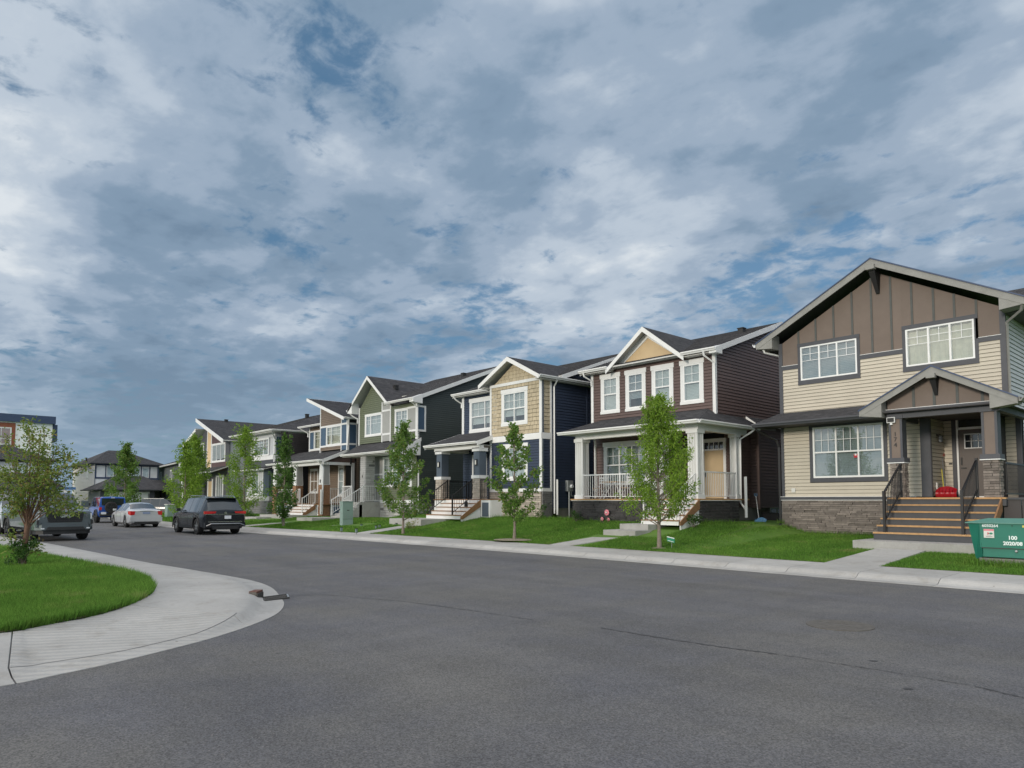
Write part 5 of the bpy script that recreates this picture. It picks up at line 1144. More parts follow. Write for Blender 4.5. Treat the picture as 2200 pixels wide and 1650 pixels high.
obj('eave_return', MB().prism([(-33.22, 22.4, 7.5), (-33.22, 23.05, 7.76), (-33.22, 23.05, 7.2), (-33.22, 22.4, 7.26)], [(-33.6, 22.4, 7.5), (-33.6, 23.05, 7.76), (-33.6, 23.05, 7.2), (-33.6, 22.4, 7.26)]), 'white', H)
gable_roof_front(H, -38.55, 2.42, 7.50, 9.44, 22.50, 29.0, 'white', 'soffit_white', .2, .06)
obj('eave_return', MB().prism([(-40.98, 22.48, 7.5), (-40.4, 22.48, 7.96), (-40.4, 22.48, 7.2), (-40.98, 22.48, 7.28)], [(-40.98, 23.0, 7.5), (-40.4, 23.0, 7.96), (-40.4, 23.0, 7.2), (-40.98, 23.0, 7.28)]), 'white', H)
gutter(H, (-40.98, 29, 7.5), (-40.98, 22.45, 7.5)); downspout(H, [(-33.45, 22.35, 7.4), (-33.5, 22.5, 7.25), (-33.52, 22.9, 7.0), (-33.52, 22.9, 5.1)], 'white', .05); downspout(H, [(-40.9, 22.5, 7.4), (-40.7, 22.7, 7.1), (-40.4, 22.92, 6.9), (-40.4, 22.92, 6.6)], 'white', .045)
vent(H, -37.55, 24.0, 8.75); vent(H, -37.45, 26.6, 8.7); vent(H, -35.2, 27.6, 9.66)
roof_plane(H, (-40.3, 21.75, 4.49), (-33.35, 21.75, 4.49), (-33.35, 23.0, 5.18), (-40.3, 23.0, 5.18), .06); gutter(H, (-40.35, 21.73, 4.5), (-33.35, 21.73, 4.5)); fascia(H, (-33.33, 21.7, 4.49), (-33.33, 23.05, 5.22), 'white', .2)
obj('eave_return', MB().prism([(-33.31, 21.7, 4.47), (-33.31, 23.0, 5.15), (-33.31, 23.0, 4.2), (-33.31, 21.7, 4.2)], [(-33.6, 21.7, 4.47), (-33.6, 23.0, 5.15), (-33.6, 23.0, 4.2), (-33.6, 21.7, 4.2)]), 'white', H)
obj('ceiling', MB().box(-40.3, -33.4, 21.8, 23.0, 4.33, 4.35), 'soffit_white', H)
# lower front
wl = (-37.35, -34.15, 2.4, 4.28)
obj('panel', MB().pbox(F, -38.36, -37.36, 1.62, 3.16, 0, .02), 'grey_panel', H); obj('panel', MB().pbox(F, -38.36, -37.36, 3.26, 4.3, 0, .02), 'grey_panel', H)
board(H, F, -38.46, -38.36, 1.6, 4.3, 'white', -.05, .04); board(H, F, -38.36, -37.36, 3.16, 3.26, 'white', 0, .035); board(H, F, -38.46, -33.62, 1.44, 1.62, 'white', -.02, .05, 'band_board')
siding(H, F, -37.36, -33.66, 1.62, 4.3, 'green_siding', holes=[(wl[0]+.03, wl[1]-.03, wl[2]+.03, wl[3]-.03)], course=.125); window(H, F, *wl, (.1, .1, .1, .1), 'white', 3, .5, True, blind='blind')
obj('foundation', MB().box(-38.4, -33.66, 23.02, 36, .3, 1.44), 'foundation', H); stones(H, F, -38.44, -33.62, .55, 1.43, 'grey_block', .15, .45, dark=.14, jut=.01); stones(H, R1, 23.0, 24.2, .55, 1.43, 'grey_block', .15, .4, dark=.2, jut=.01)
pc = obj('stone_pillar', MB().box(-38.30, -37.72, 22.0, 22.6, 1.5, 4.33), 'foundation', H); stones(pc, PF(22.02), -38.32, -37.70, 1.5, 4.32, 'grey_block', .13, .36, jut=.008, dark=.06); stones(pc, PR(-37.72), 22.0, 22.6, 1.5, 4.32, 'grey_block', .13, .36, jut=.008, dark=.06)
obj('house_number', MB().box(-38.1, -38.0, 21.955, 21.965, 3.0, 3.14), 'dark_letter', H)
siding(H, PF(24.2), -40.2, -38.44, 1.5, 4.3, 'green_siding', joined=True); siding(H, PR(-38.44), 23, 24.2, 1.5, 4.3, 'brown_siding', joined=True)
obj('landing', MB().box(-40.2, -37.55, 21.7, 24.2, .5, 1.5), 'concrete', H)
st = obj('stair', MB().box(-38.95, -37.55, 21.5, 21.69, .5, 1.49), 'concrete', H)
for k_ in range(1, 6): obj('tread', MB().box(-38.95, -37.55, 21.7-.27*k_, 21.7-.27*(k_-1)-.002, .45, 1.5-.17*k_), 'concrete', st)
for xr in (-38.95, -37.6): railing(H, (xr, 20.4, .70), (xr, 21.75, 1.5), .95, 'white', .13, (True, True))
railing(H, (-40.1, 21.75, 1.5), (-39.0, 21.75, 1.5), 1.0, 'white', .12); railing(H, (-37.6, 21.8, 1.5), (-37.6, 23.0, 1.5), 1.0, 'white', .12)
downspout(H, [(-33.4, 21.7, 4.4), (-33.45, 21.9, 4.1), (-33.42, 22.9, 3.7), (-33.42, 22.93, 3.4), (-33.42, 22.93, .7)], 'white', .05)

# ================================================================ HOUSE E: taupe with shed roof and blue panels
H = thing('house', 'taupe siding house with slanted shed roof, blue panels and brick porch columns', 'house', (-45, 23, .6), group='two storey houses along the street')
F = PF(22.7); Fb = PF(23.6)
siding(H, F, -45.05, -42.1, 6.72, 8.1, 'taupe_siding', course=.13, joined=True, top=lambda z: (-45.05, -42.1-max(0, z-7.05)*2.45)); siding(H, F, -45.05, -42.1, 5.02, 5.26, 'taupe_siding', course=.12, joined=True)
F_ = lambda x: x*22.7/23.0
for a, b in ((-45.0, -44.3), (-42.05, -41.35)): obj('panel', MB().pbox(F, a, b, 5.38, 6.62, 0, .02), 'blue_panel', H)
obj('panel', MB().pbox(F, -42.05, -41.35, 6.74, 7.0, 0, .02), 'blue_panel', H); obj('panel', MB().pbox(F, -42.05, -41.35, 4.95, 5.26, 0, .02), 'blue_panel', H)
board(H, F, -45.12, -41.25, 6.62, 6.74, 'white', 0, .045); board(H, F, -45.12, -41.25, 5.26, 5.38, 'white', 0, .045); board(H, F, -45.12, -45.02, 4.9, 8.15, 'white', -.04, .05, 'corner_board'); board(H, F, -42.12, -42.04, 4.9, 7.15, 'white', 0, .046); board(H, F, -41.36, -41.24, 4.9, 7.0, 'white', -.1, .05, 'corner_board')
window(H, F, -44.25, -42.12, 5.38, 6.62, (.07, .05, .0, .0), 'white', [0, .32, 1], None, True, blind='curtain'); core(H, F, [(-45.0, 4.0), (-41.4, 4.0), (-41.4, 6.9), (-45.0, 8.1)])
R1 = PR(-41.3)
siding(H, R1, 23.4, 34, .9, 6.95, 'taupe_siding', course=.13, joined=True); obj('panel', MB().pbox(R1, 22.82, 23.32, 5.38, 6.62, 0, .02), 'blue_panel', H); obj('panel', MB().pbox(R1, 22.82, 23.32, 6.74, 6.95, 0, .02), 'black_siding', H); obj('panel', MB().pbox(R1, 22.82, 23.32, 4.9, 5.26, 0, .02), 'blue_panel', H)
obj('trim_board', MB().pbox(R1, 22.7, 23.42, 6.62, 6.74, 0, .045).pbox(R1, 22.7, 23.42, 5.26, 5.38, 0, .045).pbox(R1, 23.32, 23.42, 4.9, 7.0, 0, .046), 'white', H); core(H, R1, [(22.8, .4), (34, .4), (34, 6.9), (22.8, 6.9)])
roof_plane(H, (-40.95, 22.2, 7.05), (-40.95, 34, 7.05), (-46.3, 34, 8.82), (-46.3, 22.2, 8.82), .08); obj('fascia', MB().prism([(-46.3, 22.17, 8.83), (-40.93, 22.17, 7.05), (-40.93, 22.17, 6.83), (-46.3, 22.17, 8.62)], [(-46.3, 22.21, 8.83), (-40.93, 22.21, 7.05), (-40.93, 22.21, 6.83), (-46.3, 22.21, 8.62)]), 'white', H)
gutter(H, (-40.93, 22.2, 7.05), (-40.93, 30, 7.05)); fascia(H, (-46.3, 22.2, 8.82), (-46.3, 34, 8.82), 'white', .2); vent(H, -43.6, 25.2, 8.0)
siding(H, Fb, -48.5, -46.2, 7.0-.3, 7.02, 'taupe_siding', joined=True, course=.12); siding(H, PLf(-45.1), 22.75, 30, 5, 8.4, 'taupe_siding', joined=True)
obj('panel', MB().pbox(Fb, -48.5, -47.9, 5.4, 6.62, 0, .02), 'blue_panel', H); board(H, Fb, -48.65, -48.5, 5.2, 7.05, 'white', -.04, .05, 'corner_board'); board(H, Fb, -48.6, -45.2, 5.24, 5.38, 'white', 0, .045); board(H, Fb, -48.6, -45.2, 6.62, 6.72, 'white', 0, .045)
window(H, Fb, -47.9, -45.4, 5.36, 6.64, (.08, .06, .0, .0), 'white', 2, None, True, blind='curtain'); core(H, Fb, [(-48.6, .4), (-41.4, .4), (-41.4, 6.9), (-48.6, 7.1)], n=-.3)
siding(H, Fb, -48.6, -45.1, 4.9, 5.24, 'taupe_siding', joined=True)
roof_plane(H, (-49.2, 23.0, 7.06), (-45.2, 23.0, 7.06), (-45.2, 28, 8.5), (-49.2, 28, 8.5), .08); gutter(H, (-49.2, 22.98, 7.06), (-45.2, 22.98, 7.06)); downspout(H, [(-49.0, 22.9, 7.0), (-48.9, 23.2, 6.8), (-48.7, 23.5, 6.6), (-48.7, 23.5, 6.3)], 'white', .05)
downspout(H, [(-40.95, 22.6, 6.95), (-41.0, 22.6, 6.8), (-41.2, 22.72, 6.55), (-41.2, 22.62, 5.15)], 'white', .05)
roof_plane(H, (-50.1, 21.0, 4.24), (-41.4, 21.0, 4.24), (-41.4, 23.4, 5.18), (-50.1, 23.4, 5.18), .06); gutter(H, (-50.1, 20.98, 4.25), (-41.45, 20.98, 4.25)); fascia(H, (-41.38, 20.98, 4.24), (-41.38, 23.4, 5.20), 'white', .22)
obj('porch_gable_side', MB().prism([(-41.6, 21.3, 4.1), (-41.6, 23.4, 4.1), (-41.6, 23.4, 5.0), (-41.6, 21.3, 4.2)], [(-41.55, 21.3, 4.1), (-41.55, 23.4, 4.1), (-41.55, 23.4, 5.0), (-41.55, 21.3, 4.2)]), 'brown_siding', H)
obj('porch_header', MB().box(-49.6, -41.6, 21.2, 21.45, 3.92, 4.14).box(-41.75, -41.55, 21.45, 23.4, 3.92, 4.1), 'white', H); obj('ceiling', MB().box(-49.9, -41.6, 21.1, 23.5, 4.142, 4.16), 'soffit_white', H)
obj('side_post', MB().box(-41.75, -41.55, 23.2, 23.4, 1.4, 3.92), 'white', H)
siding(H, PF(23.5), -48.5, -41.6, 1.4, 4.1, 'taupe_siding', joined=True, holes=[(-43.9, -43.15, 1.9, 4.0), (-46.4, -45.4, 1.4, 3.7)]); window(H, PF(23.5), -43.95, -43.1, 1.85, 4.0, (.1, .1, .12, .1), 'white', 1, .5, True, blind='blind_grey'); window(H, PF(23.5), -48.2, -46.9, 2.1, 3.9, (.1, .1, .12, .1), 'white', 2, .5, True, blind='blind_grey')
obj('door', MB().pbox(PF(23.5), -46.4, -45.4, 1.4, 3.7, -.06, -.02), 'black_siding', H); obj('porch_floor', MB().box(-49.6, -41.55, 21.2, 23.5, 1.32, 1.38), 'wood_dark', H)
for xa in (-49.5, -46.2, -42.3):
    c_ = obj('column', MB().prism([(xa, 21.2, 2.62), (xa+.58, 21.2, 2.62), (xa+.58, 21.72, 2.62), (xa, 21.72, 2.62)], [(xa+.06, 21.24, 3.93), (xa+.52, 21.24, 3.93), (xa+.52, 21.68, 3.93), (xa+.06, 21.68, 3.93)]), 'white', H)
    obj('column_face', MB().prism([(xa+.582, 21.26, 2.66), (xa+.588, 21.26, 2.66), (xa+.588, 21.66, 2.66), (xa+.582, 21.66, 2.66)], [(xa+.53, 21.28, 3.88), (xa+.54, 21.28, 3.88), (xa+.54, 21.64, 3.88), (xa+.53, 21.64, 3.88)]), 'grey_panel', c_)
    bz = .6 if xa != -46.2 else 1.38
    obj('brick_base', MB().box(xa-.0, xa+.55, 21.22, 21.72, bz, 2.6), 'brick_mix', c_); J = MB()
    for i in range(int((2.6-bz)/.085)):
        xo = xa-.02+(i % 2)*.1
        while xo < xa+.55: J.box(xo, min(xo+.185, xa+.57), 21.195, 21.23, bz+i*.085, bz+i*.085+.07); xo += .2
        yo = 21.2+(i % 2)*.1
        while yo < 21.7: J.box(xa+.54, xa+.575, yo, min(yo+.185, 21.73), bz+i*.085, bz+i*.085+.07); yo += .2
    obj('bricks', J, 'brick_mix', c_, kind='stuff')
st = stairs(H, -45.4, -42.7, 21.2, 1.38, 3, .29, .18, 'wood_dark', 'white', .6); stringer(H, -42.7, 21.2, 1.38, 3, 'wood_dark', zb=.6)
for xr in (-45.4, -42.75): railing(H, (xr, 20.3, .8), (xr, 21.2, 1.38), .95, 'white', .13, (True, True))
railing(H, (-48.9, 21.4, 1.38), (-46.2, 21.4, 1.38), 1.0, 'white', .12); railing(H, (-45.6, 21.4, 1.38), (-45.4, 21.4, 1.38), 1.0, 'white', .12); railing(H, (-41.7, 21.75, 1.38), (-41.7, 23.2, 1.38), 1.0, 'soffit_white', .12)
for a, b in ((-48.9, -46.3), (-42.65, -42.35)): s_ = obj('skirt_frame', MB().box(a, b, 21.3, 21.36, .6, 1.31), 'white', H); obj('skirt_panel', MB().box(a+.12, b-.1, 21.28, 21.299, .72, 1.2), 'blue_panel', s_)
s_ = obj('skirt_frame', MB().box(-41.7, -41.62, 21.75, 23.4, .6, 1.31), 'white', H); obj('skirt_panel', MB().box(-41.62, -41.6, 21.9, 23.3, .72, 1.2), 'blue_panel', s_)
downspout(H, [(-41.9, 20.9, 4.15), (-41.8, 21.1, 3.95), (-41.65, 21.2, 3.7), (-41.65, 21.15, .7)], 'white', .05); downspout(H, [(-41.62, 21.05, 2.3), (-41.62, 21.05, .7)], 'white', .07)
obj('house_number', MB().box(-42.1, -42.0, 21.17, 21.2, 2.75, 2.95), 'dark_letter', H)

# ================================================================ HOUSE F: pale bays, dark side
H = thing('house', 'pale grey and black house with projecting bay windows behind the black parked car', 'house', (-52.5, 22, .5), group='two storey houses along the street')
F = PF(21.9)
core(H, PF(22.6), [(-58, .3), (-50.3, .3), (-50.3, 6.9), (-58, 6.9)], 'charcoal_siding', n=0); siding(H, PR(-49.95), 22.5, 34, .9, 6.7, 'black_siding', course=.14, joined=True); core(H, PR(-50.0), [(22, .3), (34, .3), (34, 6.7), (22, 6.7)], 'black_siding', n=0)
siding(H, F, -55.3, -50.9, 4.2, 4.7, 'charcoal_siding', joined=True, course=.14); board(H, F, -55.4, -50.75, 4.7, 5.02, 'white', -.6, .05, 'bay_sill'); obj('bay_wall', MB().box(-55.35, -50.85, 21.92, 22.6, 4.2, 6.75), 'grey_siding', H)
board(H, F, -55.35, -50.85, 6.38, 6.75, 'grey_siding', 0, .03); window(H, F, -54.7, -51.8, 5.02, 6.40, (.08, .08, .08, .06), 'white', 3, None, True, blind='blind', n0=.05); obj('panel', MB().pbox(PR(-50.85), 22.0, 22.55, 5.05, 6.4, 0, .02), 'blue_panel', H)
board(H, F, -50.98, -50.84, 4.1, 6.8, 'white', -.1, .05, 'corner_board'); 
for E0, E1, Rr1, Rr0 in (((-58.4, 21.3, 6.88), (-50.1, 21.3, 6.88), (-53, 27, 8.75), (-56, 27, 8.75)), ((-50.1, 21.3, 6.88), (-49.4, 33, 6.88), (-53, 28, 8.75), (-53, 27, 8.75)), ((-58.4, 33, 6.88), (-58.4, 21.3, 6.88), (-56, 27, 8.75), (-56, 28, 8.75))): roof_plane(H, E0, E1, Rr1, Rr0, .08)
gutter(H, (-58.4, 21.28, 6.89), (-50.1, 21.28, 6.89)); gutter(H, (-50.08, 21.3, 6.89), (-49.4, 33, 6.89)); obj('soffit', MB().box(-58.3, -50.2, 21.35, 22.6, 6.7, 6.75), 'soffit_white', H)
downspout(H, [(-50.3, 21.3, 6.8), (-50.5, 21.6, 6.5), (-50.78, 21.85, 6.2), (-50.78, 21.85, 4.2)], 'white', .06)
vent(H, -53.3, 25.6, 8.5); roof_plane(H, (-56.5, 20.9, 3.95), (-50.4, 20.9, 3.95), (-50.4, 22.4, 4.3), (-56.5, 22.4, 4.3), .06); gutter(H, (-56.5, 20.88, 3.95), (-50.4, 20.88, 3.95))
F3 = PF(21.4); obj('lower_bay', MB().box(-54.9, -50.6, 21.42, 22.6, .4, 3.9), 'grey_siding', H); stones(H, F3, -54.9, -50.58, .5, 1.55, 'dark_block', .15, .5, jut=.01); stones(H, PR(-50.6), 21.42, 22.5, .5, 1.55, 'dark_block', .15, .5, jut=.01)
board(H, F3, -54.95, -50.5, 1.58, 1.9, 'soffit_white', -.04, .05, 'band_board'); window(H, F3, -53.9, -52.4, 2.0, 3.85, (.08, .08, .08, .08), 'white', 2, None, True, gfull=True, grows=5, blind='blind_grey'); board(H, F3, -51.75, -51.6, 1.9, 3.9, 'white', 0, .05); board(H, F3, -50.72, -50.58, 1.9, 3.9, 'slate_panel', -.05, .04, 'corner_board'); obj('panel', MB().pbox(F3, -51.6, -50.72, 1.92, 3.88, 0, .02), 'slate_panel', H)
obj('panel', MB().pbox(PR(-50.6), 21.45, 22.4, 1.92, 3.88, 0, .02), 'slate_panel', H)
window(H, PF(22.6), -57.2, -56.0, 5.0, 6.4, (.08, .08, .08, .08), 'white', 2, None, True)

# ================================================================ HOUSE G: shed roof, maroon and charcoal
H = thing('house', 'charcoal and maroon house with long slanted roof and tan vertical strip', 'house', (-64.5, 22, .5), group='two storey houses along the street')
F = PF(22.0)
core(H, F, [(-68.5, .3), (-60.3, .3), (-60.3, 6.6), (-66, 8.3), (-68.5, 7.2)], 'charcoal_siding', n=0); core(H, PR(-60.4), [(22, .3), (33, .3), (33, 6.6), (22, 6.6)], 'grey_siding', n=0)
siding(H, F, -68.4, -65.8, 4.8, 7.6, 'charcoal_siding', joined=True, course=.2, top=lambda z: (-68.4+max(0, z-6.9)*1.6, -65.8)); obj('panel', MB().pbox(F, -65.7, -64.75, 4.2, 8.0, 0, .04), 'tan_panel', H); board(H, F, -65.82, -65.7, 4.2, 8.2, 'white', 0, .06); board(H, F, -64.75, -64.62, 4.2, 7.9, 'white', 0, .06)
siding(H, F, -64.62, -61.0, 4.15, 4.95, 'maroon_siding', joined=True); siding(H, F, -64.62, -61.0, 6.5, 7.6, 'maroon_siding', joined=True, top=lambda z: (-64.62, -61.2-max(0, z-6.55)*2.4)); window(H, F, -64.6, -61.3, 4.95, 6.65, (.12, .12, .12, .12), 'white', 3, None, False, blind='blind'); window(H, F, -67.7, -66.7, 5.2, 6.9, (.12, .12, .12, .12), 'white', 1, None, False, blind='blind')
roof_plane(H, (-60.2, 21.4, 6.75), (-60.2, 33, 6.75), (-67.3, 33, 9.15), (-67.3, 21.4, 9.15), .1); obj('fascia', MB().prism([(-67.3, 21.36, 9.16), (-60.2, 21.36, 6.76), (-60.2, 21.36, 6.42), (-67.3, 21.36, 8.85)], [(-67.3, 21.42, 9.16), (-60.2, 21.42, 6.76), (-60.2, 21.42, 6.42), (-67.3, 21.42, 8.85)]), 'white', H)
roof_plane(H, (-70.5, 32, 6.9), (-70.5, 21.3, 6.9), (-67.0, 21.3, 8.2), (-67.0, 32, 8.2), .1); obj('fascia', MB().prism([(-70.5, 21.27, 6.9), (-67.0, 21.27, 8.2), (-67.0, 21.27, 7.9), (-70.5, 21.27, 6.6)], [(-70.5, 21.31, 6.9), (-67.0, 21.31, 8.2), (-67.0, 21.31, 7.9), (-70.5, 21.31, 6.6)]), 'white', H)
core(H, F, [(-69.6, .3), (-66, .3), (-66, 7.6), (-69.6, 6.6)], 'charcoal_siding', n=-.1); vent(H, -66.9, 24, 9.1, .13)
roof_plane(H, (-69.2, 20.6, 4.05), (-60.6, 20.6, 4.05), (-60.6, 22, 4.55), (-69.2, 22, 4.55), .1); gutter(H, (-69.2, 20.58, 4.05), (-60.6, 20.58, 4.05))
obj('porch_gable', MB().prism([(-68.6, 20.4, 5.0), (-64.6, 20.4, 4.0), (-64.6, 20.4, 3.75), (-68.6, 20.4, 4.7)], [(-68.6, 22, 5.0), (-64.6, 22, 4.0), (-64.6, 22, 3.75), (-68.6, 22, 4.7)]), 'white', H)
for xa, m_ in ((-68.4, 'white'), (-67.6, 'taupe_siding'), (-66.3, 'white')): obj('porch_post', MB().box(xa, xa+.55, 20.6, 21.1, .5, 3.9), m_, H)
obj('door', MB().pbox(F, -65.2, -64.3, 1.0, 3.3, 0, .04), 'tan_door', H); obj('door_frame', MB().pbox(F, -65.4, -65.2, .9, 3.5, 0, .06).pbox(F, -64.3, -64.1, .9, 3.5, 0, .06), 'white', H); window(H, F, -63.4, -61.6, 1.5, 3.8, (.12, .12, .12, .12), 'white', 3, None, False, blind='blind')

# ================================================================ far houses at the end of the street
def local_house(name, label, loc, rz, group=None): return thing(name, label, 'house', loc, rz, group, world=False)
def hip(h, x0, x1, y0, y1, ze, zr, inset, sm='dark_soffit', gm='dark_trim'):
    yc = (y0+y1)/2; a, b = x0+inset, x1-inset
    if b <= a: a = b = (x0+x1)/2
    roof_plane(h, (x0, y0, ze), (x1, y0, ze), (b, yc, zr), (a, yc, zr), .1, sm); roof_plane(h, (x1, y1, ze), (x0, y1, ze), (a, yc, zr), (b, yc, zr), .1, sm)
    roof_plane(h, (x1, y0, ze), (x1, y1, ze), (b, yc, zr), (b, yc, zr), .1, sm); roof_plane(h, (x0, y1, ze), (x0, y0, ze), (a, yc, zr), (a, yc, zr), .1, sm)
    gutter(h, (x0, y0-.02, ze), (x1, y0-.02, ze), gm); gutter(h, (x1+.02, y0, ze), (x1+.02, y1, ze), gm); gutter(h, (x0-.02, y1, ze), (x0-.02, y0, ze), gm)
def corner_house(h, w_, navy='navy_fascia', door='white'):
    """white stucco two-storey with projecting garage; front is y=0 facing -y, x 0..w_"""
    F = PF(0.0)
    obj('wall', MB().box(0, w_, .05, 12, .1, 5.65), 'stucco_white', h); 
    for z0_, z1_, m_ in ((2.9, 4.0, 'stucco_white'), (4.18, 5.5, 'stucco_white')): obj('panel', MB().pbox(F, .1, w_-.1, z0_, z1_, -.03, .0), m_, h)
    board(h, F, -.05, w_+.05, 4.0, 4.18, navy, 0, .06, 'band_board'); board(h, F, -.05, w_+.05, 5.48, 5.66, navy, 0, .06, 'frieze')
    n = 8; xs_ = np.linspace(.0, w_, n+1)
    for i, q in enumerate((.0, .95, 1.85, 2.75, w_-2.75, w_-1.85, w_-.95, w_-.08)): board(h, F, q, q+.09, 4.18, 5.48, navy, 0, .05, 'trim_board')
    for a, b in ((1.08, 1.82), (1.98, 2.72), (w_-2.62, w_-1.88), (w_-1.72, w_-.98)): window(h, F, a, b, 4.24, 5.44, (0, 0, 0, 0), 'white', 1, None, False, blind='blind_grey', fw_=.07, n0=.04)
    siding(h, PLf(0.0), .05, 12, .3, 5.6, 'white_siding', course=.16, joined=True); board(h, PLf(0), 0, .1, .3, 5.6, navy, 0, .04, 'corner_board'); siding(h, PR(w_), .05, 12, .3, 5.6, 'white_siding', course=.16, joined=True)
    obj('side_window', MB().box(-.03, -.0, 3.5, 4.3, 4.0, 5.2), 'lamp_dark', h)
    hip(h, -.6, w_+.6, -.6, 12.4, 5.72, 7.55, w_*.48)
    # garage
    g0, g1 = -.9, w_*.72
    obj('garage', MB().box(g0+.3, g1, -5.5, 0, .1, 2.6), 'stucco_grey', h); G = PF(-5.5)
    obj('garage_pier', MB().pbox(G, g0+.3, g0+1.0, .1, 2.6, 0, .08).pbox(G, g1-.5, g1, .1, 2.6, 0, .08), 'dark_trim', h); 
    gd = obj('garage_door', MB().pbox(G, g0+1.15, g1-.65, .15, 2.35, 0, .03), 'white', h)
    for i in range(1, 4): obj('door_groove', MB().pbox(G, g0+1.15, g1-.65, .15+i*.55-.012, .15+i*.55+.012, .031, .036), 'soffit_white', gd)
    obj('door_surround', MB().pbox(G, g0+1.0, g1-.5, 2.35, 2.5, 0, .06), 'white', h)
    hip(h, g0-.1, w_+.4, -6.1, 1.5, 2.75, 4.3, 2.6)
    obj('porch_post', MB().box(w_-.5, w_-.0, -3.2, -2.7, .1, 2.8), 'dark_trim', h); obj('entry_wall', MB().box(g1+.05, w_-.05, -1.4, -1.2, .1, 2.7), 'white_siding', h)
    hip(h, w_*.6, w_+.75, -3.7, 0, 3.05, 3.9, .9)
    for i, q in enumerate((.8, 1.6, 2.4)): vent(h, q+.6, 3.3+q*.6, 6.3+q*.22, .14)
    obj('chimney_pipe', MB().lathe([(.08, 5.6), (.08, 6.5)], (-.1, 4.2, 0), 'Z', 8), 'black_metal', h)
H = local_house('house', 'white two storey house with navy bands and hip roof at the end of the street', (-87.9, 17.5, 0), R(90), 'houses across the end of the street'); corner_house(H, 6.4)
H = local_house('house', 'white stucco house with black bands half hidden behind the leafy crabapple', (-86, 5.8, 0), R(90), 'houses across the end of the street'); corner_house(H, 7.0, 'dark_trim')
# grey house beside it
H = local_house('house', 'slate grey sided house with pale eaves behind the light green tree', (-91.9, 25.0, 0), R(-6.5), 'houses across the end of the street')
obj('wall', MB().box(0, 14, .05, 9, .1, 5.5), 'slate_siding', H); siding(H, PF(0), 0, 14, .3, 5.5, 'slate_siding', course=.16, joined=True); hip(H, -.5, 14.5, -.5, 9.5, 5.55, 7.4, 4, 'soffit_white', 'white')
for a in (1.5, 8.0): window(H, PF(0), a, a+1.2, 3.9, 5.0, (.1, .1, .1, .1), 'white', 1, None, False); window(H, PF(0), a+1, a+2.0, 1.2, 2.4, (.1, .1, .1, .1), 'white', 1, None, False)
# three storey block behind
H = local_house('apartment_building', 'three storey flat roofed building with white and rust red panels at the far left', (-110, 16.7, 0), R(90)); H['category'] = 'building'
obj('wall', MB().box(-30, 0, 0, 16, .1, 12.2), 'stucco_white', H); F = PF(0)
obj('parapet', MB().box(-30.3, .3, -.35, 16, 11.75, 12.75), 'navy_fascia', H); obj('parapet_step', MB().box(-.2, .65, .5, 16, 9.5, 11.74), 'navy_fascia', H)
for k_ in range(3):
    x0_ = -7.05-k_*9
    obj('panel', MB().pbox(F, x0_-3, x0_+3.0, 1, 11.6, 0, .05), 'rust_panel', H)
    for q in range(3): window(H, F, x0_-2.4, x0_+2.6, 1.9+q*3.4, 4.2+q*3.4, (.1, .1, .1, .1), 'white', [0, .5, .8, 1], .35, False, blind='blind_grey', n0=.06)
for q in (4.6, 8.0): obj('panel_joint', MB().pbox(F, -5.9, 0, q, q+.06, 0, .02), 'soffit_white', H)
# ================================================================ TREES
def leaf_cloud(name, centres, radii, per, size, m, parent, asp=.5, droop=.0, squash=.8, seed=1, tone_bias=None):
    rg = np.random.default_rng(seed); V = []; T = []
    for (c, r_), n in zip(zip(centres, radii), per):
        n = int(n); d = rg.normal(0, 1, (n, 3)); d /= np.linalg.norm(d, axis=1)[:, None]; rad = r_*rg.uniform(.05, 1, n)**.6
        P = np.array(c)+d*rad[:, None]*np.array([1, 1, squash])
        ax = rg.normal(0, 1, (n, 3)); ax[:, 2] -= droop*2; ax += d*.8; ax /= np.linalg.norm(ax, axis=1)[:, None]
        q = rg.normal(0, 1, (n, 3)); sd_ = np.cross(ax, q); sd_ /= np.linalg.norm(sd_, axis=1)[:, None]
        nr = np.cross(ax, sd_); s = size*rg.uniform(.65, 1.25, n)[:, None]
        fold = .15*s*nr
        a, b, cc, e = P, P+ax*s*.5+sd_*s*asp*.5+fold, P+ax*s, P+ax*s*.5-sd_*s*asp*.5+fold
        quad = np.stack([a, b, cc, a, cc, e], 1).reshape(-1, 3, 3)
        V.append(quad); t_ = rg.uniform(0, 1, n); T.append(np.repeat(t_, 2))
    V = np.concatenate(V).reshape(-1, 3); T = np.concatenate(T)
    return tris_obj(name, V, len(V)//3, m, tone=T, parent=parent, kind=None)
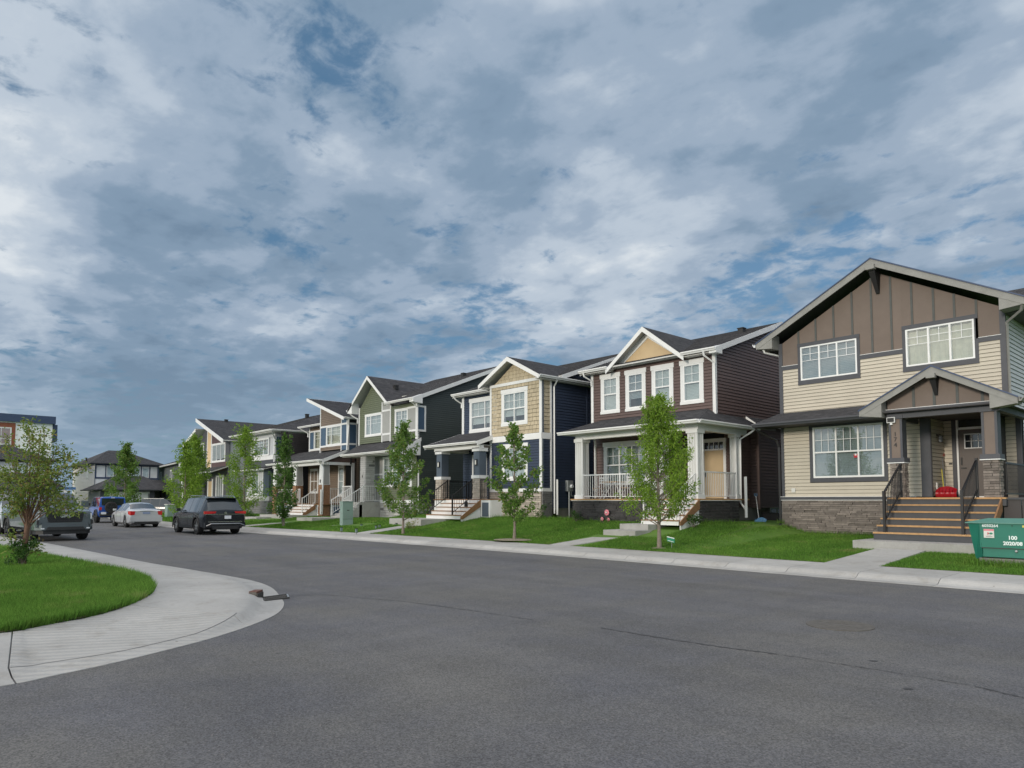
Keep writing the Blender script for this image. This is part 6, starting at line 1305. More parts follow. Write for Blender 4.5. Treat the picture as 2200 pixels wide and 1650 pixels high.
def tree(label, base, top, prof, m, nclump, leaves, size, seed, group='young street trees in front of the houses', bark='bark', tr=.045, asp=.5, droop=0, crad=(.16, .30), up_=.45, stretch=1.0, name='tree', lean=(0, 0)):
    """prof: list of (height fraction, crown radius)"""
    rnd = random.Random(seed); x0, y0, z0 = base
    t = thing(name, label, 'tree', base, group=group)
    Ht = top-z0; pts = []; rs = []
    for i in range(9):
        f = i/8; pts.append((x0+lean[0]*f+rnd.uniform(-.02, .02)*(i > 0), y0+lean[1]*f+rnd.uniform(-.02, .02)*(i > 0), z0-.05+Ht*f*.97)); rs.append(tr*(1-f)**.75+.006)
    rs[0] *= 1.35
    trunk = obj('trunk', MB().tube(pts, rs, 8), bark, t, smooth=True)
    pf = [p for p, r_ in prof]; pr_ = [r_ for p, r_ in prof]; cs_, rr_, per = [], [], []; Bm = MB()
    at = lambda f: Vector(pts[0]).lerp(Vector(pts[8]), f)
    for i in range(nclump):
        f = pf[0]+(pf[-1]-pf[0])*((i+rnd.random())/nclump); Rm = float(np.interp(f, pf, pr_)); 
        a = i*2.399+rnd.uniform(-.5, .5); rad = Rm*rnd.uniform(.35, .95)
        c = at(f)+Vector((math.cos(a)*rad, math.sin(a)*rad, 0)); cr_ = rnd.uniform(*crad)*(0.55+.45*min(1, Rm/.6))
        src = at(max(.12, f-up_*rad/Ht*1.6)); mid_ = src.lerp(c, .55)+Vector((0, 0, -.06*rad))
        Bm.tube([src, mid_, c], [.014+.006*Rm, .010, .004], 5)
        cs_.append(tuple(c)); rr_.append(cr_); per.append(leaves/nclump*(cr_/((crad[0]+crad[1])/2))**1.5)
        if rnd.random() < .8: cs_.append(tuple(src.lerp(c, rnd.uniform(.5, .8)))); rr_.append(cr_*.8); per.append(leaves/nclump*.5)
        tip = c+(c-src).normalized()*cr_*rnd.uniform(.8, 1.4)+Vector((0, 0, rnd.uniform(0, .12))); cs_.append(tuple(tip)); rr_.append(cr_*.45); per.append(leaves/nclump*.18); Bm.tube([c, tip], [.005, .003], 4)
    cs_.append(tuple(at(.985))); rr_.append(crad[0]*.7); per.append(leaves/nclump*.4)
    obj('branches', Bm, bark, t, smooth=True)
    cw = leaf_cloud('crown', cs_, rr_, per, size, m, t, asp, droop, stretch, seed)
    return t
tree('light green feathery ash tree in front of the brown house porch', (-12.52, 17.2, .22), 4.92, [(.235, .55), (.29, 1.10), (.38, 1.15), (.50, 1.08), (.62, .95), (.70, .62), (.80, .50), (.90, .44), (1.0, .12)], 'leaf_ash', 78, 9500, .10, 3, asp=.30, droop=.35, crad=(.15, .30), tr=.050)
tree('thin young oak with lopsided lower branch in front of the navy house', (-18.58, 16.9, .24), 4.46, [(.19, .5), (.24, 1.15), (.33, .60), (.45, 1.15), (.55, .95), (.68, .75), (.78, .70), (.86, .25), (1, .10)], 'leaf_oak', 34, 2500, .115, 14, asp=.62, crad=(.12, .24), tr=.042)
tree('dense young oak tree in front of the green house', (-25.3, 16.6, .22), 5.06, [(.18, .4), (.24, 1.1), (.35, 1.25), (.50, 1.0), (.66, .95), (.78, .55), (.90, .28), (1, .08)], 'leaf_oak', 46, 4600, .105, 21, asp=.62, crad=(.15, .28), tr=.045)
tree('slim dark green oak tree in front of the taupe house', (-36.75, 16.4, .22), 5.30, [(.10, .12), (.22, .75), (.34, 1.05), (.5, .85), (.62, .62), (.72, .35), (.86, .42), (1, .12)], 'leaf_dark', 40, 3100, .12, 31, asp=.62, crad=(.17, .30), tr=.055)
tree('light green ash tree behind the black parked car', (-40.6, 15.7, .2), 6.1, [(.18, .5), (.28, 1.15), (.42, 1.25), (.58, .85), (.72, .75), (.86, .62), (1, .15)], 'leaf_ash', 46, 3900, .14, 41, asp=.35, droop=.3, crad=(.22, .36), tr=.06)
tree('bushy light green ash tree left of the black parked car', (-50.3, 15.4, .2), 5.75, [(.10, .5), (.20, 1.05), (.42, 1.25), (.6, .9), (.75, .62), (.9, .35), (1, .12)], 'leaf_ash', 50, 3900, .16, 51, asp=.38, droop=.3, crad=(.24, .42), tr=.06)
tree('green tree in front of the white house garage', (-69.5, 16.2, .2), 6.75, [(.15, .6), (.22, 1.5), (.36, 1.75), (.52, 1.3), (.7, .95), (.86, .6), (1, .15)], 'leaf_oak', 46, 3600, .20, 61, asp=.5, crad=(.28, .46), tr=.07)
tree('light green tree behind the ash near the slate grey house', (-58.5, 18.6, .2), 6.9, [(.3, .6), (.5, 1.0), (.8, .7), (1, .2)], 'leaf_ash', 40, 4200, .18, 71, asp=.4, crad=(.28, .45), tr=.06)
# the crabapple on the near left corner, long upright shoots with large leaves
t = thing('crabapple_tree', 'small crabapple tree with long leafy shoots on the left corner lawn', 'tree', (-19.2, 2.45, .12))
rnd = random.Random(5); bx, by, bz = -19.2, 2.45, .10
fork = Vector((bx+.03, by+.06, 1.12))
obj('trunk', MB().tube([(bx, by, bz-.05), (bx+.01, by+.01, .5), (bx-.0, by+.05, .85), fork], [.075, .060, .055, .050], 10), 'bark_red', t, smooth=True)
ends = []
side = Vector((rt.x, rt.y, 0)); dep = Vector((fw.x, fw.y, 0)).normalized()
# shoots: lateral reach, depth reach, top height
shoots = [(-.45, .1, 2.6), (-.30, -.3, 2.95), (-.12, .3, 3.15), (.05, -.1, 3.38), (.22, .25, 3.2), (.42, -.2, 3.0), (.62, .1, 2.85), (.80, .3, 2.62), (1.02, -.1, 2.45), (.70, -.3, 2.2), (-.62, .2, 2.2), (-.55, -.2, 1.75), (.35, .4, 2.6), (.12, .5, 2.3), (.95, .1, 1.62), (1.28, .0, 2.32), (-.5, .3, 1.3), (.3, -.4, 1.9), (.55, .35, 1.85), (-.2, -.45, 2.2), (1.15, .1, 1.35), (.0, -.3, 1.55), (.5, .5, 1.35)]
Bm = MB(); cs_, rr_, per = [], [], []
for (lx, dy_, tz) in shoots:
    e = Vector((bx, by, 0))+side*lx*.98+dep*dy_+Vector((0, 0, tz)); c1_ = fork.lerp(e, .35)+Vector((0, 0, .10))+side*rnd.uniform(-.05, .05); c2_ = fork.lerp(e, .7)+Vector((0, 0, .12))+side*rnd.uniform(-.06, .06)
    Bm.tube([fork-Vector((0, 0, rnd.uniform(0, .2))), c1_, c2_, e], [.017, .010, .006, .003], 6); path = [c1_, c2_, e]
    for q in range(7):
        f = .18+q*.14; p = (c1_.lerp(c2_, f/.5) if f < .5 else c2_.lerp(e, (f-.5)/.5)); w_ = p+Vector((rnd.gauss(0, .13), rnd.gauss(0, .13), rnd.uniform(-.02, .16)))
        Bm.tube([p, w_], [.005, .003], 4); cs_ += [tuple(p), tuple(w_)]; rr_ += [.12, .16]; per += [11, 18]
for q in range(10):   # suckers on the lower trunk
    a = rnd.uniform(0, 6.28); p = Vector((bx, by, rnd.uniform(.3, .95))); w_ = p+Vector((math.cos(a)*.28, math.sin(a)*.28, .12)); Bm.tube([p, w_], [.006, .003], 4); cs_.append(tuple(w_)); rr_.append(.14); per.append(20)
obj('branches', Bm, 'bark_red', t, smooth=True)
leaf_cloud('crown', cs_, rr_, per, .088, 'leaf_crab', t, .42, .1, 1.0, 77)
def shrub(label, c, r_, hgt, n, size, seed, name='shrub', m='leaf_shrub', group=None):
    t = thing(name, label, 'shrub', c, group=group); rg = random.Random(seed); cs_ = []; Bm = MB()
    for i in range(16):
        a = rg.uniform(0, 6.28); q = rg.random()**.5*r_; e = (c[0]+math.cos(a)*q, c[1]+math.sin(a)*q, c[2]+hgt*rg.uniform(.25, 1)); cs_.append(e); Bm.tube([(c[0]+rg.uniform(-.05, .05), c[1]+rg.uniform(-.05, .05), c[2]-.03), e], [.007, .003], 4)
    obj('stems', Bm, 'bark', t); leaf_cloud('foliage', cs_, [r_*.38]*16, [n/16]*16, size, m, t, .55, 0, 1, seed); return t
shrub('dense leafy suckers at the foot of the crabapple trunk', (-19.12, 2.42, .12), .26, .55, 1100, .055, 5)
shrub('small leafy plant at the left end of the dark stone porch base', (-19.5, 21.2, .72), .22, .40, 260, .07, 6, group='plants against the brown porch')
shrub('leafy plant right of the white porch steps', (-13.7, 20.8, .66), .26, .40, 300, .08, 7, group='plants against the brown porch')
shrub('low plant below the pink metal flowers', (-17.9, 21.2, .68), .35, .14, 260, .05, 8, group='plants against the brown porch')
shrub('green plant growing beside the stone corner of the navy house', (-22.0, 21.6, .66), .22, .75, 200, .09, 9)
shrub('reddish flowering plant at the foot of the dense oak', (-26.6, 17.9, .25), .28, .45, 260, .07, 10, name='flowering_plant', m='leaf_crab')
shrub('garden plants beside the taupe house slabs', (-47.9, 18.6, .3), .7, .45, 500, .12, 12)
t = thing('flower_pot', 'small red flowers beside the taupe house steps', 'flowers', (-44.2, 19.2, .45))
obj('bloom', MB().ball((-44.0, 19.2, .60), .10, 5).ball((-44.3, 19.3, .58), .09, 5), 'red_flower', t); obj('leaves', MB().ball((-44.15, 19.25, .46), .16, 5, sz=.6), 'leaf_shrub', t)

# ================================================================ SMALL THINGS
def P2(q, c, ax, ay): return None
# green transformer box by the walk
t = thing('transformer_box', 'green metal electrical transformer box on a concrete pad by the front walk', 'transformer', (-3.6, 17.6, .2))
zt, zb = 1.10, .36
obj('pad', MB().box(-4.42, -2.6, 16.95, 18.4, .1, .35), 'foundation', t)
body = obj('body', MB().prism([(-4.60, 17.35, zt), (-2.55, 17.35, zt), (-2.5, 17.0, zt-.0), (-4.60, 17.0, zt)], [(-4.60, 17.35, zt-.01), (-2.55, 17.35, zt-.01), (-2.5, 17.0, zt-.01), (-4.60, 17.0, zt-.01)]), 'transformer_green', t)
obj('front', MB().prism([(-4.40, 17.00, .58), (-2.5, 17.00, .58), (-2.5, 16.98, zt), (-4.40, 16.98, zt)], [(-4.40, 17.05, .58), (-2.5, 17.05, .58), (-2.5, 17.05, zt), (-4.40, 17.05, zt)]), 'transformer_green', t)
obj('side_wing', MB().prism([(-4.62, 17.02, zt), (-4.40, 16.98, zt), (-4.36, 17.0, .38), (-4.54, 17.2, .30)], [(-4.62, 18.0, zt), (-4.40, 18.0, zt), (-4.36, 18.0, .38), (-4.54, 18.0, .30)]), 'transformer_green', t)
obj('base_panel', MB().box(-4.36, -2.5, 17.03, 17.06, .38, .575), 'transformer_green', t); obj('seam', MB().box(-4.38, -2.5, 17.0, 17.03, .565, .578), 'dark_letter', t)
obj('housing', MB().box(-4.38, -2.5, 17.06, 18.2, .37, zt-.01), 'transformer_green', t)
obj('lid', MB().prism([(-4.66, 16.94, zt), (-2.45, 16.94, zt), (-2.45, 17.30, zt+.09), (-4.30, 17.30, zt+.09)], [(-4.66, 16.94, zt+.02), (-2.45, 16.94, zt+.02), (-2.45, 17.30, zt+.11), (-4.30, 17.30, zt+.11)]).prism([(-4.30, 17.30, zt+.09), (-2.45, 17.30, zt+.09), (-2.45, 18.3, zt+.08), (-4.62, 18.3, zt+.0)], [(-4.30, 17.30, zt+.11), (-2.45, 17.30, zt+.11), (-2.45, 18.3, zt+.10), (-4.62, 18.3, zt+.02)]), 'transformer_top', t)
def txt(s, size, x, y, z, parent, m='lettering', rz=0, bold=.002, name='lettering'): return obj(name, text_mesh(name, s, size, m, .001, bold), None, parent, loc=(x, y, z), rot=(PI/2, 0, rz))
yq = 16.972
txt('6050264', .085, -4.26+.06, yq, 1.05, t); txt('100', .11, -3.80, yq, .80, t, bold=.004); txt('2020/08', .105, -3.80, yq, .68, t, bold=.004)
lb = obj('warning_label', MB().box(-4.32, -4.13, yq-.001, yq+.02, .79, .98), 'plastic_white', t); obj('label_band', MB().box(-4.32, -4.13, yq-.004, yq-.002, .94, .98), 'pink', lb); obj('label_mark', MB().box(-4.25, -4.235, yq-.004, yq-.002, .86, .91).box(-4.24, -4.22, yq-.004, yq-.002, .875, .895), 'sign_red', lb); obj('label_mark', MB().ball((-4.185, yq-.003, .885), .028, 6, sx=1.2, sy=.1, sz=.8), 'sign_green', lb); obj('label_line', MB().box(-4.27, -4.19, yq-.004, yq-.002, .845, .848).box(-4.28, -4.16, yq-.004, yq-.002, .815, .822), 'dark_letter', lb)
yl = obj('yellow_label', MB().box(-3.62, -3.2, yq-.001, yq+.02, 1.03, 1.075), 'yellow_label', t); obj('bolt', MB().ball((-3.80, yq, 1.06), .012, 5), 'dark_letter', t); obj('bolt', MB().ball((-3.75, 17.0, .52), .03, 5), 'galvanised', t); obj('label_edge', MB().box(-3.36, -3.28, yq-.001, yq+.02, .66, .76), 'plastic_white', t)
t.location.y += .9; t.location.x -= .13
tag(blades('grass', lambda n: np.stack([RNG.uniform(-4.8, -2.3, n), RNG.uniform(17.6, 17.87, n), np.full(n, .205)], 1), 1500, .15, .014, lean=.6), kind='stuff')
# pale utility cabinet
t = thing('utility_cabinet', 'tall pale green utility cabinet on a concrete pad in the lawn', 'cabinet', (-33.1, 18.2, .28))
obj('pad', MB().box(-33.75, -31.2, 17.6, 18.7, .1, .29), 'concrete', t); obj('body', MB().box(-33.25, -32.95, 17.9, 18.5, .29, 1.52), 'cabinet_green', t); obj('lid', MB().box(-33.27, -32.93, 17.88, 18.52, 1.52, 1.55), 'cabinet_green', t); obj('door_seam', MB().box(-32.949, -32.945, 17.92, 18.48, .62, .632), 'dark_letter', t)
obj('label', MB().box(-32.949, -32.944, 18.15, 18.28, 1.06, 1.10), 'dark_letter', t)
for i in range(2):
    for j in range(3): obj('louvre', MB().box(-32.949, -32.938, 18.05+i*.24, 18.13+i*.24, .72+j*.04, .735+j*.04), 'meter_grey', t)
for z_ in (.45, .9, 1.35): obj('hinge', MB().box(-33.12, -33.08, 17.885, 17.899, z_, z_+.06), 'meter_grey', t)
# small grey box far down the kerb
t = thing('utility_box', 'small pale grey utility box behind the silver car', 'box', (-60, 17.3, .2)); obj('body', MB().box(-60.4, -59.7, 17, 17.6, .1, 1.25), 'cabinet_green', t); obj('lid', MB().box(-60.45, -59.65, 16.95, 17.65, 1.25, 1.30), 'plastic_white', t)
# path lights
labs = ['nearest the kerb left of the walk', 'nearest the kerb right of the walk', 'halfway along the left side of the walk', 'halfway along the right side of the walk', 'second from the far end of the walk', 'at the far end of the walk below the oak']
for (px_, py_, z_), lb in zip([(733.6, 1143, .16), (765.5, 1146.5, .16), (776.5, 1135.5, .2), (808, 1139, .2), (815.5, 1137.3, .22), (851.8, 1133.8, .28)], labs):
    x_, y_ = gz(px_, py_, z_)
    t = thing('path_light', 'small black solar path light '+lb, 'garden light', (x_, y_, z_), group='solar lights along the navy house walk')
    obj('stake', MB().tube([(x_, y_, z_-.1), (x_, y_, z_+.1)], .010, 6), 'black_metal', t); obj('lens', MB().box(x_-.036, x_+.036, y_-.036, y_+.036, z_+.05, z_+.20), 'cabinet_green', t); c_ = obj('cage', MB().box(x_-.052, x_+.052, y_-.052, y_+.052, z_+.205, z_+.228), 'black_metal', t)
    for sx in (-1, 1):
        for sy in (-1, 1): obj('cage_bar', MB().box(x_+sx*.043-.005, x_+sx*.043+.005, y_+sy*.043-.005, y_+sy*.043+.005, z_+.03, z_+.205), 'black_metal', c_)
# lawn sign
t = thing('lawn_sign', 'small tilted green and white lawn sign beside the light green ash', 'sign', (-12.15, 17.3, .2)); obj('stake', MB().box(-12.16, -12.15, 17.3, 17.31, .15, .42), 'galvanised', t)
s_ = obj('board', MB().prism([(-12.30, 17.28, .40), (-12.04, 17.28, .355), (-12.04, 17.28, .50), (-12.30, 17.28, .545)], [(-12.30, 17.29, .40), (-12.04, 17.29, .355), (-12.04, 17.29, .50), (-12.30, 17.29, .545)]), 'sign_green', t); obj('white_band', MB().prism([(-12.30, 17.275, .52), (-12.04, 17.275, .475), (-12.04, 17.275, .50), (-12.30, 17.275, .545)], [(-12.30, 17.279, .52), (-12.04, 17.279, .475), (-12.04, 17.279, .50), (-12.30, 17.279, .545)]), 'white', s_); obj('white_band', MB().prism([(-12.27, 17.275, .415), (-12.07, 17.275, .38), (-12.07, 17.275, .395), (-12.27, 17.275, .43)], [(-12.27, 17.279, .415), (-12.07, 17.279, .38), (-12.07, 17.279, .395), (-12.27, 17.279, .43)]), 'white', s_)
# pink metal flowers
fl = [(-18.05, 21.38, 1.12, .13, 'large pink metal flower on the dark stone porch base'), (-18.30, 21.38, .86, .085, 'small pink metal flower left of the large one'), (-17.98, 21.38, .84, .085, 'small pink metal flower below the large one')]
for x_, y_, z_, r_, lb in fl:
    t = thing('metal_flower', lb, 'ornament', (x_, y_, .7), group='metal garden flowers'); obj('stem', MB().tube([(x_, y_, .68), (x_, y_, z_)], .007, 5), 'dark_letter', t)
    for q in range(7): a = q*2*PI/7; obj('petal', MB().ball((x_+math.cos(a)*r_*.55, y_-.02, z_+math.sin(a)*r_*.55), r_*.42, 5, sy=.25), 'pink', t)
    obj('centre', MB().ball((x_, y_-.05, z_), r_*.28, 5), 'plastic_white', t)
# snow shovels on the tan porch
def shovel(label, foot, topp, tube_m, grip_m, blade_m, bw=.56, group=None, blade=True):
    t = thing('snow_shovel', label, 'shovel', foot, group=group); f, tp = Vector(foot), Vector(topp); d = (tp-f).normalized(); sx = Vector((1, 0, 0))
    obj('shaft', MB().tube([f+d*.28, tp-d*.12], .016, 8), tube_m, t)
    obj('grip', MB().tube([tp-d*.14, tp-d*.08+sx*.055, tp+sx*.055, tp-sx*.055, tp-d*.08-sx*.055, tp-d*.14], .013, 6), grip_m, t)
    m_ = MB(); n = 9; V = []
    for j in range(6):
        fz = j/5; row = []
        for i in range(n):
            u = (i/(n-1)-.5)*bw; cur = -.10*math.sin(PI*fz)*1.0-.06*(1-(2*i/(n-1)-1)**2)*0; topc = .09*(1-abs(2*i/(n-1)-1)**2) if j == 5 else 0
            row.append((f.x+u, f.y+.09*fz+.05-.10*math.sin(PI*fz*.9)+(.004 if i % 2 else -.004), f.z+.02+.24*fz+topc))
        V += row
    fs = [(j*n+i, j*n+i+1, (j+1)*n+i+1, (j+1)*n+i) for j in range(5) for i in range(n-1)]
    k0 = len(V); V += [(a, b+.012, c) for a, b, c in V]; fs += [tuple(q+k0 for q in f_[::-1]) for f_ in fs]
    if blade:
        b_ = obj('blade', m_.add(V, fs), blade_m, t)
        for i in range(5): obj('blade_rib', MB().tube([(f.x-.18+i*.09, f.y+.02, f.z+.10), (f.x-.18+i*.09, f.y-.045, f.z+.2), (f.x-.18+i*.09, f.y+.0, f.z+.30)], .007, 5), blade_m, b_)
    return t
shovel('red snow shovel with grey shaft leaning by the tan house door', (-6.93, 24.05, 1.68), (-7.33, 25.2, 3.10), 'grey_tube', 'red_plastic', 'red_plastic', group='snow shovels on the tan porch')
shovel('yellow handled red snow shovel behind the grey shafted one', (-7.05, 24.35, 1.68), (-7.36, 25.16, 2.85), 'yellow_label', 'red_plastic', 'red_plastic', group='snow shovels on the tan porch')
t = shovel('blue snow shovel with bent pale shaft against the brown side wall', (-13.15, 24.3, .62), (-13.9, 25.4, 1.85), 'plastic_white', 'blue_plastic', 'blue_plastic', .44)
t = thing('storage_tub', 'black plastic tub leaning beside the blue snow shovel', 'tub', (-13.6, 26.3, .55)); obj('body', MB().prism([(-14.25, 26.2, .5), (-13.3, 26.2, .5), (-13.25, 26.6, .5), (-14.2, 26.6, .5)], [(-14.15, 26.35, 1.10), (-13.5, 26.35, 1.10), (-13.5, 26.65, 1.05), (-14.1, 26.65, 1.05)]), 'black_plastic', t); obj('rim', MB().tube([(-14.15, 26.33, 1.10), (-13.5, 26.33, 1.10), (-13.28, 26.2, .62)], .02, 6), 'black_plastic', t)
t = thing('lawn_ornament', 'small terracotta garden ornament at the foot of the navy house stone wall', 'ornament', (-25.3, 21.6, .75)); obj('body', MB().lathe([(.07, 0), (.09, .06), (.05, .14), (.03, .17)], (-25.3, 21.6, .75), n=12), 'terracotta', t); obj('head', MB().ball((-25.3, 21.6, .96), .045, 6), 'terracotta', t)
t = thing('lantern', 'small dark lantern standing on the navy house steps', 'lantern', (-25.98, 20.55, 1.3)); obj('body', MB().box(-26.04, -25.92, 20.49, 20.61, 1.30, 1.52), 'black_metal', t); obj('cap', MB().lathe([(.09, 0), (.02, .09)], (-25.98, 20.55, 1.52), n=8), 'black_metal', t)
t = thing('wall_art', 'small pink and green wall ornament', 'ornament', (0, 0, 0)); bpy.data.objects.remove(t)
# yield sign with street name blades
x_, y_ = (-62.5, 10.4)
t = thing('yield_sign', 'red and white triangular yield sign with blue street name blades above', 'road sign', (x_, y_, 0))
obj('post', MB().tube([(x_, y_, 0), (x_, y_, 2.75)], .035, 8), 'galvanised', t)
nx = Vector((.98, -.17, 0)).normalized(); sx = Vector((-nx.y, nx.x, 0))
def plate3(name, m, pts, off, par, th=.01):
    c = Vector((x_, y_, 0)); f_ = lambda u, z, o: c+sx*u+Vector((0, 0, z))+nx*o
    return obj(name, MB().prism([f_(u, z, off) for u, z in pts], [f_(u, z, off+th) for u, z in pts]), m, par)
s_ = plate3('triangle', 'sign_red', [(-.42, 2.12), (.42, 2.12), (0, 1.42)], .04, t); plate3('triangle_face', 'white', [(-.22, 2.01), (.22, 2.01), (0, 1.64)], .052, s_)
plate3('street_name_blade', 'sign_blue', [(-1.15, 2.42), (.75, 2.42), (.75, 2.62), (-1.15, 2.62)], -.02, t); plate3('street_name_blade', 'plastic_white', [(-.18, 2.2), (.2, 2.2), (.2, 2.36), (-.18, 2.36)], .03, t)
# fallen litter marks on the lawn and mulch under the thin oak
tag(obj('mulch', MB().lathe([(.75, 0), (.5, .02), (.05, .03)], (-18.58, 16.9, .20), n=20), 'mulch'), kind='stuff')
tag(obj('mulch', MB().lathe([(.24, 0), (.12, .02), (.05, .03)], (-12.52, 17.2, .19), n=16), 'mulch'), kind='stuff')

# ================================================================ VEHICLES
LINE = {}
def lerpk(x, ks): return float(np.interp(x, [a for a, b in ks], [b for a, b in ks]))
def wheel(car, x, y, r_, w_, rim='rim_silver', spokes=5, side=1):
    t_ = obj('wheel', MB().lathe([(r_*.62, -w_/2), (r_*.93, -w_/2), (r_, -w_*.32), (r_, w_*.32), (r_*.93, w_/2), (r_*.62, w_/2)], (0, 0, 0), 'Y', 28, False), 'tyre', car, loc=(x, y, r_), smooth=30)
    obj('rim', MB().lathe([(r_*.70, w_*.50), (r_*.68, w_*.44), (r_*.62, w_*.22), (r_*.01, w_*.20)], (0, 0, 0), 'Y', 24, False) if side > 0 else MB().lathe([(r_*.70, -w_*.50), (r_*.68, -w_*.44), (r_*.62, -w_*.22), (r_*.01, -w_*.20)], (0, 0, 0), 'Y', 24, False), 'rim_dark', t_, loc=(0, 0, 0), smooth=30)
    for i in range(spokes):
        a = 2*PI*i/spokes+.3; c, s = math.cos(a), math.sin(a); y0, y1 = side*w_*.24, side*w_*.46
        q = lambda rr, o, yy: (c*rr-s*o, yy, s*rr+c*o)
        obj('spoke', MB().hexa([q(r_*.08, -.05, y0), q(r_*.66, -.032, y0), q(r_*.66, .032, y0), q(r_*.08, .05, y0), q(r_*.08, -.045, y1), q(r_*.66, -.026, y1), q(r_*.66, .026, y1), q(r_*.08, .045, y1)]), rim, t_, loc=(0, 0, 0))
    obj('hub', MB().lathe([(r_*.14, side*w_*.24), (r_*.12, side*w_*.5)], (0, 0, 0), 'Y', 12), rim, t_, loc=(0, 0, 0))
    return t_
def make_car(label, loc, rz, L, W, top, belt, wtop, wheels, wr, ww, paint, z0=.24, side=(), front=None, rear=None, cat='car', name='parked_car', rim='rim_silver', wheel_y=None, group='parked vehicles', tumble=.95, spokes=5, arch=1.16, wmk=None, zmid=None, crown=.03, flare=None, doors=()):
    """x runs from the rear (0) to the front (L). side: glass intervals; front/rear: glass intervals on the top surface"""
    car = thing(name, label, cat, loc, rz, group, world=False); hw = W/2
    xs_ = sorted(set([round(v, 3) for v in list(np.arange(0, L, .09))+[L]+[a for iv in side for a in iv]+list(front or ())+list(rear or ())+[k_[0] for k_ in top]]))
    wmk = wmk or [(0, .90), (.15, .97), (.6, 1), (L-.9, 1), (L-.35, .94), (L-.1, .86), (L, .80)]
    rings = []
    for x in xs_:
        zt, zb = lerpk(x, top), lerpk(x, belt); wm = hw*lerpk(x, wmk); wt = hw*lerpk(x, wtop)
        zu = z0
        if x < .25: zu = z0+.10*(1-x/.25)
        if x > L-.3: zu = z0+.06*(x-L+.3)/.3
        az = 0
        for wx in wheels:
            if abs(x-wx) < wr*arch: az = max(az, wr+math.sqrt(max(0, (wr*arch)**2-(x-wx)**2)))
        zl = max(zu, az); zmd = zmid or (z0+zb)/2+.08
        zb = max(zb, zl+.06); zt = max(zt, zb+.02)
        p = [(0, zu+.02 if az == 0 else min(az, zb-.1)), (wm*.86, zl), (wm*.985, zl+.02 if az else zl+.10), (wm, max(zmd, zl+.05)), (wm*.99, max(zb-.10, zl+.055)), (wm*tumble, zb), (min(wt, wm*tumble), zt-.045 if zt-zb > .1 else zt-.01), (min(wt, wm*tumble)*.80, zt-.005), (0, zt+crown)]
        rings.append([(x, y, z) for y, z in p])
    n = 9; full = []
    for r_ in rings: full.append(r_+[(x, -y, z) for x, y, z in r_[1:-1]][::-1])
    m_ = 16; V = [p for r_ in full for p in r_]; Fb, Fg = [], {'side': [], 'front': [], 'rear': []}
    for i in range(len(xs_)-1):
        xm = (xs_[i]+xs_[i+1])/2
        for j in range(m_):
            j2 = (j+1) % m_; f_ = (i*m_+j, (i+1)*m_+j, (i+1)*m_+j2, i*m_+j2)
            if j in (5, 10) and any(a < xm < b for a, b in side): Fg['side'].append(f_)
            elif j in (6, 7, 8, 9) and front and front[0] < xm < front[1]: Fg['front'].append(f_)
            elif j in (6, 7, 8, 9) and rear and rear[0] < xm < rear[1]: Fg['rear'].append(f_)
            else: Fb.append(f_)
    Fb += [tuple(range(m_)), tuple(range((len(xs_)-1)*m_, len(xs_)*m_))[::-1]]
    body = obj('body', MB().add(V, Fb), paint, car, smooth=32)
    for k_, nm in (('side', 'side_window'), ('front', 'windscreen'), ('rear', 'rear_window')):
        if Fg[k_]:
            used = sorted({i for f_ in Fg[k_] for i in f_}); mp = {o: i for i, o in enumerate(used)}
            obj(nm, MB().add([V[i] for i in used], [tuple(mp[i] for i in f_) for f_ in Fg[k_]]), 'car_glass', car, smooth=30)
    def cp(x, j, s=1, off=.006):
        q = max(0, min(len(xs_)-2, int(np.searchsorted(xs_, x))-1)); f = (x-xs_[q])/(xs_[q+1]-xs_[q]); a, b = rings[q][j], rings[q+1][j]
        return (x, s*(a[1]+(b[1]-a[1])*f+off), a[2]+(b[2]-a[2])*f)
    LINE[car.name] = cp
    for xd in doors:
        for s_ in (1, -1): obj('door_seam', MB().tube([cp(xd, j, s_, .001) for j in (2, 3, 4, 5)], .006, 4), 'dark_letter', car)
    for k_, (a, b) in enumerate(side):
        for s_ in (1, -1): obj('door_handle', MB().box(a+.12, a+.32, s_*(cp(a+.2, 4, 1)[1]-.005), s_*(cp(a+.2, 4, 1)[1]+.03), cp(a+.2, 4)[2]-.03, cp(a+.2, 4)[2]), paint, car) if k_ < 2 and doors else None
    wy = wheel_y or hw-ww/2-.02
    for wx in wheels:
        for s_ in (1, -1): wheel(car, wx, s_*wy, wr, ww, rim, spokes, s_)
        if flare:
            for s_ in (1, -1): obj('wheel_arch_trim', MB().tube([(wx+math.cos(a)*wr*arch*1.03, s_*(hw*1.0), max(z0, wr+math.sin(a)*wr*arch*1.03)) for a in np.linspace(-.35, PI+.35, 15)], flare, 6), 'black_plastic', car, smooth=True)
    obj('underbody', MB().box(.35, L-.35, -hw*.8, hw*.8, z0-.04, z0+.10), 'black_plastic', car)
    return car
def cbox(car, name, m, x0, x1, y0, y1, z0, z1, par=None): return obj(name, MB().box(x0, x1, y0, y1, z0, z1), m, par or car)
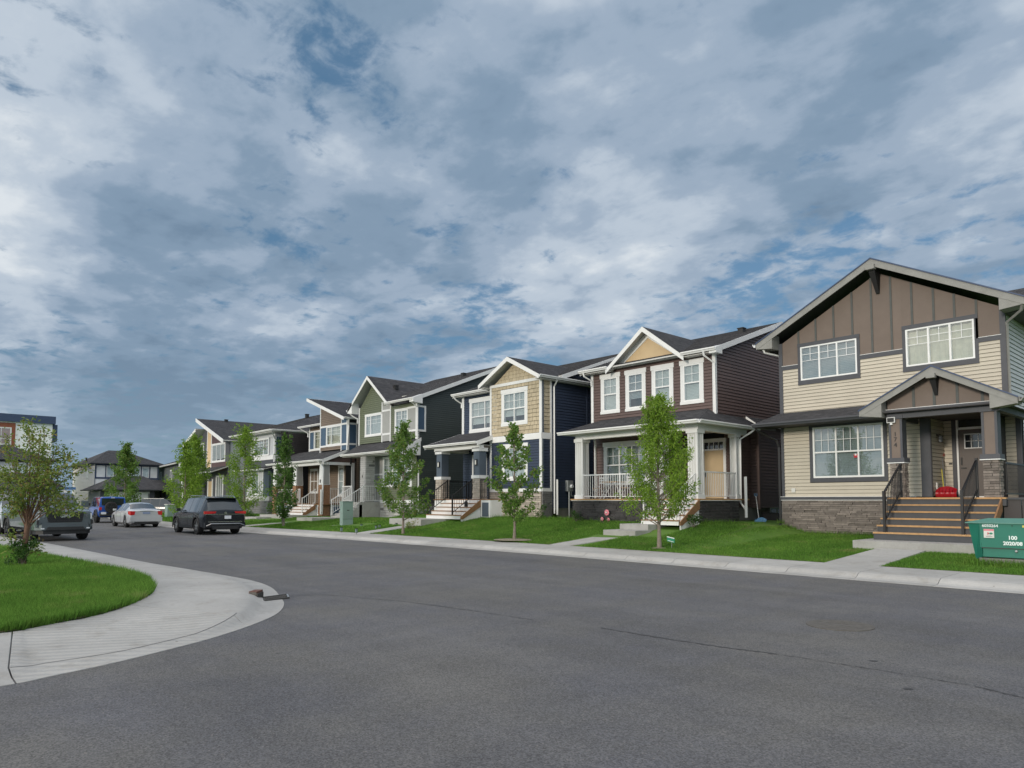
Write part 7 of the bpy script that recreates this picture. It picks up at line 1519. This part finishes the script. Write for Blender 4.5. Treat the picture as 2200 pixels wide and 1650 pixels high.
# ---- black three-row car seen from behind: faces -X (away)
L = 5.05
c = make_car('black seven seat sport utility car parked at the kerb seen from behind', (-33.3, 12.02, 0), PI, L, 1.98,
    [(0, 1.08), (.02, 1.12), (.42, 1.64), (.6, 1.72), (1.6, 1.775), (2.9, 1.75), (3.15, 1.70), (3.75, 1.20), (4.1, 1.12), (4.85, .98), (5.05, .80)],
    [(0, 1.06), (.1, 1.09), (2.5, 1.06), (3.7, 1.04), (4.9, .92), (5.05, .78)], [(0, .80), (.5, .70), (1.5, .72), (3.0, .70), (3.7, .78), (5.05, .70)],
    [1.05, 4.03], .38, .26, 'paint_black', .27, [(.62, 1.25), (1.31, 2.15), (2.23, 3.2)], (3.12, 3.72), (.04, .44), 'suv', flare=.030, rim='rim_silver', doors=(1.42, 2.30, 3.32))
cp = LINE[c.name]
for s in (1, -1):
    obj('roof_rail', MB().tube([(.62, s*.66, 1.72), (.8, s*.66, 1.80), (2.7, s*.66, 1.83), (2.95, s*.66, 1.76)], .018, 6), 'chrome', c); obj('window_trim', MB().tube([cp(3.2, 5, s), cp(1.5, 5, s), cp(.85, 5, s), cp(.62, 6, s), cp(.9, 6, s), cp(1.6, 6, s)], .009, 5), 'chrome', c); obj('tail_light', MB().prism([(-.012, s*.96, .97), (-.012, s*.96, 1.10), (-.012, s*.42, 1.08), (-.012, s*.46, 1.0)], [(.10, s*.955, .97), (.10, s*.955, 1.10), (.05, s*.42, 1.08), (.05, s*.46, 1.0)]), 'tail_red', c)
    cbox(c, 'wing_mirror', 'paint_black', 3.25, 3.42, s*1.0-.0, s*1.18, 1.08, 1.22); cbox(c, 'sill_trim', 'black_plastic', 1.55, 3.5, s*.985-.01, s*.985+.012, .30, .42); cbox(c, 'exhaust_trim', 'chrome', -.03, .05, s*.55-.16, s*.55+.16, .40, .45)
cbox(c, 'chrome_strip', 'chrome', -.018, .02, -.9, .9, .945, .965); cbox(c, 'chrome_strip', 'chrome', -.03, .02, -.78, .78, .60, .62)
cbox(c, 'rear_bumper', 'paint_black', -.045, .20, -.93, .93, .36, .56); obj('bumper_insert', MB().tube([(-.055, .88, .42), (-.06, .66, .52), (-.06, -.66, .52), (-.055, -.88, .42)], .020, 6), 'rim_silver', c); cbox(c, 'lower_panel', 'black_plastic', -.06, .02, -.60, .60, .26, .40); cbox(c, 'number_plate', 'plate', -.03, -.012, -.26, .26-.52+.30, .74, .89); 
cbox(c, 'spoiler', 'paint_black', .28, .62, -.70, .70, 1.69, 1.725)
em = obj('emblem', MB().lathe([(.065, -.03), (.065, -.02)], (0, 0, 1.01), 'X', 20), 'chrome', c); obj('emblem_mark', MB().beam((-.035, -.035, 1.045), (-.035, 0, .97), -.002, .002, -.01, .01).beam((-.035, .035, 1.045), (-.035, 0, .97), -.002, .002, -.01, .01), 'dark_letter', em)
t = thing('cooler_box', 'black box standing on the ground behind the black parked car', 'box', (-38.5, 17.0, .2)); obj('body', MB().box(-38.9, -38.2, 16.9, 17.4, 1.55, 2.05), 'black_plastic', t); obj('post', MB().box(-38.6, -38.5, 17.1, 17.2, .1, 1.55), 'black_metal', t); t['label'] = 'black mailbox on a post behind the black parked car'; t['category'] = 'mailbox'; t.name = 'mailbox'
# ---- silver saloon
L = 4.8
c = make_car('silver four door saloon car parked at the kerb seen from behind', (-45.2, 11.72, 0), PI, L, 1.83,
    [(0, .98), (.05, 1.04), (.55, 1.08), (1.25, 1.40), (1.6, 1.45), (2.4, 1.455), (2.75, 1.41), (3.5, 1.02), (3.9, .96), (4.6, .78), (4.8, .62)],
    [(0, .96), (.5, 1.0), (2.5, .96), (3.5, .93), (4.6, .76), (4.8, .60)], [(0, .82), (.6, .80), (1.3, .66), (2.4, .66), (3.4, .78), (4.8, .66)],
    [1.05, 3.78], .335, .22, 'paint_silver', .20, [(1.05, 1.95), (2.02, 3.0)], (2.72, 3.48), (.58, 1.22), 'car', crown=.035, doors=(1.98, 3.05))
for s in (1, -1):
    obj('tail_light', MB().prism([(-.012, s*.86, .72), (-.012, s*.86, .98), (-.012, s*.60, .96), (-.012, s*.64, .76)], [(.28, s*.925, .80), (.28, s*.925, .97), (.06, s*.60, .96), (.06, s*.64, .76)]), 'tail_red', c); cbox(c, 'wing_mirror', 'paint_silver', 3.0, 3.14, s*.92, s*1.08, .98, 1.10)
cbox(c, 'number_plate', 'plate_blue', -.025, -.005, -.20, .20, .80, .93); cbox(c, 'rear_bumper', 'paint_silver', -.06, .3, -.86, .86, .36, .60); cbox(c, 'diffuser', 'black_plastic', -.065, .1, -.62, .62, .22, .35); cbox(c, 'boot_trim', 'chrome', -.022, 0, -.36, .36, .955, .975); cbox(c, 'brake_light', 'tail_red', .40, .46, -.14, .14, 1.085, 1.10)
# ---- blue off-roader with spare wheel
L = 4.2
c = make_car('blue boxy off road car with spare wheel on its back seen from behind', (-56.2, 12.35, 0), PI, L, 1.80,
    [(0, 1.80), (.04, 1.84), (2.45, 1.86), (2.52, 1.80), (2.78, 1.22), (4.1, 1.14), (4.2, 1.05)], [(0, 1.15), (2.8, 1.15), (4.2, 1.04)], [(0, .86), (2.5, .82), (2.8, .78), (4.2, .60)],
    [.85, 3.35], .42, .28, 'paint_blue', .42, [(.15, .95), (1.05, 1.7), (1.78, 2.4)], (2.5, 2.77), None, 'car', tumble=.97, flare=.05, wmk=[(0, .97), (2.8, .97), (3.0, .85), (4.2, .78)], wheel_y=.80, rim='rim_dark')
cbox(c, 'rear_window', 'car_glass', -.012, .02, -.70, .70, 1.24, 1.74); sp = wheel(c, -.22, .16, .40, .26, 'rim_dark', 5, 1); sp.rotation_euler = (0, 0, PI/2); sp.location = (-.20, .14, 1.10); sp.name = 'spare_wheel'
for s in (1, -1): cbox(c, 'tail_light', 'tail_red', -.06, .05, s*.78-.08, s*.78+.08, .92, 1.12); cbox(c, 'wing_mirror', 'black_plastic', 2.5, 2.6, s*.90, s*1.1, 1.2, 1.4)
cbox(c, 'rear_bumper', 'black_plastic', -.18, .12, -.82, .82, .50, .72); cbox(c, 'number_plate', 'plate', -.20, -.181, .44, .76, .62, .78); cbox(c, 'brake_light', 'lamp_clear', -.03, 0, -.12, .12, 1.76, 1.80)
# ---- grey pickup truck facing the camera
L = 5.89
rzt = R(4.5)
fx, fy = -32.4, 5.47
c = make_car('grey pickup truck facing the camera behind the crabapple on the left', (fx-math.cos(rzt)*L, fy-math.sin(rzt)*L, 0), rzt, L, 2.06,
    [(0, 1.42), (.05, 1.44), (1.9, 1.44), (1.95, 1.50), (2.10, 1.86), (2.4, 1.93), (3.55, 1.93), (3.75, 1.88), (4.45, 1.36), (4.7, 1.34), (5.55, 1.24), (5.80, 1.18), (5.89, 1.05)],
    [(0, 1.38), (1.9, 1.38), (4.4, 1.28), (5.6, 1.16), (5.8, 1.10), (5.89, 1.0)], [(0, .94), (1.9, .94), (2.2, .76), (3.6, .76), (4.4, .84), (5.89, .84)],
    [1.15, 4.88], .42, .28, 'paint_truck', .42, [(2.15, 2.95), (3.05, 4.1)], (3.70, 4.43), (1.96, 2.12), 'pickup truck', rim='rim_dark', wmk=[(0, .96), (.2, 1), (5.3, 1), (5.65, .985), (5.84, .95), (5.89, .92)], flare=.03)
gr = obj('grille', MB().prism([(5.90, -.66, 1.14), (5.90, .66, 1.14), (5.93, .58, .76), (5.93, .36, .68), (5.93, -.36, .68), (5.93, -.58, .76)], [(5.80, -.66, 1.14), (5.80, .66, 1.14), (5.80, .58, .76), (5.80, .36, .68), (5.80, -.36, .68), (5.80, -.58, .76)]), 'black_plastic', c)
for i in range(5): cbox(c, 'grille_bar', 'rim_dark', 5.925, 5.945, -.58, .58, .78+i*.075, .80+i*.075, gr)
e_ = obj('emblem', text_mesh('emblem', 'GMC', .17, 'chrome', .012, .006, 1.15), None, gr, loc=(5.96, 0, .985), rot=(PI/2, 0, PI/2))
for s in (1, -1):
    hl = obj('headlight', MB().prism([(5.905, s*.68, 1.13), (5.84, s*.93, 1.11), (5.86, s*.91, .84), (5.91, s*.70, .93)], [(5.75, s*.68, 1.13), (5.65, s*.99, 1.11), (5.66, s*.98, .84), (5.75, s*.70, .93)]), 'lamp_dark', c); cbox(c, 'light_strip', 'lamp_clear', 5.86, 5.915, s*.90-.02, s*.90+.02, .86, 1.08, hl)
    cbox(c, 'wing_mirror', 'paint_truck', 3.95, 4.15, s*1.05, s*1.28, 1.32, 1.58); cbox(c, 'fog_light', 'lamp_clear', 5.99, 6.0, s*.78-.06, s*.78+.06, .48, .53); cbox(c, 'air_vent', 'black_plastic', 5.86, 5.95, s*.93-.03, s*.93+.03, .66, .82)
def bar(zs, dx, m, nm, w_=1.0):
    pl = [(5.35, -w_*1.03), (5.75, -w_*1.0), (5.97, -w_*.80), (6.02, 0), (5.97, w_*.80), (5.75, w_*1.0), (5.35, w_*1.03)]
    obj(nm, MB().prism([(x_+dx, y_, zs[0]) for x_, y_ in pl], [(x_+dx, y_, zs[1]) for x_, y_ in pl]), m, c)
bar((.44, .635), 0, 'paint_truck', 'bumper'); bar((.636, .66), -.03, 'lamp_dark', 'bumper_line'); bar((.661, .73), -.05, 'paint_truck', 'bumper_top'); bar((.28, .439), -.05, 'black_plastic', 'front_valance', .93)
obj('lower_grille', MB().prism([(6.025, -.60, .56), (6.025, .60, .56), (6.03, .68, .445), (6.03, -.68, .445)], [(5.9, -.60, .56), (5.9, .60, .56), (5.9, .68, .445), (5.9, -.68, .445)]), 'black_plastic', c)
cbox(c, 'hood_scoop', 'rim_dark', 5.30, 5.34, -.28, .28, 1.30, 1.315)
# ---- pale car behind the truck
L = 4.7
rz_ = R(6)
c = make_car('pale silver sport utility car parked behind the grey pickup at the left edge', (-40.3-L*math.cos(rz_), 5.25-L*math.sin(rz_), 0), rz_, L, 1.88,
    [(0, 1.1), (.05, 1.2), (.45, 1.62), (1.0, 1.68), (2.7, 1.66), (2.95, 1.60), (3.5, 1.16), (4.4, 1.02), (4.6, .92), (4.7, .8)], [(0, 1.05), (3.5, 1.0), (4.5, .88), (4.7, .75)], [(0, .8), (.5, .7), (2.9, .7), (3.5, .8), (4.7, .74)],
    [.95, 3.72], .36, .24, 'paint_pale', .24, [(.6, 1.2), (1.28, 2.05), (2.12, 3.0)], (2.93, 3.47), (.06, .45), 'suv')
cbox(c, 'grille', 'black_plastic', 4.66, 4.76, -.55, .55, .50, .80); cbox(c, 'lower_grille', 'black_plastic', 4.64, 4.765, -.80, .80, .26, .46)
for s in (1, -1): cbox(c, 'headlight', 'lamp_clear', 4.45, 4.70, s*.78-.10, s*.78+.10, .78, .88); cbox(c, 'fog_light_surround', 'chrome', 4.70, 4.775, s*.78-.06, s*.78+.06, .42, .60); cbox(c, 'wing_mirror', 'paint_pale', 3.05, 3.2, s*.95, s*1.12, 1.05, 1.2)
# ---- dark van further on
L = 4.9
c = make_car('dark minivan parked sideways beyond the silver car', (-79.3, 20.2, 0), R(38), L, 1.95,
    [(0, 1.2), (.1, 1.60), (.4, 1.72), (3.0, 1.74), (3.3, 1.68), (4.1, 1.12), (4.7, .98), (4.9, .8)], [(0, 1.05), (4.0, 1.02), (4.7, .9), (4.9, .75)], [(0, .8), (.4, .74), (3.2, .72), (4.0, .8), (4.9, .7)],
    [1.0, 3.95], .34, .23, 'paint_dark', .22, [(.35, 1.4), (1.5, 2.5), (2.6, 3.5)], (3.28, 4.05), (.12, .38), 'minivan')
cbox(c, 'roof_rack', 'galvanised', .6, 2.9, -.7, -.66, 1.77, 1.80)
